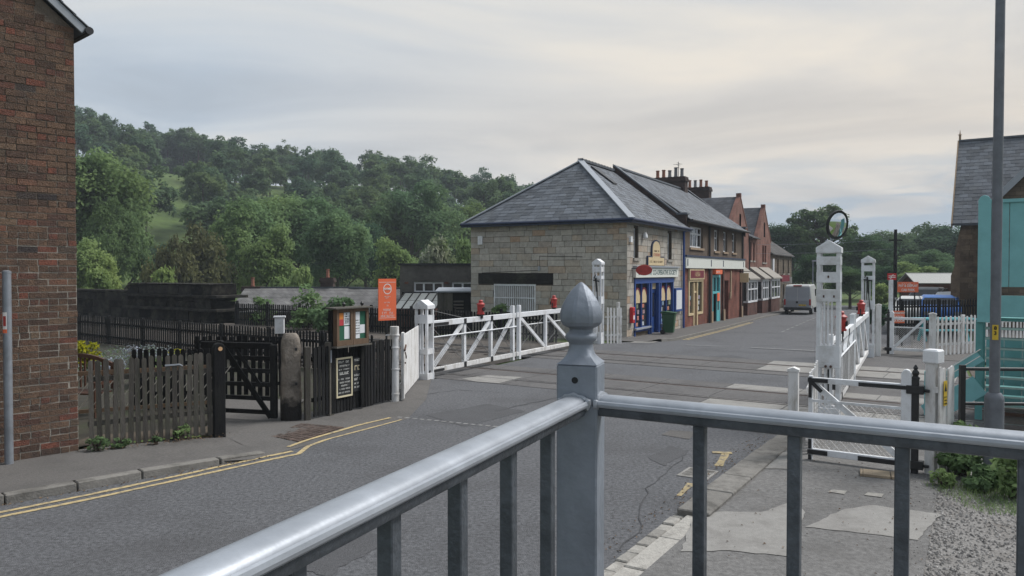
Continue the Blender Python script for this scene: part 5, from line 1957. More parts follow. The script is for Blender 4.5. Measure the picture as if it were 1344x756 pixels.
# wheelie bin
c = rowpt(3.4, -.75)
wb_ = thing('wheelie_bin', 'green wheelie bin standing on the pavement before the blue shop door', 'bin', (c[0], c[1], gz(*c) + .1), RPHI + R(8))
mb = MB()
mb.add([(-.20, -.22, .06), (.20, -.22, .06), (.22, .22, .06), (-.22, .22, .06), (-.27, -.30, .92), (.27, -.30, .92), (.27, .28, .92), (-.27, .28, .92)],
       [(3, 2, 1, 0), (4, 5, 6, 7), (0, 1, 5, 4), (1, 2, 6, 5), (2, 3, 7, 6), (3, 0, 4, 7)])
mk('body', mb, 'green_plastic', wb_, bev=.02)
mb = MB(); mb.prism([(-.34, .925), (.30, .925), (.33, .99), (.1, 1.02), (-.34, .97)], -.29, .29, 'yz'); mk('lid', mb, 'green_plastic', wb_, bev=.01)
for s in (-.26, .26):
    mb = MB(); mb.tube((s - .03, .24, .1), (s + .03, .24, .1), .1, n=14); mk('wheel', mb, 'black_iron', wb_)
mb = MB(); mb.tube((-.2, .34, .95), (.2, .34, .95), .018, n=8); mk('handle', mb, 'green_plastic', wb_)

# ------------------------------------------------------------------ roughcast and brick shops next door
T0, T1 = 8.42, 22.6
L2 = T1 - T0
c = rowpt(T0, 0)
bz = -.42
b2 = thing('terrace_shops', 'brown roughcast over red brick shop building joined to the stone shop', 'shop', (c[0], c[1], bz), RPHI)
E2, RG2, BAND0, BAND1 = 5.72, 8.60, 3.22, 3.80
up = [(1.1, 3.75, 4.32, 5.45), (6.3, 7.35, 4.25, 5.5), (8.5, 9.55, 4.25, 5.5), (10.9, 11.95, 4.25, 5.5)]
dn = [(.8, 3.7, .0, 3.15), (5.85, 7.7, 0, 2.85), (8.9, 9.95, 0, 2.5)]
mb = MB(); wall_face(mb, 0, L2, BAND0, E2, up, 0, .3); mb.sheet([(L2, 0, -.5), (L2, 7.6, -.5), (L2, 7.6, E2), (L2, 0, E2)]); mb.sheet([(0, 0, E2 - 1), (0, 0, E2), (0, 7.6, E2), (0, 7.6, E2 - 1)])
mk('upper_wall', mb, 'roughcast', b2, fix=False)
mb = MB(); wall_face(mb, 0, L2, -.5, BAND0, dn, 0, .3); mk('lower_wall', mb, 'red_brick', b2, fix=False)
mb = MB(); mb.sheet([(L2, 7.6, -.5), (0, 7.6, -.5), (0, 7.6, E2), (L2, 7.6, E2)])
for e_ in (0, L2):
    mb.sheet([(e_, 0, E2), (e_, 7.6, E2), (e_, 3.8, RG2)])
mk('back_wall', mb, 'roughcast', b2, fix=False)
mb = MB(); mb.box(-.05, L2, -.14, -.002, BAND0, BAND1); bd = mk('fascia_band', mb, 'sign_board', b2)
mb = MB(); mb.box(-.06, L2 + .02, -.18, -.003, BAND1 + .002, BAND1 + .10); mk('cornice', mb, 'navy_paint', bd)
for x in (.15, 5.0, 7.9, 13.6):
    mb = MB(); mb.box(x, x + .12, -.155, -.142, BAND0 + .12, BAND1 - .1); mk('band_bracket', mb, 'navy_paint', bd)
w_ = window(b2, *up[0], y=.12, nx=3, transom=.66, sill='sandstone', fw=.09)
for o_ in up[1:]:
    window(b2, *o_, y=.12, nx=2, transom=.62, sill='sandstone', fw=.08)
for x in (4.9, 13.7):
    mb = MB(); mb.tube((x, -.08, -.2), (x, -.08, E2 - .1), .06, n=8); mk('downpipe', mb, 'gutter_black', b2)
# cream shop with maroon sign
mb = MB(); mb.box(.8, 3.7, .28, .3, 0, 3.15); mk('shop_interior', mb, 'dark_room', b2)
mb = MB()
mb.box(.8, .98, -.04, .14, .72, 2.5); mb.box(1.75, 1.92, -.04, .14, 0, 2.45); mb.box(2.45, 2.62, -.04, .14, 0, 2.45); mb.box(3.55, 3.7, -.04, .14, .72, 2.5)
mb.box(.98, 1.75, -.04, .14, .72, .84); mb.box(2.62, 3.55, -.04, .14, .72, .84); mb.box(.8, 3.7, -.05, .14, 2.5, 2.62); mb.box(1.92, 2.45, .0, .14, 1.9, 2.0)
csf = mk('cream_shopfront', mb, 'cream_board', b2)
for a, b in ((.8, 1.75), (2.62, 3.7)):
    mb = MB(); mb.box(a, b, .0, .14, -.2, .72); mk('stall_riser', mb, 'red_brick', csf)
    mb = MB(); mb.box(a + .1, b - .1, .06, .066, .84, 2.5); mk('pane', mb, 'pane', csf)
    for k in range(3):
        mb = MB(); mb.box(a + .15 + .1 * k, a + .5 + .1 * k, .05, .055, .95 + k * .3, 1.15 + k * .3); mk('window_card', mb, 'goods', csf)
mb = MB(); mb.box(1.92, 2.45, .10, .15, 0, 1.9); mk('door', mb, 'maroon_paint', csf)
mb = MB(); mb.box(.78, 3.72, -.1, -.002, 2.62, 3.18); sgn = mk('shop_sign', mb, 'cream_board', b2)
mb = MB(); mb.box(.92, 3.58, -.112, -.101, 2.70, 3.10); mk('sign_face', mb, 'maroon_paint', sgn)
mb = MB(); mb.prism([(2.25 + .6 * math.cos(R(a)), 2.9 + .16 * math.sin(R(a))) for a in range(0, 360, 20)], -.117, -.113, 'xz'); mk('sign_badge', mb, 'chimney_pot_red', sgn)
mb = MB(); scribble(mb, 1.9, 2.6, -.118, 2.93, .06, 3); scribble(mb, 1.85, 2.65, -.118, 2.82, .08, 4); mk('print', mb, 'cream_board', sgn)
# turquoise entrance with an open door
mb = MB(); mb.box(5.85, 7.7, .28, .3, 0, 2.85); mk('entrance_dark', mb, 'dark_room', b2)
mb = MB(); mb.box(5.85, 6.0, -.03, .2, 0, 2.85); mb.box(7.55, 7.7, -.03, .2, 0, 2.85); mb.box(6.0, 7.55, -.03, .2, 2.7, 2.85); mb.box(6.0, 7.55, -.02, .2, 1.75, 1.88); mb.box(6.75, 6.85, -.02, .18, 1.88, 2.7)
tdr = mk('door_surround', mb, 'teal_paint', b2)
mb = MB(); mb.box(6.0, 7.55, .06, .066, 1.88, 2.7); mk('pane', mb, 'pane', tdr)
mb = MB(); mb.box(6.9, 7.55, -.02, .03, .02, .75); mb.box(6.9, 7.03, -.02, .03, .75, 1.75); mb.box(7.42, 7.55, -.02, .03, .75, 1.75); mk('door_leaf', mb, 'teal_paint', tdr)
mb = MB(); mb.box(7.03, 7.42, .0, .006, .75, 1.75); mk('pane', mb, 'pane', tdr)
mb = MB(); mb.box(6.9, 7.5, -.05, -.03, 1.3, 1.78); mk('red_notice', mb, 'orange_sign', tdr)
mb = MB(); mb.box(5.9, 7.5, -.2, -.002, 2.90, 3.15); sg2 = mk('orange_shop_sign', mb, 'orange_sign', b2)
mb = MB(); scribble(mb, 6.0, 6.9, -.202, 2.97, .1, 9); mk('print', mb, 'sign_white', sg2)
# arched doorway and hanging sign
mb = MB(); mb.box(8.9, 9.95, .2, .22, 0, 2.5); mk('arched_door', mb, 'brown_door', b2)
mb = MB(); mb.box(10.1, 10.3, -.1, -.002, 1.35, 1.75); mb.box(10.35, 10.6, -.06, -.002, 1.5, 3.1); mk('notice', mb, 'sandstone', b2)
mb = MB(); mb.box(12.3, 12.36, -.75, -.2, 2.35, 2.95); hs = mk('hanging_sign', mb, 'cream_board', b2)
mb = MB(); mb.bar((12.33, -.002, 3.06), (12.33, -1.0, 3.06), .04, .04); mk('bracket', mb, 'black_iron', hs)
for x in (5.2, 8.15, 13.2):
    mb = MB(); mb.box(x, x + .32, -.1, -.002, -.4, BAND0 - .01); pl = mk('pilaster', mb, 'dark_brick', b2)
    mb = MB(); mb.box(x - .03, x + .35, -.16, -.1, -.4, .75); mk('pilaster_base', mb, 'sandstone', pl)
# roof, parapet walls and gutter
mb = MB()
mb.sheet([(0, -.35, E2 - .02), (L2 + .15, -.35, E2 - .02), (L2 + .15, 3.8, RG2), (0, 3.8, RG2)]); mb.sheet([(L2 + .15, 7.9, E2 - .02), (0, 7.9, E2 - .02), (0, 3.8, RG2), (L2 + .15, 3.8, RG2)])
mb.sheet([(0, -.35, E2 - .06), (0, .2, E2 - .06), (L2 + .15, .2, E2 - .06), (L2 + .15, -.35, E2 - .06)])
rf2 = mk('roof', mb, 'slate', b2, fix=False)
mb = MB(); slate_plane(mb, (.12, -.35, E2 - .01), (L2 + .1, -.35, E2 - .01), (.12, 3.8, RG2 + .01), (L2 + .1, 3.8, RG2 + .01), 20, .36, .01); mk('front_slates', mb, 'slate', rf2, kind='stuff')
mb = MB(); mb.bar((.1, 3.8, RG2 + .05), (L2 + .1, 3.8, RG2 + .05), .24, .1); mk('ridge_tiles', mb, 'slate', rf2)
mb = MB(); mb.path([(0, -.42, E2 - .05), (L2 + .2, -.42, E2 - .05)], .06, 8); mk('gutter', mb, 'gutter_black', b2)
for x, d_ in ((0, .34), (L2 - .1, .30)):
    mb = MB()
    mb.prism([(-.15, E2 - .35), (-.15, E2 + .22), (.35, E2 + .27), (3.8, RG2 + .10), (3.8, RG2 - .3)], x - d_ / 2, x + d_ / 2, 'yz')
    pw_ = mk('parapet', mb, 'sooty_brick', b2)
    mb = MB(); mb.bar((x, .3, E2 + .29), (x, 3.8, RG2 + .13), d_ + .08, .06); mb.box(x - d_ / 2 - .05, x + d_ / 2 + .05, -.22, .34, E2 + .23, E2 + .33); mk('coping', mb, 'slate', pw_)


def chimney(root, x, y, z0, z1, lx, ly, pots, m='sooty_brick'):
    mb = MB(); mb.box(x - lx / 2, x + lx / 2, y - ly / 2, y + ly / 2, z0, z1 - .32)
    st_ = mk('chimney_stack', mb, m, root)
    mb = MB(); mb.box(x - lx / 2 - .07, x + lx / 2 + .07, y - ly / 2 - .07, y + ly / 2 + .07, z1 - .318, z1 - .14)
    mb.box(x - lx / 2 - .03, x + lx / 2 + .03, y - ly / 2 - .03, y + ly / 2 + .03, z1 - .14, z1)
    mk('chimney_cap', mb, m, st_)
    for i, pc in enumerate(pots):
        u = (i + .5) / len(pots) - .5
        px_, py_ = (x + u * lx * .92, y) if lx > ly else (x, y + u * ly * .92)
        mb = MB(); h = random.uniform(.5, .68); mb.lathe([(.13, z1), (.14, z1 + .05), (.115, z1 + .1), (.105, z1 + h - .07), (.13, z1 + h - .06), (.13, z1 + h), (.09, z1 + h)], c=(px_, py_, 0), n=10)
        mk('chimney_pot', mb, 'chimney_pot_' + pc, st_, smooth=True)
    return st_


ch1 = chimney(b2, 12.6, 4.6, 6.5, 9.45, .75, 2.3, ['red', 'red', 'grey', 'grey', 'grey'][::-1])
mb = MB(); mb.tube((12.6, 4.0, 9.4), (12.6, 4.0, 10.5), .02, n=6)
for k, (z, w) in enumerate(((10.4, .35), (10.25, .45), (10.1, .25))):
    mb.bar((12.6 - w, 4.0, z), (12.6 + w, 4.0, z), .015, .015)
mb.bar((12.6, 3.75, 10.33), (12.6, 4.35, 10.33), .02, .02)
mk('aerial', mb, 'gutter_black', ch1)

# ------------------------------------------------------------------ red-brick gabled houses
def gable_house(label, t0, t1, apex_t, eave, apexz, b, base_z, depth=7.5, slit=True, pair=True):
    c = rowpt(t0, b)
    root = thing('gabled_house', label, 'house', (c[0], c[1], base_z), RPHI)
    L = t1 - t0; ax = apex_t - t0
    ops_ = []
    if slit: ops_.append((ax - .28, ax + .28, apexz - 2.35, apexz - 1.15))
    if pair: ops_ += [(ax - .85, ax - .15, 3.95, 5.35), (ax + .15, ax + .85, 3.95, 5.35)]
    mb = MB(); wall_face(mb, 0, L, -.5, eave, [o for o in ops_ if o[3] < eave], 0, .18)
    inn = [o for o in ops_ if o[3] >= eave]
    # gable field as strips so that the slit window stays open
    zs = [eave] + sorted({v for o in inn for v in (max(o[2], eave), o[3])}) + [apexz]
    for c0, c1 in zip(zs, zs[1:]):
        if c1 - c0 < 1e-4: continue
        xl = lambda z_: ax * (z_ - eave) / (apexz - eave); xr = lambda z_: L - (L - ax) * (z_ - eave) / (apexz - eave)
        cut = [o for o in inn if o[2] < (c0 + c1) / 2 < o[3]]
        if cut:
            o = cut[0]
            mb.sheet([(xl(c0), 0, c0), (o[0], 0, c0), (o[0], 0, c1), (xl(c1), 0, c1)]); mb.sheet([(o[1], 0, c0), (xr(c0), 0, c0), (xr(c1), 0, c1), (o[1], 0, c1)])
        else:
            mb.sheet([(xl(c0), 0, c0), (xr(c0), 0, c0), (xr(c1) + .0005, 0, c1), (xl(c1), 0, c1)])
    mb.sheet([(L, 0, -.5), (L, depth, -.5), (L, depth, eave), (L, 0, eave)]); mb.sheet([(0, depth, -.5), (0, 0, -.5), (0, 0, eave), (0, depth, eave)])
    mb.sheet([(L, depth, -.5), (0, depth, -.5), (0, depth, eave), (ax, depth, apexz), (L, depth, eave)])
    mk('wall', mb, 'gable_brick', root, fix=False)
    for o in ops_:
        window(root, *o, y=.12, frame='maroon_paint', nx=1, nz=2, sill='stone_sill' if o[3] < apexz - 1.5 else None, fw=.06)
    mb = MB()
    o_ = .18
    sl_ = (apexz - eave) / ax; sr_ = (apexz - eave) / (L - ax)
    for a, b_, sgn in ((-o_, ax, 1), (L + o_, ax, -1)):
        za = eave - o_ * (sl_ if sgn == 1 else sr_)
        mb.add([(a, .25, za + .04), (a, depth + .1, za + .04), (b_, depth + .1, apexz + .04), (b_, .25, apexz + .04), (a, .25, za + .10), (a, depth + .1, za + .10), (b_, depth + .1, apexz + .10), (b_, .25, apexz + .10)],
               [(3, 2, 1, 0), (4, 5, 6, 7), (0, 1, 5, 4), (1, 2, 6, 5), (2, 3, 7, 6), (3, 0, 4, 7)])
    r_ = mk('roof', mb, 'slate_roof', root)
    mb = MB()
    mb.bar((-.12, .12, eave - .12 * sl_ + .1), (ax, .12, apexz + .12), .30, .12); mb.bar((L + .12, .12, eave - .12 * sr_ + .1), (ax, .12, apexz + .12), .30, .12)
    mb.box(ax - .14, ax + .14, -.05, .28, apexz + .06, apexz + .34)
    mk('gable_coping', mb, 'sandstone' if False else 'gable_brick', r_)
    return root


gz1 = gz(*rowpt(26, 0)) + .05
g1 = gable_house('nearer red brick gabled house behind the brown roughcast shops', 22.62, 29.3, 26.35, 5.75, 8.45, 1.0, gz1)
g2 = gable_house('farther red brick gabled house beside the parked van', 32.5, 38.5, 35.6, 5.75, 8.4, 1.0, gz1 - .05)
c = rowpt(29.32, 1.02)
inf = thing('link_house', 'flat-fronted red brick house between the two brick gables', 'house', (c[0], c[1], gz1), RPHI)
LI = 3.16
mb = MB(); wall_face(mb, 0, LI, -.5, 5.75, [(.6, 1.2, 4.0, 5.4), (1.8, 2.4, 4.0, 5.4)], 0, .18); mk('wall', mb, 'gable_brick', inf, fix=False)
for o_ in ((.6, 1.2, 4.0, 5.4), (1.8, 2.4, 4.0, 5.4)):
    window(inf, *o_, y=.12, frame='maroon_paint', nz=2, sill='stone_sill')
mb = MB(); mb.add([(0, -.2, 5.72), (LI, -.2, 5.72), (LI, 4, 7.6), (0, 4, 7.6), (0, -.2, 5.80), (LI, -.2, 5.80), (LI, 4, 7.7), (0, 4, 7.7)], [(3, 2, 1, 0), (4, 5, 6, 7), (0, 1, 5, 4), (1, 2, 6, 5), (2, 3, 7, 6), (3, 0, 4, 7)])
irf = mk('roof', mb, 'slate_roof', inf)
mb = MB(); mb.path([(0, -.25, 5.72), (LI, -.25, 5.72)], .06, 8); mb.tube((.1, -.08, 0), (.1, -.08, 5.7), .05, n=8); mk('gutter', mb, 'gutter_black', inf)
chimney(inf, .2, 3.9, 6.5, 9.7, .8, 1.9, ['red', 'red', 'grey', 'red'])
for lab, t0, t1, own in (('bay', 24.4, 27.8, g1), ('bay', 29.75, 32.2, inf), ('bay', 33.5, 37.4, g2)):
    base = rowpt(t0, 1.0)
    ob = Vector((base[0], base[1], gz1)) - own.location
    Rm = Matrix.Rotation(-RPHI, 3, 'Z')
    ob = Rm @ ob
    X, Y_, Z_ = ob.x, ob.y, ob.z
    w = t1 - t0
    mb = MB(); mb.box(X, X + w, Y_ - .95, Y_ - .004, Z_ - .4, Z_ + .95); bay = mk('bay_window', mb, 'dark_brick', own)
    mb = MB()
    for x in (X, X + w * .3, X + w * .68, X + w - .12):
        mb.box(x, x + .12, Y_ - .98, Y_ - .86, Z_ + .95, Z_ + 2.5)
    mb.box(X, X + w, Y_ - .98, Y_ - .86, Z_ + .95, Z_ + 1.08); mb.box(X, X + w, Y_ - .98, Y_ - .86, Z_ + 2.38, Z_ + 2.55); mb.box(X, X + w, Y_ - .97, Y_ - .87, Z_ + 1.85, Z_ + 1.93)
    mb.box(X, X + .1, Y_ - .86, Y_ - .05, Z_ + .95, Z_ + 1.08); mb.box(X, X + .1, Y_ - .86, Y_ - .05, Z_ + 2.38, Z_ + 2.55); mb.box(X, X + .1, Y_ - .45, Y_ - .38, Z_ + 1.08, Z_ + 2.38)
    mk('bay_frame', mb, 'white_paint', bay)
    mb = MB(); mb.box(X + .03, X + w - .03, Y_ - .92, Y_ - .02, Z_ + .95, Z_ + 2.45); mk('bay_glass', mb, 'pane', bay)
    mb = MB(); mb.prism([(Y_ - 1.15, Z_ + 2.56), (Y_ + .0, Z_ + 2.56), (Y_ + .0, Z_ + 3.5), (Y_ - 1.15, Z_ + 2.66)], X - .15, X + w + .15, 'yz'); mk('bay_roof', mb, 'stone_sill', bay)

# ------------------------------------------------------------------ stone house beyond
c = rowpt(38.55, 1.0)
sz = gz(*rowpt(44, 0))
sh = thing('stone_house', 'two-storey stone house with slate roof at the end of the row', 'house', (c[0], c[1], sz), RPHI)
LS, ES, RS = 11.4, 5.1, 7.9
opsS = [(1.3, 2.1, 0, 2.3), (3.2, 4.2, .9, 2.3), (6.2, 7.2, .9, 2.3), (9, 10, .9, 2.3), (3.2, 4.0, 3.3, 4.6), (6.2, 7.0, 3.3, 4.6), (9, 9.8, 3.3, 4.6)]
mb = MB(); wall_face(mb, 0, LS, -.5, ES, opsS, 0, .2)
mb.sheet([(LS, 0, -.5), (LS, 8, -.5), (LS, 8, ES), (LS, 4, RS), (LS, 0, ES)]); mb.sheet([(0, 8, -.5), (0, 0, -.5), (0, 0, ES), (0, 4, RS), (0, 8, ES)]); mb.sheet([(LS, 8, -.5), (0, 8, -.5), (0, 8, ES), (LS, 8, ES)])
mk('wall', mb, 'rubble_stone', sh, fix=False)
for o_ in opsS[1:]:
    window(sh, *o_, y=.14, nx=1, nz=2, sill='stone_sill')
mb = MB(); mb.box(1.3, 2.1, .12, .17, 0, 2.3); mk('door', mb, 'white_paint', sh)
mb = MB(); mb.box(.6, 1.15, -.12, -.004, -.2, 4.6); mk('white_pilaster', mb, 'white_paint', sh)
mb = MB(); mb.box(.9, 5.0, -.8, -.002, 2.6, 3.15); mk('shop_canopy', mb, 'maroon_paint', sh)
mb = MB(); mb.box(5.6, 5.68, -.9, -.1, 2.4, 3.0); mk('hanging_sign', mb, 'sign_board', sh)
mb = MB()
for a, s in ((-.25, 1), (8.25, -1)):
    za = ES - .18
    mb.add([(-.1, a, za), (LS + .2, a, za), (LS + .2, 4, RS), (-.1, 4, RS), (-.1, a, za + .08), (LS + .2, a, za + .08), (LS + .2, 4, RS + .08), (-.1, 4, RS + .08)], [(3, 2, 1, 0), (4, 5, 6, 7), (0, 1, 5, 4), (1, 2, 6, 5), (2, 3, 7, 6), (3, 0, 4, 7)])
mk('roof', mb, 'slate_roof_brown', sh)

# ------------------------------------------------------------------ van
c = rowpt(31.2, -2.25)
van = thing('parked_van', 'silver grey panel van parked by the kerb, seen from behind', 'van', (c[0], c[1], gz(*c) + .01), RPHI + R(1.5))
mat('van_paint', (.27, .285, .31), .35, .05, 3, spec=.6, metal=.25)
mat('van_side_paint', (.42, .425, .42), .35, .05, 3, spec=.6)
mat('black_plastic', (.025, .026, .028), .6, .15, 8)
mat('tyre', (.015, .015, .016), .85, .2, 10)
mat('tail_red', (.35, .015, .015), .25, .05, 3, spec=.6)
prof = [(0, .45), (0, 1.05), (.05, 1.35), (.14, 2.1), (.24, 2.22), (.6, 2.26), (3.6, 2.26), (3.95, 2.18), (4.5, 1.5), (5.2, 1.18), (5.38, .9), (5.38, .45)]
WV = 1.0
mb = MB()
n = len(prof)


def vw(z):
    return WV - .0 if z < 1.1 else WV - .13 * ((z - 1.1) / 1.16) ** 1.6


mb.add([(x, s * vw(z), z) for s in (-1, 1) for x, z in prof], [tuple(range(n))[::-1], tuple(range(n, 2 * n))] + [(i, (i + 1) % n, n + (i + 1) % n, n + i) for i in range(n)])
body = mk('body', mb, 'van_side_paint', van, bev=.05)
mb = MB()
zz = [.55, 1.06, 1.36, 2.08]
for s in (-1, 1):
    y0, y1 = (.015, .86)
    pts = []
    def rx(z): return interp(z, [(.45, 0), (1.05, 0), (1.35, .05), (2.1, .14)]) - .012
    for za, zb in zip(zz, zz[1:]):
        mb.add([(rx(za), s * y0, za), (rx(za), s * y1, za), (rx(zb), s * y1, zb), (rx(zb), s * y0, zb), (rx(za) + .03, s * y0, za), (rx(za) + .03, s * y1, za), (rx(zb) + .03, s * y1, zb), (rx(zb) + .03, s * y0, zb)],
               [(0, 1, 2, 3), (7, 6, 5, 4), (0, 4, 5, 1), (1, 5, 6, 2), (2, 6, 7, 3), (3, 7, 4, 0)])
mk('rear_doors', mb, 'van_paint', van)
mb = MB(); mb.box(-.05, .3, -.99, .99, .34, .56); mk('rear_bumper', mb, 'black_plastic', van, bev=.03)
for s in (-1, 1):
    mb = MB(); mb.box(-.03, .06, s * .90 - .065, s * .90 + .065, .72, 1.18); mk('tail_light', mb, 'tail_red', van, bev=.02)
    for x in (.95, 4.4):
        mb = MB(); mb.tube((x, s * .78, .33), (x, s * 1.0, .33), .33, n=20); wh = mk('wheel', mb, 'tyre', van, smooth=True)
        mb = MB(); mb.tube((x, s * .99, .33), (x, s * 1.012, .33), .2, n=16); mk('rim', mb, 'lead', wh)
    mb = MB(); mb.box(3.5, 3.62, s * 1.02 - .06, s * 1.16 + .0, 1.25, 1.6); mk('mirror', mb, 'black_plastic', van)
    mb = MB(); mb.box(3.0, 3.75, s * .975 - .012, s * .975 + .012, 1.35, 1.9); mk('side_window', mb, 'pane', van)
mb = MB(); mb.box(-.02, .0, -.62, -.1, .66, .78); pl = mk('number_plate', mb, 'yellow_plate', van)
mb = MB(); mb.v = []; scribble(mb, -.55, -.16, 0, .69, .06, 4); mb.v = [(-.023 + y, x, z) for x, y, z in mb.v]; mk('plate_print', mb, 'blackboard', pl)
mb = MB(); mb.box(-.03, .0, -.05, .10, .86, 1.02); mk('door_handle', mb, 'black_plastic', van)
mb = MB(); mb.box(.06, .2, -.3, .3, 2.16, 2.24); mk('brake_light', mb, 'tail_red', van)
mb = MB(); mb.sheet([(4.02, -.8, 2.12), (4.47, -.92, 1.56), (4.47, .92, 1.56), (4.02, .8, 2.12)]); mk('windscreen', mb, 'pane', van)

# ------------------------------------------------------------------ galvanised guard rail on the terrace
mat('galv_rail', (.32, .342, .375), .42, .24, 11, .03, 50, metal=.35, spec=.6, dirt=(.26, .28, .31), dscale=12, damt=.7)
mat('galv_shaded', (.10, .112, .128), .5, .35, 14, .25, 60, metal=.4, dirt=(.055, .062, .07), dscale=12, damt=.85)  # same galvanised steel, darkened: shade on rail underside and balusters put into colour
mat('galv_post', (.225, .25, .29), .52, .2, 8, .15, 40, metal=.3, dirt=(.17, .19, .22), dscale=6, damt=.8)
rail = thing('guard_railing', 'galvanised steel guard railing with ball-finial corner post in the foreground', 'railing', (RC.x, RC.y, TZ), 0)
RH = CAM_Z - .278 - TZ           # top of the handrail above the terrace
prot = R(-17.5)
ps = .047
Mp = Matrix.Rotation(prot, 4, 'Z')
FT = CAM_Z - .023 - TZ           # tip of the finial
mb = MB()
q = [(-ps, -ps), (ps, -ps), (ps, ps), (-ps, ps)]
shz = FT - .187
mb.box(-ps, ps, -ps, ps, -.03, shz, M=Mp)
post = mk('corner_post', mb, 'galv_post', rail, bev=.004)
mb = MB()      # concave shoulder from square shaft to round neck
rows_ = []
nseg = 24
for k in range(7):
    u = k / 6
    z = shz + .045 * u
    for i in range(nseg):
        a = 2 * math.pi * i / nseg
        ca, sa = math.cos(a), math.sin(a)
        rq = ps / max(abs(ca), abs(sa))
        e_ = (1 - u) ** 2.2
        r = .0275 + (rq - .0275) * e_
        p = Mp @ Vector((r * ca, r * sa, z))
        mb.v.append(tuple(p))
for k in range(6):
    for i in range(nseg):
        mb.f.append((k * nseg + i, k * nseg + (i + 1) % nseg, (k + 1) * nseg + (i + 1) % nseg, (k + 1) * nseg + i)); mb.r.append(0)
mk('shoulder', mb, 'galv_post', post, smooth=True)
z0 = shz + .044
mb = MB(); mb.lathe([(.027, z0 - .002), (.029, z0 + .004), (.0355, z0 + .010), (.0375, z0 + .016), (.0355, z0 + .022), (.029, z0 + .027), (.027, z0 + .034), (.029, z0 + .037)], n=28)
mk('collar', mb, 'galv_post', post, smooth=True)
fz = z0 + .036
fh = FT - fz
prof = [(.027, 0), (.036, .025), (.045, .07), (.0505, .14), (.0525, .23), (.0520, .33), (.0485, .45), (.0425, .57), (.0345, .69), (.0250, .81), (.0140, .915), (.0060, .975), (.0008, 1.0)]
mb = MB()
nf_ = 32
for r, u in prof:           # eight facets, softened
    for i in range(nf_):
        a = 2 * math.pi * i / nf_ + prot
        rr = r * (math.cos(math.pi / 8) / math.cos(((i + .5) % 4 - 2 + 0) * math.pi / 16))
        mb.v.append((rr * math.cos(a), rr * math.sin(a), fz + fh * u))
for k in range(len(prof) - 1):
    for i in range(nf_):
        mb.f.append((k * nf_ + i, k * nf_ + (i + 1) % nf_, (k + 1) * nf_ + (i + 1) % nf_, (k + 1) * nf_ + i)); mb.r.append(0)
fin = mk('finial', mb, 'galv_post', post, smooth=True)
fin.data.set_sharp_from_angle(angle=R(16))
mb = MB(); mb.tube(Mp @ Vector((-.004, -ps - .0008, shz - .035)), Mp @ Vector((-.004, -ps + .01, shz - .035)), .0075, n=14)
mk('bolt_hole', mb, 'blackboard', post)


def handrail(d, length, name):
    """convex handrail section swept along d from the post"""
    s = Vector((d.y, -d.x))
    half = [(-.024, -.0135), (-.0325, -.0130), (-.0350, -.0100), (-.0358, -.0055), (-.0340, .0000), (-.0305, .0018), (-.0285, .0008), (-.0272, -.0006), (-.0255, .0030), (-.020, .0080), (-.010, .0115), (0, .0125)]
    sec = half + [(-a, b) for a, b in reversed(half[:-1])]
    mb_ = MB()
    n_ = len(sec)
    for t_ in (ps * .6, .055, length):
        for a, b in sec:
            p = Vector((d.x * t_ + s.x * a, d.y * t_ + s.y * a, RH - .0135 + b))
            mb_.v.append(tuple(p))
    for k in range(2):
        for i in range(n_):
            mb_.f.append((k * n_ + i, k * n_ + (i + 1) % n_, (k + 1) * n_ + (i + 1) % n_, (k + 1) * n_ + i)); mb_.r.append(0)
    mb_.f.append(tuple(range(n_))); mb_.r.append(0)
    mb_.f.append(tuple(range(2 * n_, 3 * n_))); mb_.r.append(0)
    o = mk(name, mb_, 'galv_rail', rail, smooth=True)
    wb2 = MB()      # flat bar under the convex cap, its shade painted into the metal colour
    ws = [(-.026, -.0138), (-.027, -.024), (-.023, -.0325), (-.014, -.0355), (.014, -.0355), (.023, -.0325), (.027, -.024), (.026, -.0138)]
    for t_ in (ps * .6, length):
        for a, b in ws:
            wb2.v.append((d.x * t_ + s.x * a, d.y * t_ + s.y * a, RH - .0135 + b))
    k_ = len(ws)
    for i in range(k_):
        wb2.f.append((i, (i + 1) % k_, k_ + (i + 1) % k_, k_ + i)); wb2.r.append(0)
    mk('rail_bar', wb2, 'galv_shaded', rail, smooth=True)
    o.data.set_sharp_from_angle(angle=R(28))
    # lumpy weld round the joint
    rgw = random.Random(int(abs(d.x) * 100))
    mb_ = MB()
    ring, rad_ = [], []
    for a, b in sec:
        tt = ps * (1.02 / max(abs(d.x * math.cos(prot) + d.y * math.sin(prot)), abs(-d.x * math.sin(prot) + d.y * math.cos(prot)))) + .002
        ring.append((d.x * tt + s.x * a * .98, d.y * tt + s.y * a * .98, RH - .0135 + b * .97)); rad_.append(rgw.uniform(.0045, .0085))
    mb_.path(ring, rad_, 7)
    mk('weld', mb_, 'galv_rail', o, smooth=True)
    return o


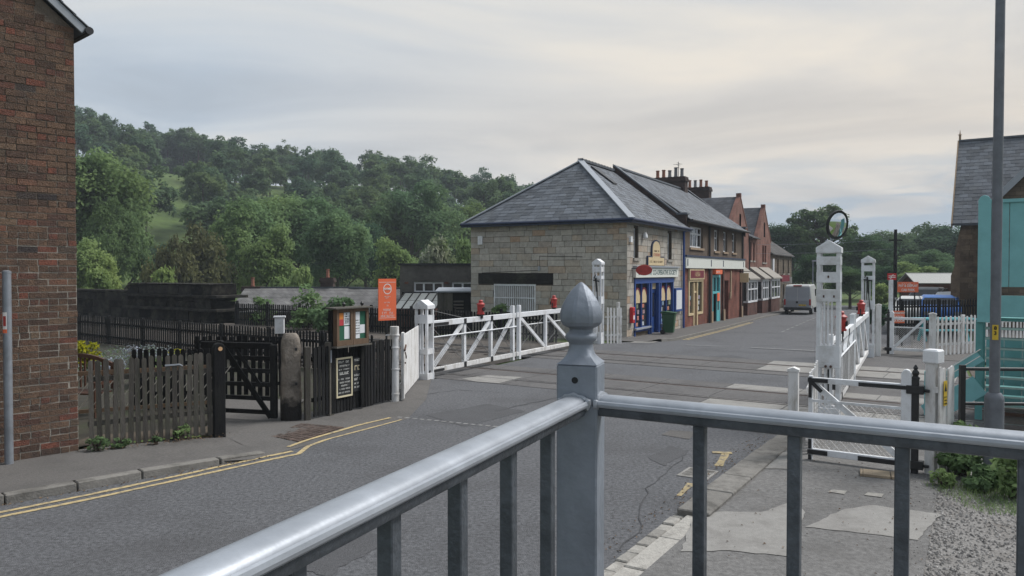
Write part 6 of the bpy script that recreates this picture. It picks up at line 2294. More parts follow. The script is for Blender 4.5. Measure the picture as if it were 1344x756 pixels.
handrail(RLd, 4.6, 'handrail')
handrail(RRd, 4.6, 'handrail')
bal = MB(); bal.box(-.0125, .0125, -.0125, .0125, .10, RH - .03)  # balusters in the darkened metal, their shade painted in
balm = bal.mesh('baluster'); fix_normals(balm); balm.materials.append(MATS['galv_shaded'])
for d, ts in ((RLd, [.215 + .199 * i for i in range(22)]), (RRd, [.2815 + .193 * i for i in range(22)])):
    for t in ts:
        o = mk('baluster', balm, 'galv_shaded', rail, bev=.002)
        o.location = (d.x * t, d.y * t, 0)
        o.rotation_euler = (0, 0, math.atan2(d.y, d.x))
    mb = MB(); mb.bar((d.x * .04, d.y * .04, .085), (d.x * 4.6, d.y * 4.6, .085), .03, .03); mk('bottom_rail', mb, 'galv_post', rail)
    mb = MB(); e_ = Vector((d.x * 4.62, d.y * 4.62, 0)); mb.box(-ps, ps, -ps, ps, -.03, RH + .12, M=Matrix.Translation(e_)); mk('end_post', mb, 'galv_post', rail)

# ------------------------------------------------------------------ right side: lamp post, stairs, station
c = gp(1303.5, 634, .06)
mat('lamp_grey', (.155, .165, .185), .55, .2, 8, .1, 40, metal=.3, dirt=(.11, .118, .13), dscale=5, damt=.7)
lampp = thing('lamp_post', 'tall grey steel lamp post with thick base rising out of the frame', 'lamp post', (c.x, c.y, .05))
mb = MB(); mb.lathe([(.105, -.1), (.105, 1.02), (.10, 1.06), (.075, 1.10)], n=20); mk('base', mb, 'lamp_grey', lampp, smooth=True)
mb = MB(); mb.path([(0, 0, 1.08), (.005, 0, 3.0), (.012, 0, 5.8), (.06, .1, 6.6), (.2, .45, 7.0), (.45, 1.0, 7.1)], [.058, .056, .052, .048, .042, .038], 16); mk('column', mb, 'lamp_grey', lampp, smooth=True)
mb = MB(); mb.prism([(-.14, 0), (.14, 0), (.11, .1), (-.11, .1)], 0, .6, 'xz', M=Matrix.Translation((.5, .95, 7.04))); mk('lantern', mb, 'lead', lampp, bev=.02)
mb = MB()
pts = [(math.sin(R(a)) * .0632, -math.cos(R(a)) * .0632) for a in range(-60, 1, 10)]
for p, q in zip(pts, pts[1:]):
    mb.sheet([(p[0], p[1], 1.74), (q[0], q[1], 1.74), (q[0], q[1], 1.92), (p[0], p[1], 1.92)])
tg = mk('number_sticker', mb, 'yellow_plate', lampp)
for i, ch_ in enumerate('83'):
    me = text_mesh(ch_, .06, .002, 1.0, .002)
    me.transform(Matrix.Translation((0, -.0665, 1.88 - i * .06)) )
    me.transform(Matrix.Rotation(R(-30), 4, 'Z'))
    mk('sticker_digit', me, 'blackboard', tg)

# turquoise staircase of the signal cabin
stc = thing('cabin_staircase', 'turquoise timber staircase and boarded landing behind the lamp post', 'staircase', (8.28, 13.5, 0), R(-33))
mat('turquoise', (.19, .43, .445), .6, .12, 4, .1, 40, spec=.4, dirt=(.13, .31, .32), dscale=2.2, damt=.4)
mat('tread_edge', (.38, .52, .48), .7, .15, 6)
mat('turquoise_dark', (.10, .27, .265), .7, .15, 5, spec=.3)
mb = MB(); mb.prism([(-.095, 1.72), (.095, 1.72), (.095, 3.85), (.06, 3.915), (0, 3.94), (-.06, 3.915), (-.095, 3.85)], -.1, .09, 'xz'); mk('newel_post', mb, 'turquoise', stc, bev=.006)
for i in range(9):
    mb = MB(); x0 = .096 + i * .27; mb.box(x0 + .004, x0 + .266, -.02, .02, 2.34, 3.80); mk('landing_board', mb, 'turquoise', stc, bev=.006)
mb = MB(); mb.box(.096, 2.5, -.05, .05, 3.80, 3.86); mk('landing_cap', mb, 'turquoise', stc)
mb = MB(); mb.box(.096, 2.5, -.03, .03, 1.82, 2.19); mk('landing_board', mb, 'turquoise', stc)
mb = MB(); mb.box(-.02, 2.5, .05, 1.6, 1.74, 1.80); mk('landing_floor', mb, 'turquoise_dark', stc)
for x in (-.06, 2.3):
    for y in (0, 1.5):
        mb = MB(); mb.box(x - .055, x + .055, y - .05, y + .05, -.1, 1.735); mk('leg', mb, 'turquoise_dark', stc, bev=.006)  # legs painted darker to carry the shade below the landing
for i in range(9):
    z = 1.62 - i * .19; y = .25 + i * .0
    yy = 1.35 - (8 - i) * .14
    mb = MB(); mb.box(.02, 2.2, yy - .12, yy + .12, z - .035, z); tr = mk('tread', mb, 'turquoise_dark', stc)
    mb = MB(); mb.box(.02, 2.2, yy - .14, yy - .121, z - .03, z + .006); mk('nosing', mb, 'tread_edge', tr)
for i in range(10):
    mb = MB(); x0 = .0 + i * .3; mb.box(x0, x0 + .294, 2.0, 2.03, .05, 1.3); mk('cabin_board', mb, 'turquoise', stc)
for z0, z1, h in ((.50, 1.13, .20), (.02, .62, .36)):
    mb = MB(); mb.bar((-.85, -.06, z0), (-.04, -.06, z1), .05, h); mk('stringer', mb, 'turquoise', stc)
for z0, z1 in ((.615, 1.245), (.50, 1.13)):
    mb = MB(); mb.bar((-.85, -.062, z0), (-.04, -.062, z1), .06, .014); mk('edge_strip', mb, 'sign_white', stc)
mb = MB(); mb.box(-.9, -.8, -.1, 0, -.1, .8); mk('leg', mb, 'turquoise', stc)

# station building
mat('station_stone', (.17, .125, .085), .94, .35, 5, .7, 20, dirt=(.07, .055, .042), dscale=1.4, damt=.7, orand=.3)
stn = thing('station_building', 'brown stone station building with steep slate roof at right edge', 'station', (23.4, 40.2, 0), R(-33))
SE, SR = 5.45, 9.95
mb = MB()
mb.sheet([(0, 0, -.5), (14, 0, -.5), (14, 0, SE), (0, 0, SE)]); mb.sheet([(0, 9, -.5), (0, 0, -.5), (0, 0, SE), (0, 4.5, SR), (0, 9, SE)]); mb.sheet([(14, 9, -.5), (0, 9, -.5), (0, 9, SE), (14, 9, SE)])
mb.sheet([(14, 0, -.5), (14, 9, -.5), (14, 9, SE), (14, 4.5, SR), (14, 0, SE)])
sw_ = mk('wall', mb, 'rubble_stone', stn, fix=False)
rg = random.Random(8)
mb = MB()
for z in [k * .28 - .2 for k in range(20)]:
    x = 0
    while x < 2.6:
        w = rg.uniform(.3, .6)
        mb.box(x + .01, x + w - .01, -.03 - rg.uniform(0, .02), 0, z + .01, z + .27, rnd=rg.random())
        x += w
mk('wall_stones', mb, 'station_stone', sw_, kind='stuff')
mb = MB()
for a, s in ((-.45, 1), (9.45, -1)):
    za = SE - .45
    mb.add([(-.35, a, za), (14.3, a, za), (14.3, 4.5, SR), (-.35, 4.5, SR), (-.35, a, za + .1), (14.3, a, za + .1), (14.3, 4.5, SR + .1), (-.35, 4.5, SR + .1)], [(3, 2, 1, 0), (4, 5, 6, 7), (0, 1, 5, 4), (1, 2, 6, 5), (2, 3, 7, 6), (3, 0, 4, 7)])
srf = mk('roof', mb, 'slate', stn)
mb = MB(); slate_plane(mb, (-.35, -.45, SE - .34), (14.2, -.45, SE - .34), (-.35, 4.5, SR + .11), (14.2, 4.5, SR + .11), 24, .42); mk('roof_slates', mb, 'slate', srf, kind='stuff')
mb = MB(); mb.bar((-.38, -.5, SE - .45), (-.38, 4.5, SR + .05), .06, .3); mk('barge_board', mb, 'sandstone', srf)
mb = MB(); mb.bar((-.35, 4.5, SR + .14), (14.2, 4.5, SR + .14), .2, .1); mk('ridge_tiles', mb, 'slate', srf)
mb = MB(); mb.lathe([(.06, SR + .15), (.06, SR + .45), (.10, SR + .48), (.03, SR + .55), (.01, SR + .75)], c=(-.3, 4.5, 0), n=8); mk('finial', mb, 'sandstone', srf)
mb = MB()
mb.prism([(-.0, 5.0), (-.1, 4.4), (-.26, 3.6), (-.26, 2.9), (-.42, 2.4), (-.42, -.3), (0, -.3)], .1, .9, 'xz'); mk('buttress', mb, 'station_stone', stn)
# projecting wing, its verge rising to the right
mb = MB(); mb.box(1.5, 8.4, -3.2, -.01, -.3, 5.9); mb.prism([(1.5, 5.902), (8.4, 5.902), (4.95, 9.6)], -3.2, 3.5, 'xz'); wg_ = mk('wing', mb, 'rubble_stone', stn)
mb = MB()
for a, b_, za in ((1.1, 4.95, 5.45), (8.8, 4.95, 5.45)):
    mb.add([(a, -3.5, za), (a, 3.6, za), (b_, 3.6, 9.62), (b_, -3.5, 9.62), (a, -3.5, za + .14), (a, 3.6, za + .14), (b_, 3.6, 9.76), (b_, -3.5, 9.76)], [(3, 2, 1, 0), (4, 5, 6, 7), (0, 1, 5, 4), (1, 2, 6, 5), (2, 3, 7, 6), (3, 0, 4, 7)])
mk('wing_roof', mb, 'slate_roof_brown', wg_)
mb = MB(); mb.bar((1.1, -3.55, 5.5), (4.95, -3.55, 9.7), .08, .28); mk('barge_board', mb, 'lead', wg_)

# dark palings in front of the station yard
fence('picket_fence', 'black pointed paling fence in front of the station yard', at(1172, 400, 31.5)[:2], at(1290, 400, 33)[:2], 0, 1.45, 32, .09, 'black_wood', top='point', rails=(.3, .8), posts=(.5, 2.5), tilt=.006)
# orange station signs
for lab, pxs, ys, Yd, lines, sz_ in (('orange pay and display car park sign above the dark palings', (1178, 1205), (370, 383.5), 33, ['PAY & DISPLAY', 'CAR PARK'], .15),
                                     ('orange station tea room sign in front of the dark palings', (1170, 1187), (408, 424), 28, ['GROSMONT', 'STATION', 'TEA ROOM'], .11)):
    p0, p1 = at(pxs[0], ys[1], Yd), at(pxs[1], ys[0], Yd)
    w, h = p1.x - p0.x, p1.z - p0.z
    s_ = thing('orange_sign', lab, 'sign', ((p0.x + p1.x) / 2, Yd, 0), R(-2))
    mb = MB(); mb.box(-w / 2, w / 2, -.02, .0, p0.z, p1.z); mk('panel', mb, 'orange_sign', s_)
    for x in (-w * .35, w * .35):
        mb = MB(); mb.tube((x, .03, -.3), (x, .03, p1.z), .03, n=8); mk('post', mb, 'black_iron', s_)
    for i, t_ in enumerate(lines):
        lettering(t_, sz_, 'sign_white', s_, 0, -.023, p1.z - h * (i + (.9 if len(lines) == 2 else .6)) / (len(lines) + (.4 if len(lines) == 2 else .2)), squeeze=.8, bold=.003)
    if len(lines) == 2:
        mb = MB(); scribble(mb, -w * .3, w * .3, -.021, p1.z - h * .2, .05, 3); mk('print', mb, 'sign_white', s_)
# white sign post with the red rail emblem
c = at(1168.5, 460, 25.5)
sp_ = thing('station_sign_post', 'slim white post topped by a small red railway emblem sign', 'sign', (c.x, c.y, 0), R(-4))
zt = at(1168, 367, c.y).z
mb = MB(); mb.box(-.055, .055, -.055, .055, -.1, zt); mk('post', mb, 'white_paint', sp_, bev=.006)
mb = MB(); mb.box(-.12, .16, -.03, .0, zt - .01, zt + .21); pn = mk('panel', mb, 'post_red', sp_)
mb = MB()
for z in (zt + .075, zt + .125):
    mb.box(-.09, .13, -.034, -.031, z - .011, z + .011)
mb.bar((-.05, -.0325, zt + .03), (.03, -.0325, zt + .075), .022, .003, up=(0, 1, 0)); mb.bar((.07, -.0325, zt + .17), (0, -.0325, zt + .125), .022, .003, up=(0, 1, 0)); mb.bar((.03, -.0325, zt + .075), (-.04, -.0325, zt + .125), .022, .003, up=(0, 1, 0))
mk('emblem', mb, 'sign_white', pn)
# telegraph pole
Yp = 58
c = at(1174.5, 400, Yp)
tp_ = thing('telegraph_pole', 'dark wooden telegraph pole in front of the far trees', 'pole', (c.x, Yp, -.3))
mb = MB(); mb.tube((0, 0, -.2), (0, 0, 6.1), .15, .11, n=10); mk('pole', mb, 'black_wood', tp_, smooth=True)
mb = MB(); mb.bar((-.5, 0, 5.3), (.5, 0, 5.3), .1, .1); mk('crossarm', mb, 'black_wood', tp_)
for k, dzv in enumerate((0, -.7)):
    mb = MB(); a, b = Vector((0, 0, 5.35 + dzv)), Vector((-19, 6, 5.8 + dzv))
    mb.path([a.lerp(b, i / 10) - Vector((0, 0, .5 * math.sin(math.pi * i / 10))) for i in range(11)], .012, 4); mk('wire', mb, 'lead', tp_)
# far street lamp
Yl = 68
c = at(1066.5, 400, Yl)
sl_ = thing('street_lamp', 'distant grey street lamp beyond the parked van', 'lamp post', (c.x, Yl, -.8))
mb = MB(); mb.tube((0, 0, -.2), (0, 0, 4.35), .07, .05, n=8); mk('column', mb, 'galv_post', sl_)
mb = MB(); mb.box(-.05, .75, -.1, .1, 4.32, 4.45); mk('lantern', mb, 'lead', sl_)

# goods shed
c = at(1206, 385, 56)
shd = thing('goods_shed', 'low dark shed with grey roof behind the parked cars', 'shed', (c.x, 56, -.2), R(-10))
mb = MB(); mb.box(0, 9, 0, 4, -.3, 1.95); mb.prism([(0, 1.952), (4, 1.952), (2, 2.7)], 0, 9, 'yz'); mk('wall', mb, 'dark_brick', shd)
mb = MB(); mb.bar((-.3, 1, 2.35), (9.2, 1, 2.35), 2.3, .06, up=(0, -.35, 1)); mb.bar((-.3, 3, 2.35), (9.2, 3, 2.35), 2.3, .06, up=(0, .35, 1)); mk('roof', mb, 'grey_lid', shd)


def car(label, px, Yd, paint, rz, hgt=1.45):
    c = at(px, 395, Yd)
    root = thing('parked_car', label, 'car', (c.x, Yd, -.02), rz, 'cars parked in the station yard')
    k = hgt / 1.45
    pr = [(-2.05, .35), (-2.1, .75), (-1.95, .92), (-1.2, 1.0), (-.75, 1.36), (-.3, 1.45), (.7, 1.45), (1.25, 1.3), (1.7, .98), (2.05, .85), (2.1, .4)]
    mb = MB(); n_ = len(pr)
    vw_ = lambda z: .86 if z < 1.0 else .86 - (z - 1.0) * .5
    mb.add([(x, s * vw_(z), z * k) for s in (-1, 1) for x, z in pr], [tuple(range(n_))[::-1], tuple(range(n_, 2 * n_))] + [(i, (i + 1) % n_, n_ + (i + 1) % n_, n_ + i) for i in range(n_)])
    mk('body', mb, paint, root, bev=.06)
    for s in (-1, 1):
        mb = MB(); mb.prism([(-1.05, 1.03 * k), (-.7, 1.32 * k), (-.28, 1.39 * k), (.65, 1.39 * k), (1.15, 1.25 * k), (1.45, 1.03 * k)], s * .80, s * .815 + .012 * s, 'xz'); mk('side_window', mb, 'pane', root)
        for x in (-1.3, 1.3):
            mb = MB(); mb.tube((x, s * .68, .31), (x, s * .88, .31), .31, n=16); mk('wheel', mb, 'tyre', root)
    mb = MB(); mb.sheet([(-1.17, -.72, 1.03 * k), (-1.17, .72, 1.03 * k), (-.79, .64, 1.34 * k), (-.79, -.64, 1.34 * k)]); mk('windscreen', mb, 'pane', root)
    for s in (-1, 1):
        mb = MB(); mb.box(-2.12, -2.0, s * .65 - .13, s * .65 + .13, .62, .78); mk('headlight', mb, 'lead', root)
    return root


mat('car_white', (.60, .59, .57), .35, .05, 3, spec=.6)
mat('car_blue', (.03, .16, .50), .35, .05, 3, spec=.6)
mat('car_dark', (.05, .055, .06), .35, .05, 3, spec=.6)
mat('car_silver', (.45, .46, .47), .35, .05, 3, spec=.6, metal=.3)
car('white parked car at the left end of the station yard', 1200, 38, 'car_white', R(60), 1.42)
car('bright blue parked car in the middle of the station yard', 1231, 37.5, 'car_blue', R(66), 1.5)
car('pale silver parked car beside the station buttress', 1247, 43, 'car_silver', R(240), 1.52)
car('dark parked car behind the blue car', 1219, 44, 'car_dark', R(50), 1.75)
# turquoise yard table
c0, c1 = at(1200, 418, 29), at(1277, 418, 29)
tb = thing('picnic_table', 'long turquoise timber picnic table behind the white palings', 'table', (c0.x, c0.y, 0), ang(c0, c1))
LT = (c1 - c0).length
mb = MB(); mb.box(0, LT, -.3, .3, .80, .87); mk('top', mb, 'teal_paint', tb)
for x in (.3, LT - .3):
    mb = MB(); mb.bar((x, -.25, 0), (x, .1, .80), .08, .08); mb.bar((x, .25, 0), (x, -.1, .80), .08, .08); mk('trestle', mb, 'teal_paint', tb)
mb = MB(); mb.box(0, LT, -.75, -.5, .42, .47); mk('seat', mb, 'teal_paint', tb)
flat('platform_paving', [(10.9, 24.7), (12.5, 22.6), (30, 13.5), (37, 34), (24.5, 40), (16.9, 28.2), (12.0, 26.2)], .014, 'asphalt_path')

# ------------------------------------------------------------------ left background
mat('dark_soil', (.04, .036, .028), .95, .4, 6, .6, 20, dirt=(.035, .045, .018), dscale=1.2, damt=.8)
flat('garden', [(-3.9, 14.0), (-2.7, 16), (-2.5, 18.6), (-3.4, 19.4), (-17.6, 30.2), (-30, 34), (-24, 14), (-6.6, 11.4), (-5.0, 13.6)], -.03, 'dark_soil')
pq0, pq1 = at(172, 456, 14.6), at(292, 456, 14.9)
fence('picket_fence', 'low black paling fence just behind the weathered palings', pq0[:2], pq1[:2], -.02, 1.16, 15, .085, 'black_wood', rails=(.25, .75), tilt=.01)
fence('picket_fence', 'long black paling fence on the near side of the railway', (-17.6, 30.1), (-3.5, 19.4), 0, 1.0, 130, .075, 'black_wood', rails=(.25, .72), posts=tuple(1.2 + 2.4 * i for i in range(7)), joined=True)
fa, fb = rwpt(25.0, 33), rwpt(25.0, 14.2)
fence('picket_fence', 'long black paling fence on the far side of the railway', fa, fb, -.05, 1.08, 130, .085, 'black_wood', rails=(.25, .75), posts=tuple(.1 + 2.3 * i for i in range(9)), joined=True, ph=1.2)
# white equipment box
c = at(367, 424, 20.6)
wbx = thing('equipment_box', 'small white equipment box on a post above the near railway fence', 'box', (c.x, 20.6, 0), R(12))
mb = MB(); mb.box(-.04, .04, -.04, .04, 0, .95); mk('post', mb, 'black_iron', wbx)
mb = MB(); mb.box(-.12, .12, -.1, .1, .95, 1.38); mk('case', mb, 'white_paint', wbx, bev=.01)
mb = MB(); mb.box(-.15, .15, -.13, .13, 1.381, 1.42); mk('lid', mb, 'white_paint', wbx)

# blackened stone parapet
mat('black_stone2', (.020, .0185, .017), .97, .6, 3, .9, 12, dirt=(.075, .07, .055), dscale=1.6, damt=.75, orand=.55, spec=.1)
pa, pb = rwpt(25.2, 62), rwpt(25.2, 33.6)
par = thing('stone_parapet', 'soot-blackened stone parapet and stepped pier beyond the railway', 'wall', (pa[0], pa[1], 0), ang(pa, pb))
PLn = (Vector(pb) - Vector(pa)).length
rg = random.Random(4)


def blocks(x0, x1, z0, z1, y0, y1, nm='stone_block', ch=.42):
    z = z0
    while z < z1 - .05:
        h = min(ch * rg.uniform(.85, 1.15), z1 - z)
        if z1 - z - h < .15:
            h = z1 - z
        x = x0
        while x < x1 - .05:
            w = min(rg.uniform(.7, 1.3), x1 - x)
            if x1 - x - w < .3:
                w = x1 - x
            mb = MB(); mb.box(x + .008, x + w - .008, y0 - rg.uniform(0, .03), y1, z + .006, z + h - .006, jit=.022); mk(nm, mb, 'black_stone2', par)
            x += w
        z += h


blocks(0, PLn - 18, -1.2, 2.05, 0, .8)
mb = MB(); mb.box(-.1, PLn - 17.9, -.1, .9, 2.06, 2.25); mk('coping', mb, 'black_stone2', par, bev=.03)
blocks(PLn - 18, PLn - 8.5, -1.2, 1.40, 0, .7)
mb = MB(); mb.box(PLn - 18, PLn - 8.4, -.08, .8, 1.405, 1.55); mk('coping', mb, 'black_stone2', par, bev=.03)
blocks(PLn - 8.4, PLn - .6, -1.2, .55, -.5, 1.0); mb = MB(); mb.box(PLn - 8.6, PLn - .1, -.75, 1.2, .555, .70); mk('string_course', mb, 'black_stone2', par, bev=.02)
blocks(PLn - 8.4, PLn - .9, .705, 1.25, -.5, 1.0); mb = MB(); mb.box(PLn - 8.6, PLn - .1, -.75, 1.2, 1.255, 1.40); mk('string_course', mb, 'black_stone2', par, bev=.02)
blocks(PLn - 8.4, PLn - .8, 1.405, 1.92, -.5, 1.0); mb = MB(); mb.box(PLn - 8.3, PLn - .9, -.6, 1.1, 1.925, 1.99); mk('coping', mb, 'black_stone2', par, bev=.03)


# cottages in the hollow
def cottage(label, px0, px1, Yd, ridge_py, eave_z, rz, m='slate_roof_brown'):
    a, b = at(px0, ridge_py, Yd), at(px1, ridge_py, Yd)
    L = (b - a).length
    rz_ = a.z
    root = thing('cottage', label, 'house', (a.x, Yd, -3.7), rz)
    E, Rr = eave_z + 3.7, rz_ + 3.7
    mb = MB(); mb.box(0, L, -2.8, 2.8, -.3, E); mb.prism([(-2.8, E + .001), (2.8, E + .001), (0, Rr - .05)], 0, L, 'yz'); mk('wall', mb, 'rubble_stone', root)
    mb = MB()
    for s in (-1, 1):
        mb.add([(-.2, s * 3.1, E - .12), (L + .2, s * 3.1, E - .12), (L + .2, 0, Rr), (-.2, 0, Rr), (-.2, s * 3.1, E - .03), (L + .2, s * 3.1, E - .03), (L + .2, 0, Rr + .09), (-.2, 0, Rr + .09)], [(3, 2, 1, 0), (4, 5, 6, 7), (0, 1, 5, 4), (1, 2, 6, 5), (2, 3, 7, 6), (3, 0, 4, 7)])
    r_ = mk('roof', mb, m, root)
    mb = MB(); mb.bar((-.2, 0, Rr + .1), (L + .2, 0, Rr + .1), .2, .08); mk('ridge_tiles', mb, 'slate', r_)
    for x in (1.5, L - 2.5):
        window(root, x, x + .9, 1.0, 2.1, y=-2.86, nx=2, nz=2)
    return root, r_, L, Rr


mat('roof_grey', (.20, .19, .18), .9, .3, 2, .3, 20)
brickmat('slate_roof_pale', (.17, .165, .16), (.13, .125, .125), (.06, .058, .055), bw=.35, bh=.22)
ck, r_, L, Rr = cottage('low cottage with pale slate roof and chimney below the wooded hill', 326, 470, 52, 379, .1, R(0), 'slate_roof_pale')
chimney(ck, .2, .3, Rr - 1.0, Rr + .15, 1.2, .8, ['red'])
chimney(ck, 5.3, .3, Rr - .6, Rr + .75, .85, .7, ['red'])
ck2, r_, L, Rr = cottage('second pale slate-roofed cottage behind the orange sign', 462, 545, 49, 380, .0, R(-3), 'slate_roof_pale')

# grey rendered flat-roofed building
a, b = at(525, 348, 42), at(640, 348, 42)
gb_ = thing('rendered_building', 'grey rendered flat-roofed building left of the stone shop', 'building', (a.x, 42, -2.5), R(0))
L = (b - a).length; Z = a.z + 2.5
zz0, zz1 = at(560, 384, 42).z + 2.5, at(560, 370, 42).z + 2.5
wx = lambda px: (px - 525) / 1010 * 42
opsg = [(wx(543), wx(582), zz0, zz1), (wx(593), wx(621), zz0, zz1)]
mb = MB(); wall_face(mb, 0, L, -1.5, Z, opsg, 0, .2)
mb.sheet([(0, 6, -1.5), (0, 0, -1.5), (0, 0, Z), (0, 6, Z)]); mb.sheet([(0, 0, Z), (L, 0, Z), (L, 6, Z), (0, 6, Z)]); mb.sheet([(L, 0, -1.5), (L, 6, -1.5), (L, 6, Z), (L, 0, Z)]); mb.sheet([(L, 6, -1.5), (0, 6, -1.5), (0, 6, Z), (L, 6, Z)])
mk('wall', mb, 'grey_render', gb_, fix=False)
for o_, nx in zip(opsg, (3, 2)):
    window(gb_, *o_, y=.08, nx=nx, fw=.1)
mb = MB(); mb.box(-.1, L + .1, -.1, 6.1, Z + .002, Z + .10); mk('roof_edge', mb, 'gutter_black', gb_)
for px in (533.5, 586):
    mb = MB(); x = wx(px); mb.box(x - .1, x + .1, -.02, -.001, Z - 1.02, Z - .92); mk('air_brick', mb, 'red_brick', gb_)

# glazed lean-to and timber shed in front of it
a, b = at(516, 404, 39), at(572, 404, 39)
gl = thing('glazed_leanto', 'lean-to with grey glazed roof panes beside the timber shed', 'outbuilding', (a.x, 39, -1.0))
L = (b - a).length
z0, z1 = at(540, 405, 39).z + 1.0, at(540, 384.5, 40.8).z + 1.0
mb = MB(); mb.box(0, L, .02, 1.8, -1.5, z0 - .06); mk('wall', mb, 'dark_brick', gl)
mat('dull_glass', (.17, .18, .175), .25, .2, 2, spec=.6, orand=.2)
for i in range(5):
    for j in range(2):
        x0, x1 = L * i / 5, L * (i + 1) / 5
        u0, u1 = j / 2, (j + 1) / 2
        P = lambda x, u: Vector((x + .35 * u, 1.8 * u, z0 + (z1 - z0) * u))
        mb = MB(); mb.add([P(x0 + .03, u0 + .01), P(x1 - .03, u0 + .01), P(x1 - .03, u1 - .01), P(x0 + .03, u1 - .01)], [(0, 1, 2, 3)]); mk('pane', mb, 'dull_glass', gl)
for i in range(6):
    mb = MB(); x = L * i / 5; mb.bar((x, 0, z0 + .01), (x + .35, 1.8, z1 + .01), .045, .05); mk('glazing_bar', mb, 'black_wood', gl)
mb = MB(); mb.box(.2, L + .5, 1.8, 1.9, z1 - .3, z1 + .06); mk('ridge_board', mb, 'black_wood', gl)
a, b = at(574, 408, 37), at(622, 408, 37)
sd = thing('timber_shed', 'small weathered timber shed with louvred front against the shop wall', 'shed', (a.x, 37, -.9))
L = (b - a).length; Z = at(590, 383, 37).z + .9
for i in range(9):
    mb = MB(); mb.box(L * .42 * i / 9 + .004, L * .42 * (i + 1) / 9 - .004, -.02, .02, 0, Z - .05); mk('board', mb, 'weathered_wood', sd)
for i in range(9):
    mb = MB(); mb.bar((L * .44, 0, .8 + i * .16), (L * .72, 0, .8 + i * .16), .10, .02, up=(0, -.7, .7)); mk('louvre', mb, 'weathered_wood', sd)
mb = MB(); mb.box(L * .72, L, .0, .04, 0, Z - .05); mk('door', mb, 'black_wood', sd)
mb = MB(); mb.box(.02, L, .05, 1.6, 0, Z - .06); mk('body', mb, 'black_wood', sd)
mb = MB(); mb.add([(-.1, -.15, Z - .02), (L + .1, -.15, Z - .02), (L + .1, 1.8, Z + .12), (-.1, 1.8, Z + .12), (-.1, -.15, Z + .04), (L + .1, -.15, Z + .04), (L + .1, 1.8, Z + .18), (-.1, 1.8, Z + .18)], [(3, 2, 1, 0), (4, 5, 6, 7), (0, 1, 5, 4), (1, 2, 6, 5), (2, 3, 7, 6), (3, 0, 4, 7)]); mk('roof', mb, 'lead', sd)

# garden bench
c = at(104, 478, 14.4)
bn = thing('garden_bench', 'brown slatted garden bench with curved back behind the weathered palings', 'bench', (c.x - .75, 14.4, -.02), R(-14))
for x in (0, 1.45):
    mb = MB(); mb.box(x, x + .06, .2, .26, 0, .95); mb.box(x, x + .06, -.3, -.24, 0, .62); mb.box(x, x + .06, -.3, .2, .58, .64); mk('side_frame', mb, 'brown_door', bn)
for i in range(5):
    mb = MB(); mb.box(.06, 1.45, -.26 + i * .095, -.19 + i * .095, .40, .43); mk('seat_slat', mb, 'brown_door', bn)
for i in range(14):
    x = .1 + i * .099; h = .88 + .16 * math.sin(math.pi * i / 13)
    mb = MB(); mb.box(x, x + .03, .22, .245, .45, h); mk('back_slat', mb, 'brown_door', bn)
pts = [(.05 + 1.42 * i / 12, .232, .88 + .17 * math.sin(math.pi * i / 12)) for i in range(13)]
mb = MB()
for p, q in zip(pts, pts[1:]):
    mb.bar(p, q, .05, .07)
mk('top_rail', mb, 'brown_door', bn)

# ------------------------------------------------------------------ vegetation
leafmat('leaf_mid', [(0.055, 0.090, 0.044), (0.115, 0.180, 0.086), (0.178, 0.264, 0.126), (0.240, 0.335, 0.165)], .5)
leafmat('leaf_bright', [(0.080, 0.120, 0.048), (0.158, 0.232, 0.092), (0.236, 0.325, 0.138), (0.305, 0.40, 0.185)], .5)
leafmat('leaf_dark', [(0.028, 0.057, 0.034), (0.055, 0.103, 0.055), (0.085, 0.147, 0.077), (0.118, 0.191, 0.101)], .5)
leafmat('leaf_blue', [(0.042, 0.071, 0.044), (0.084, 0.134, 0.073), (0.130, 0.194, 0.101), (0.175, 0.246, 0.130)], .5)
leafmat('leaf_brown', [(.065, .072, .045), (.10, .108, .065), (.13, .145, .08), (.16, .18, .095)], .4)
leafmat('leaf_blossom', [(.06, .09, .04), (.12, .17, .07), (.28, .31, .24), (.45, .45, .42)], .4)
leafmat('leaf_yellow', [(.12, .14, .015), (.24, .25, .02), (.36, .35, .03), (.44, .42, .05)])
leafmat('flower_blue', [(.07, .11, .05), (.12, .18, .09), (.28, .31, .40), (.44, .47, .60)])
mat('bark', (.075, .06, .047), .95, .4, 6, .7, 20)


def leaf_cloud(P, N, size, rnd, aspect=.55):
    """rhombic leaves at points P facing N; numpy arrays in, mesh data out"""
    k = len(P)
    rs = np.random.RandomState(k)
    t = np.cross(N, rs.normal(size=(k, 3)))
    t /= np.linalg.norm(t, axis=1)[:, None] + 1e-9
    b = np.cross(N, t)
    s = size[:, None] if isinstance(size, np.ndarray) else size
    V = np.empty((k, 4, 3))
    V[:, 0] = P - t * s; V[:, 1] = P - b * s * aspect; V[:, 2] = P + t * s; V[:, 3] = P + b * s * aspect
    return V.reshape(-1, 3)


def quads_mesh(name, V, rnd, m):
    k = len(V) // 4
    me = bpy.data.meshes.new(name)
    me.vertices.add(len(V)); me.vertices.foreach_set('co', V.astype(np.float32).ravel())
    me.loops.add(4 * k); me.loops.foreach_set('vertex_index', np.arange(4 * k, dtype=np.int32))
    me.polygons.add(k); me.polygons.foreach_set('loop_start', np.arange(0, 4 * k, 4, dtype=np.int32)); me.polygons.foreach_set('loop_total', np.full(k, 4, dtype=np.int32))
    a = me.attributes.new('rnd', 'FLOAT', 'FACE'); a.data.foreach_set('value', rnd.astype(np.float32))
    me.update(calc_edges=True)
    me.materials.append(MATS[m])
    return me


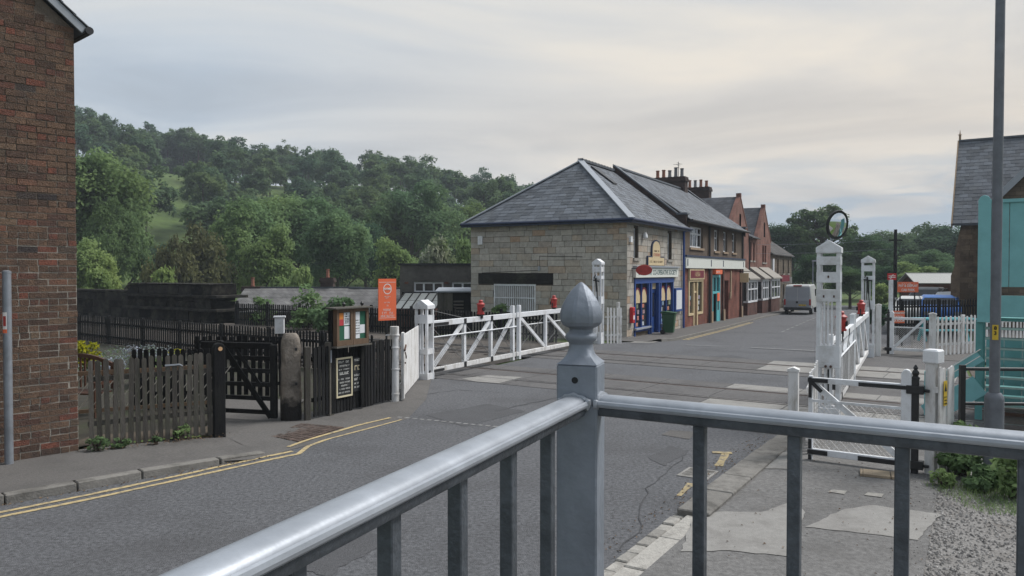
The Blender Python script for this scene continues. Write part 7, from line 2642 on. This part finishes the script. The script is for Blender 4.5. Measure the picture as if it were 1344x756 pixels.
def crown_points(rs, rx, ry, rz, nb, nl, low=.35, clump=(.15, .38)):
    """clumped leaves: blobs scattered through an uneven ellipsoid, denser toward its skin"""
    d = rs.normal(size=(nb, 3)); d /= np.linalg.norm(d, axis=1)[:, None]
    d[:, 2] = np.where(d[:, 2] < -low, -d[:, 2], d[:, 2])
    rad = rs.uniform(.35, 1.0, nb) ** .6
    wob = 1 + .34 * np.sin(3.1 * d[:, 0] + rs.uniform(0, 6)) * np.cos(2.7 * d[:, 1] + rs.uniform(0, 6))
    C = d * rad[:, None] * wob[:, None] * np.array([rx, ry, rz]) * .80
    br = rs.uniform(*clump, nb) * (rx + rz) / 2
    per = rs.multinomial(nl, (br ** 1.6) / (br ** 1.6).sum())
    idx = np.repeat(np.arange(nb), per)
    u = rs.normal(size=(nl, 3)); u /= np.linalg.norm(u, axis=1)[:, None]
    u[:, 2] = np.where((u[:, 2] < 0) & (rs.rand(nl) < .45), -u[:, 2], u[:, 2])
    rr = rs.uniform(.45, 1.0, nl) ** .5 * (1 + .18 * rs.normal(size=nl))
    P = C[idx] + u * (rr * br[idx])[:, None] * np.array([1, 1, .78])
    N = u * .75 + rs.normal(size=(nl, 3)) * .55; N[:, 2] += .75
    N /= np.linalg.norm(N, axis=1)[:, None]
    tone = np.clip(rs.rand(nb)[idx] * .55 + rs.rand(nl) * .45, 0, 1)
    return C, P, N, tone


def tree_meshes(seed, H, rx, rz, nb, nl, leaf, m, trunk=.28, low=.35, clump=(.15, .36), open_=False):
    rs = np.random.RandomState(seed)
    cz_ = H - rz
    C, P, N, tone = crown_points(rs, rx, rx * .92, rz, nb, nl, low, clump)
    off_ = np.array([0, 0, cz_])
    me = quads_mesh('crown', leaf_cloud(P + off_, N, leaf * rs.uniform(.6, 1.3, len(P)), None), tone, m)
    mb = MB()
    top = Vector((rs.normal() * .3, rs.normal() * .3, cz_ + rz * .35))
    mb.path([(0, 0, -.4), (top.x * .3, top.y * .3, (cz_ - rz * .5) * .8), (top.x * .7, top.y * .7, cz_), tuple(top)], [trunk, trunk * .75, trunk * .5, trunk * .18], 8)
    order = np.argsort(rs.rand(nb))[: (nb if open_ else min(nb, 16))]
    for i in order:
        c_ = Vector(C[i] + off_)
        h0 = max(.25 * H * .8, min(cz_ + .2 * rz, c_.z - rs.uniform(.3, .8) * abs(Vector((c_.x, c_.y)).length)))
        s_ = Vector((top.x * .5, top.y * .5, h0))
        md = s_.lerp(c_, .5) + Vector((rs.normal() * .2, rs.normal() * .2, .25))
        mb.path([tuple(s_), tuple(md), tuple(c_)], [trunk * .36, trunk * .22, trunk * .06], 5)
    tm = mb.mesh('trunk'); tm.materials.append(MATS['bark'])
    return me, tm


PROTO = {
    'ash': tree_meshes(1, 13, 5.2, 5.2, 63, 24000, 0.19, 'leaf_bright', .32),
    'oak': tree_meshes(2, 12, 6.0, 4.8, 69, 24000, 0.19, 'leaf_mid', .38),
    'lime': tree_meshes(3, 15, 4.8, 6.4, 66, 25000, 0.19, 'leaf_mid', .34),
    'alder': tree_meshes(4, 10, 3.8, 4.2, 51, 16000, 0.18, 'leaf_bright', .22),
    'dark': tree_meshes(5, 13, 5.5, 5.6, 66, 20000, 0.2, 'leaf_dark', .34),
    'blue': tree_meshes(6, 13, 5.6, 5.2, 69, 19000, 0.2, 'leaf_blue', .34),
    'thorn': tree_meshes(7, 6, 3.2, 2.7, 26, 6000, .20, 'leaf_blossom', .16),
    'scrub': tree_meshes(8, 5, 3.6, 2.6, 26, 5200, .17, 'leaf_brown', .12, open_=True),
    'bush': tree_meshes(9, 3.2, 2.2, 1.6, 22, 4500, .15, 'leaf_bright', .10, low=.8),
    'open': tree_meshes(10, 15, 6.2, 5.2, 60, 6500, .27, 'leaf_blue', .34, low=.1, clump=(.10, .19), open_=True),
}
tn = 0


def tree(kind, label, px, top_py, Yd, wpx=None, group='trees standing along the valley'):
    """stand a tree of the kind so that its crown tops out where it was measured"""
    global tn
    X = (px - 672) / FPX * Yd
    g_ = terrain(X, Yd)
    H0 = {'ash': 13, 'oak': 12, 'lime': 15, 'alder': 10, 'dark': 13, 'blue': 13, 'thorn': 6, 'scrub': 5, 'bush': 3.2, 'open': 15}[kind]
    rx0 = {'ash': 5.2, 'oak': 6, 'lime': 4.8, 'alder': 3.8, 'dark': 5.5, 'blue': 5.6, 'thorn': 3.2, 'scrub': 3.6, 'bush': 2.2, 'open': 6.2}[kind]
    h = at(px, top_py, Yd).z - g_
    sz = h / H0
    sx = sz if wpx is None else (wpx / FPX * Yd) / (2 * rx0)
    r = thing('tree' if kind not in ('bush', 'thorn', 'scrub') else 'shrub', label, 'tree' if kind not in ('bush', 'thorn', 'scrub') else 'shrub', (X, Yd, g_), tn * 1.7, group)
    r.scale = (sx, sx, sz)
    tn += 1
    cm, tm = PROTO[kind]
    mk('crown', cm, 'leaf_mid', r)
    mk('trunk', tm, 'bark', r)
    return r


tree('lime', 'big dark green tree at far left beside the brick house', 128, 176, 74, 150)
tree('oak', 'broad tree below the big dark tree at far left', 150, 268, 70, 95)
tree('alder', 'bright low tree directly right of the brick house corner', 122, 318, 58, 80)
tree('scrub', 'brownish bare scrubby bush below the hillside meadow', 262, 304, 66, 105)
tree('scrub', 'smaller brown scrubby bush left of the pale cottage chimney', 216, 318, 62, 75)
tree('ash', 'light green rounded tree right of the hillside meadow', 326, 252, 82, 120)
tree('ash', 'taller light green tree above the pale cottage roof', 392, 248, 88, 120)
tree('lime', 'light green tree leaning over the pale cottage ridge', 445, 262, 76, 95)
tree('alder', 'small light green tree right of the pale cottage chimney', 352, 300, 68, 85)
tree('oak', 'large round tree rising behind the orange sign', 540, 243, 108, 135)
tree('alder', 'low pale tree directly behind the orange sign', 520, 318, 72, 80)
tree('thorn', 'hawthorn with whitish blossom above the rendered building', 572, 318, 70, 75)
tree('oak', 'dark tree beside the stone shop eave', 620, 272, 120, 110)
tree('dark', 'dark tree between the two light green trees', 480, 290, 92, 80)
tree('bush', 'bright green bush above the black parapet at left', 130, 352, 54, 60)
tree('bush', 'low bush behind the stepped pier', 215, 352, 56, 70)
tree('bush', 'low bush right of the cottage chimney', 395, 350, 60, 60)
tree('bush', 'pale bush against the shop side below the eaves', 612, 312, 62, 55)
tree('open', 'tall airy tree with branches showing behind the mirror', 1078, 266, 105, 105)
tree('dark', 'dark round tree behind the far gate post', 1135, 306, 98, 105)
tree('dark', 'dark tree right of the stone house roof', 1040, 288, 112, 90)
tree('blue', 'bluish tree left of the telegraph pole', 1165, 300, 120, 90)
tree('blue', 'bluish round tree left of the station wall', 1242, 292, 118, 110)
tree('oak', 'mid green tree below the bluish round tree', 1215, 330, 100, 90)
tree('dark', 'dark low tree behind the parked van', 1078, 330, 84, 80)
tree('alder', 'green shrubby tree right of the telegraph pole', 1190, 346, 86, 60)
tree('bush', 'light green bush above the roof of the parked van', 1048, 378, 72, 40)
tree('bush', 'light green bush behind the far gate post', 1156, 372, 62, 40)
tree('dark', 'dark hedge-like tree low between the two gate posts', 1116, 352, 74, 70)
tree('dark', 'dark low tree beside the red railway emblem sign', 1150, 346, 78, 60)
tree('alder', 'green tree low behind the orange car park sign', 1204, 352, 82, 70)
tree('blue', 'bluish tree behind the station roof', 1290, 300, 125, 110)

# woodland covering the hill: reads as one mass
rs = np.random.RandomState(77)
Vs, Ts, Ms = [], [], []
hp_pts = []
for i in range(1400):
    r = rs.uniform(-.95, .72)
    d = rs.uniform(112, 330)
    y = d / math.sqrt(1 + r * r); x = r * y
    px_ = 672 + r * FPX
    g_ = terrain(x, y)
    base_py = 357 - (g_ - CAM_Z) / y * FPX
    # keep the hillside meadow open
    if 194 < px_ < 262 and d < 238:
        continue
    if r > .30 and d < 150:
        continue
    if any((x - a) ** 2 + (y - b) ** 2 < 34 for a, b in hp_pts):
        continue
    hp_pts.append((x, y))
for i in range(46):          # close canopy along the brow above the meadow
    r = (rs.uniform(176, 282) - 672) / FPX; d = rs.uniform(240, 275); y = d / math.sqrt(1 + r * r)
    hp_pts.append((r * y, y))
mbt = MB()
for (x, y) in hp_pts:
    g_ = terrain(x, y)
    far = math.hypot(x, y)
    H = rs.uniform(7.5, 15) * (.8 if x / y > .3 else 1)
    rx = rs.uniform(3.6, 5.6); rz = H * rs.uniform(.34, .42)
    nl = int(2300 * (1.25 if far < 190 else .85))
    C, P, N, tone = crown_points(rs, rx, rx, rz, 34, nl, .3, (.11, .32))
    P = P + np.array([x, y, g_ + H - rz])
    Vs.append(leaf_cloud(P, N, .34 * rs.uniform(.6, 1.3, nl), None)); Ts.append(np.clip(tone * .8 + rs.uniform(-.15, .3), 0, 1))
    mbt.tube((x, y, g_ - .5), (x + rs.normal() * .3, y, g_ + H - rz * .6), .24, .1, n=5, cap=False)
wm = quads_mesh('crown', np.concatenate(Vs), np.concatenate(Ts), 'leaf_blue')
ub = []
for i in range(70):          # undergrowth closing the brow between the trunks
    r = (rs.uniform(150, 300) - 672) / FPX; d = rs.uniform(238, 262); y = d / math.sqrt(1 + r * r); x = r * y
    C, P, N, tone = crown_points(rs, 3.2, 3.2, 2.6, 10, 700, .9, (.3, .5))
    P = P + np.array([x, y, terrain(x, y) + 2.4]); ub.append((leaf_cloud(P, N, .34 * rs.uniform(.6, 1.3, 700), None), tone))
wm = quads_mesh('crown', np.concatenate(Vs + [u[0] for u in ub]), np.concatenate(Ts + [u[1] for u in ub]), 'leaf_blue')
wood = thing('hillside_woodland', 'dense green woodland covering the hillside behind the cottages', 'woodland', (0, 0, 0))
wood['kind'] = 'stuff'
mk('crowns', wm, 'leaf_blue', wood, kind='stuff')
mk('trunks', mbt, 'bark', wood, kind='stuff', fix=False)


# ------------------------------------------------------------------ small plants
def plant(name, label, loc, shape, n, leaf, m, seed, cat='plant', stems=6, group=None, low=.9):
    rs = np.random.RandomState(seed)
    rx, ry, rz = shape
    C, P, N, tone = crown_points(rs, rx, ry, rz, 14, n, low, (.25, .45))
    P[:, 2] = np.maximum(P[:, 2] + rz * .9, .02)
    root = thing(name, label, cat, loc, seed * .7, group)
    mk('foliage', quads_mesh('foliage', leaf_cloud(P, N, leaf * rs.uniform(.6, 1.3, n), None), tone, m), m, root)
    mb = MB()
    for i in range(stems):
        c_ = C[i % len(C)]
        mb.path([(rs.normal() * rx * .15, rs.normal() * ry * .15, -.05), (c_[0] * .5, c_[1] * .5, max(.1, (c_[2] + rz) * .5)), (c_[0], c_[1], max(.15, c_[2] + rz * .9))], [.02, .013, .005], 5)
    mk('stems', mb, 'bark', root)
    return root


g1_ = gp(1262, 628, .05)
plant('ivy_shrub', 'dark leafy bramble at the foot of the white capped post', (g1_.x, g1_.y + .12, .03), (.36, .3, .36), 1500, .045, 'leaf_mid', 31)
g1_ = gp(1288, 640, .05)
plant('leafy_weed', 'broad-leaved green weeds around the lamp post base', (g1_.x, g1_.y - .02, .03), (.34, .22, .15), 700, .055, 'leaf_mid', 32)
g1_ = gp(1330, 655, .05)
plant('leafy_weed', 'tall bright green weed at the right edge by the lamp post', (g1_.x, g1_.y, .03), (.20, .20, .36), 1100, .04, 'leaf_bright', 33)
g1_ = gp(1240, 640, .05)
plant('leafy_weed', 'small trailing weed at the edge of the gravel', (g1_.x, g1_.y, .03), (.16, .14, .14), 300, .03, 'leaf_bright', 34)
for k, (px, py, s, lab) in enumerate(((128, 590, .16, 'green weed at the foot of the palings beside the house'), (158, 586, .12, 'small weed under the middle of the weathered palings'),
                                      (240, 573, .17, 'grassy weed clump by the dark end post'), (205, 580, .09, 'tiny weed on the pavement edge below the palings'))):
    c = gp(px, py, .12)
    plant('weed', lab, (c.x, c.y, .1), (s, s * .8, s * .7), 260, .028, 'leaf_mid' if k != 2 else 'leaf_bright', 40 + k, group='weeds along the weathered palings')
c = at(112, 452, 20)
plant('yellow_shrub', 'bright yellow-green shrub beside the blue flowers', (c.x, 20, 0), (.42, .4, .55), 900, .06, 'leaf_yellow', 50, 'shrub')
c = at(158, 462, 19.5)
plant('flower_bed', 'mass of pale blue flowers behind the weathered palings', (c.x, 19.5, 0), (1.7, .8, .30), 2600, .035, 'flower_blue', 51, 'flowers', stems=14)
c = at(195, 470, 17.8)
plant('garden_shrub', 'low green garden shrub in front of the blue flowers', (c.x, 17.8, 0), (.8, .4, .28), 900, .05, 'leaf_bright', 52, 'shrub')
c = at(232, 452, 21)
plant('garden_shrub', 'small yellowish shrub behind the field gate post', (c.x, 21, 0), (.25, .25, .3), 300, .05, 'leaf_yellow', 53, 'shrub')
c = at(440, 400, 33.0)
plant('ivy_shrub', 'green ivy bush growing over the far black palings', (c.x, 34.0, .0), (1.15, .6, .75), 2600, .10, 'leaf_mid', 54, 'shrub')
c = at(402, 385, 35.2)
plant('sapling', 'slender bright sapling rising above the far black palings', (c.x, 35.2, -.2), (.7, .6, 1.45), 900, .11, 'leaf_bright', 55, 'tree')
c = at(340, 392, 38)
plant('sapling', 'small sapling behind the left end of the far palings', (c.x, 38.5, -.4), (.6, .5, 1.1), 500, .10, 'leaf_bright', 56, 'tree')
c = at(656, 400, 31.5)
plant('wall_bush', 'green bush growing under the barred side window of the shop', (c.x, 32.6, -.3), (.62, .4, .85), 1500, .08, 'leaf_mid', 57, 'shrub')
c = at(1233, 405, 28)
plant('yard_shrub', 'dark shrub behind the black station palings', (c.x, 33, 0), (.7, .6, .85), 1200, .09, 'leaf_dark', 58, 'shrub')

# grass patch between gravel and stairs: blades
rs = np.random.RandomState(9)
n = 5200
y = rs.uniform(8.0, 9.2, n); x = rs.uniform(4.9, 7.2, n)
keep = (x > 4.75 + .35 * np.abs(y - 8.7)) & (rs.rand(n) < np.clip((x - 4.6) * 1.2, 0, 1))
x, y = x[keep], y[keep]; k = len(x)
a = rs.uniform(0, 6.28, k); h = rs.uniform(.03, .09, k); w = .004
V = np.empty((k, 4, 3))
V[:, 0] = np.stack([x - w * np.cos(a), y - w * np.sin(a), np.full(k, .045)], 1); V[:, 1] = np.stack([x + w * np.cos(a), y + w * np.sin(a), np.full(k, .045)], 1)
lx, ly = rs.normal(size=k) * .03, rs.normal(size=k) * .03
V[:, 2] = np.stack([x + lx + w * .3, y + ly, .045 + h], 1); V[:, 3] = np.stack([x + lx - w * .3, y + ly, .045 + h], 1)
gm = quads_mesh('grass_patch', V.reshape(-1, 3), rs.rand(k), 'leaf_bright')
mk('grass_patch', gm, 'leaf_bright', kind='stuff', label='patch of short grass between the gravel and lamp post')

# ------------------------------------------------------------------ evening haze in the valley air
hz = MB(); hz.box(-1700, 1700, -1700, 1700, -12, 72)
hm = bpy.data.materials.new('haze'); hm.use_nodes = True
hn, hl = hm.node_tree.nodes, hm.node_tree.links
hn.clear()
ho = hn.new('ShaderNodeOutputMaterial'); hv = hn.new('ShaderNodeVolumePrincipled')
hv.inputs['Color'].default_value = (.82, .90, 1.0, 1)
hv.inputs['Density'].default_value = .00058
hv.inputs['Anisotropy'].default_value = 0.0
hl.new(hv.outputs[0], ho.inputs['Volume'])
MATS['haze'] = hm
mk('haze', hz, 'haze', kind='stuff', label='thin bluish evening haze over the valley')
SC.cycles.volume_bounces = 0
SC.cycles.volume_max_steps = 64
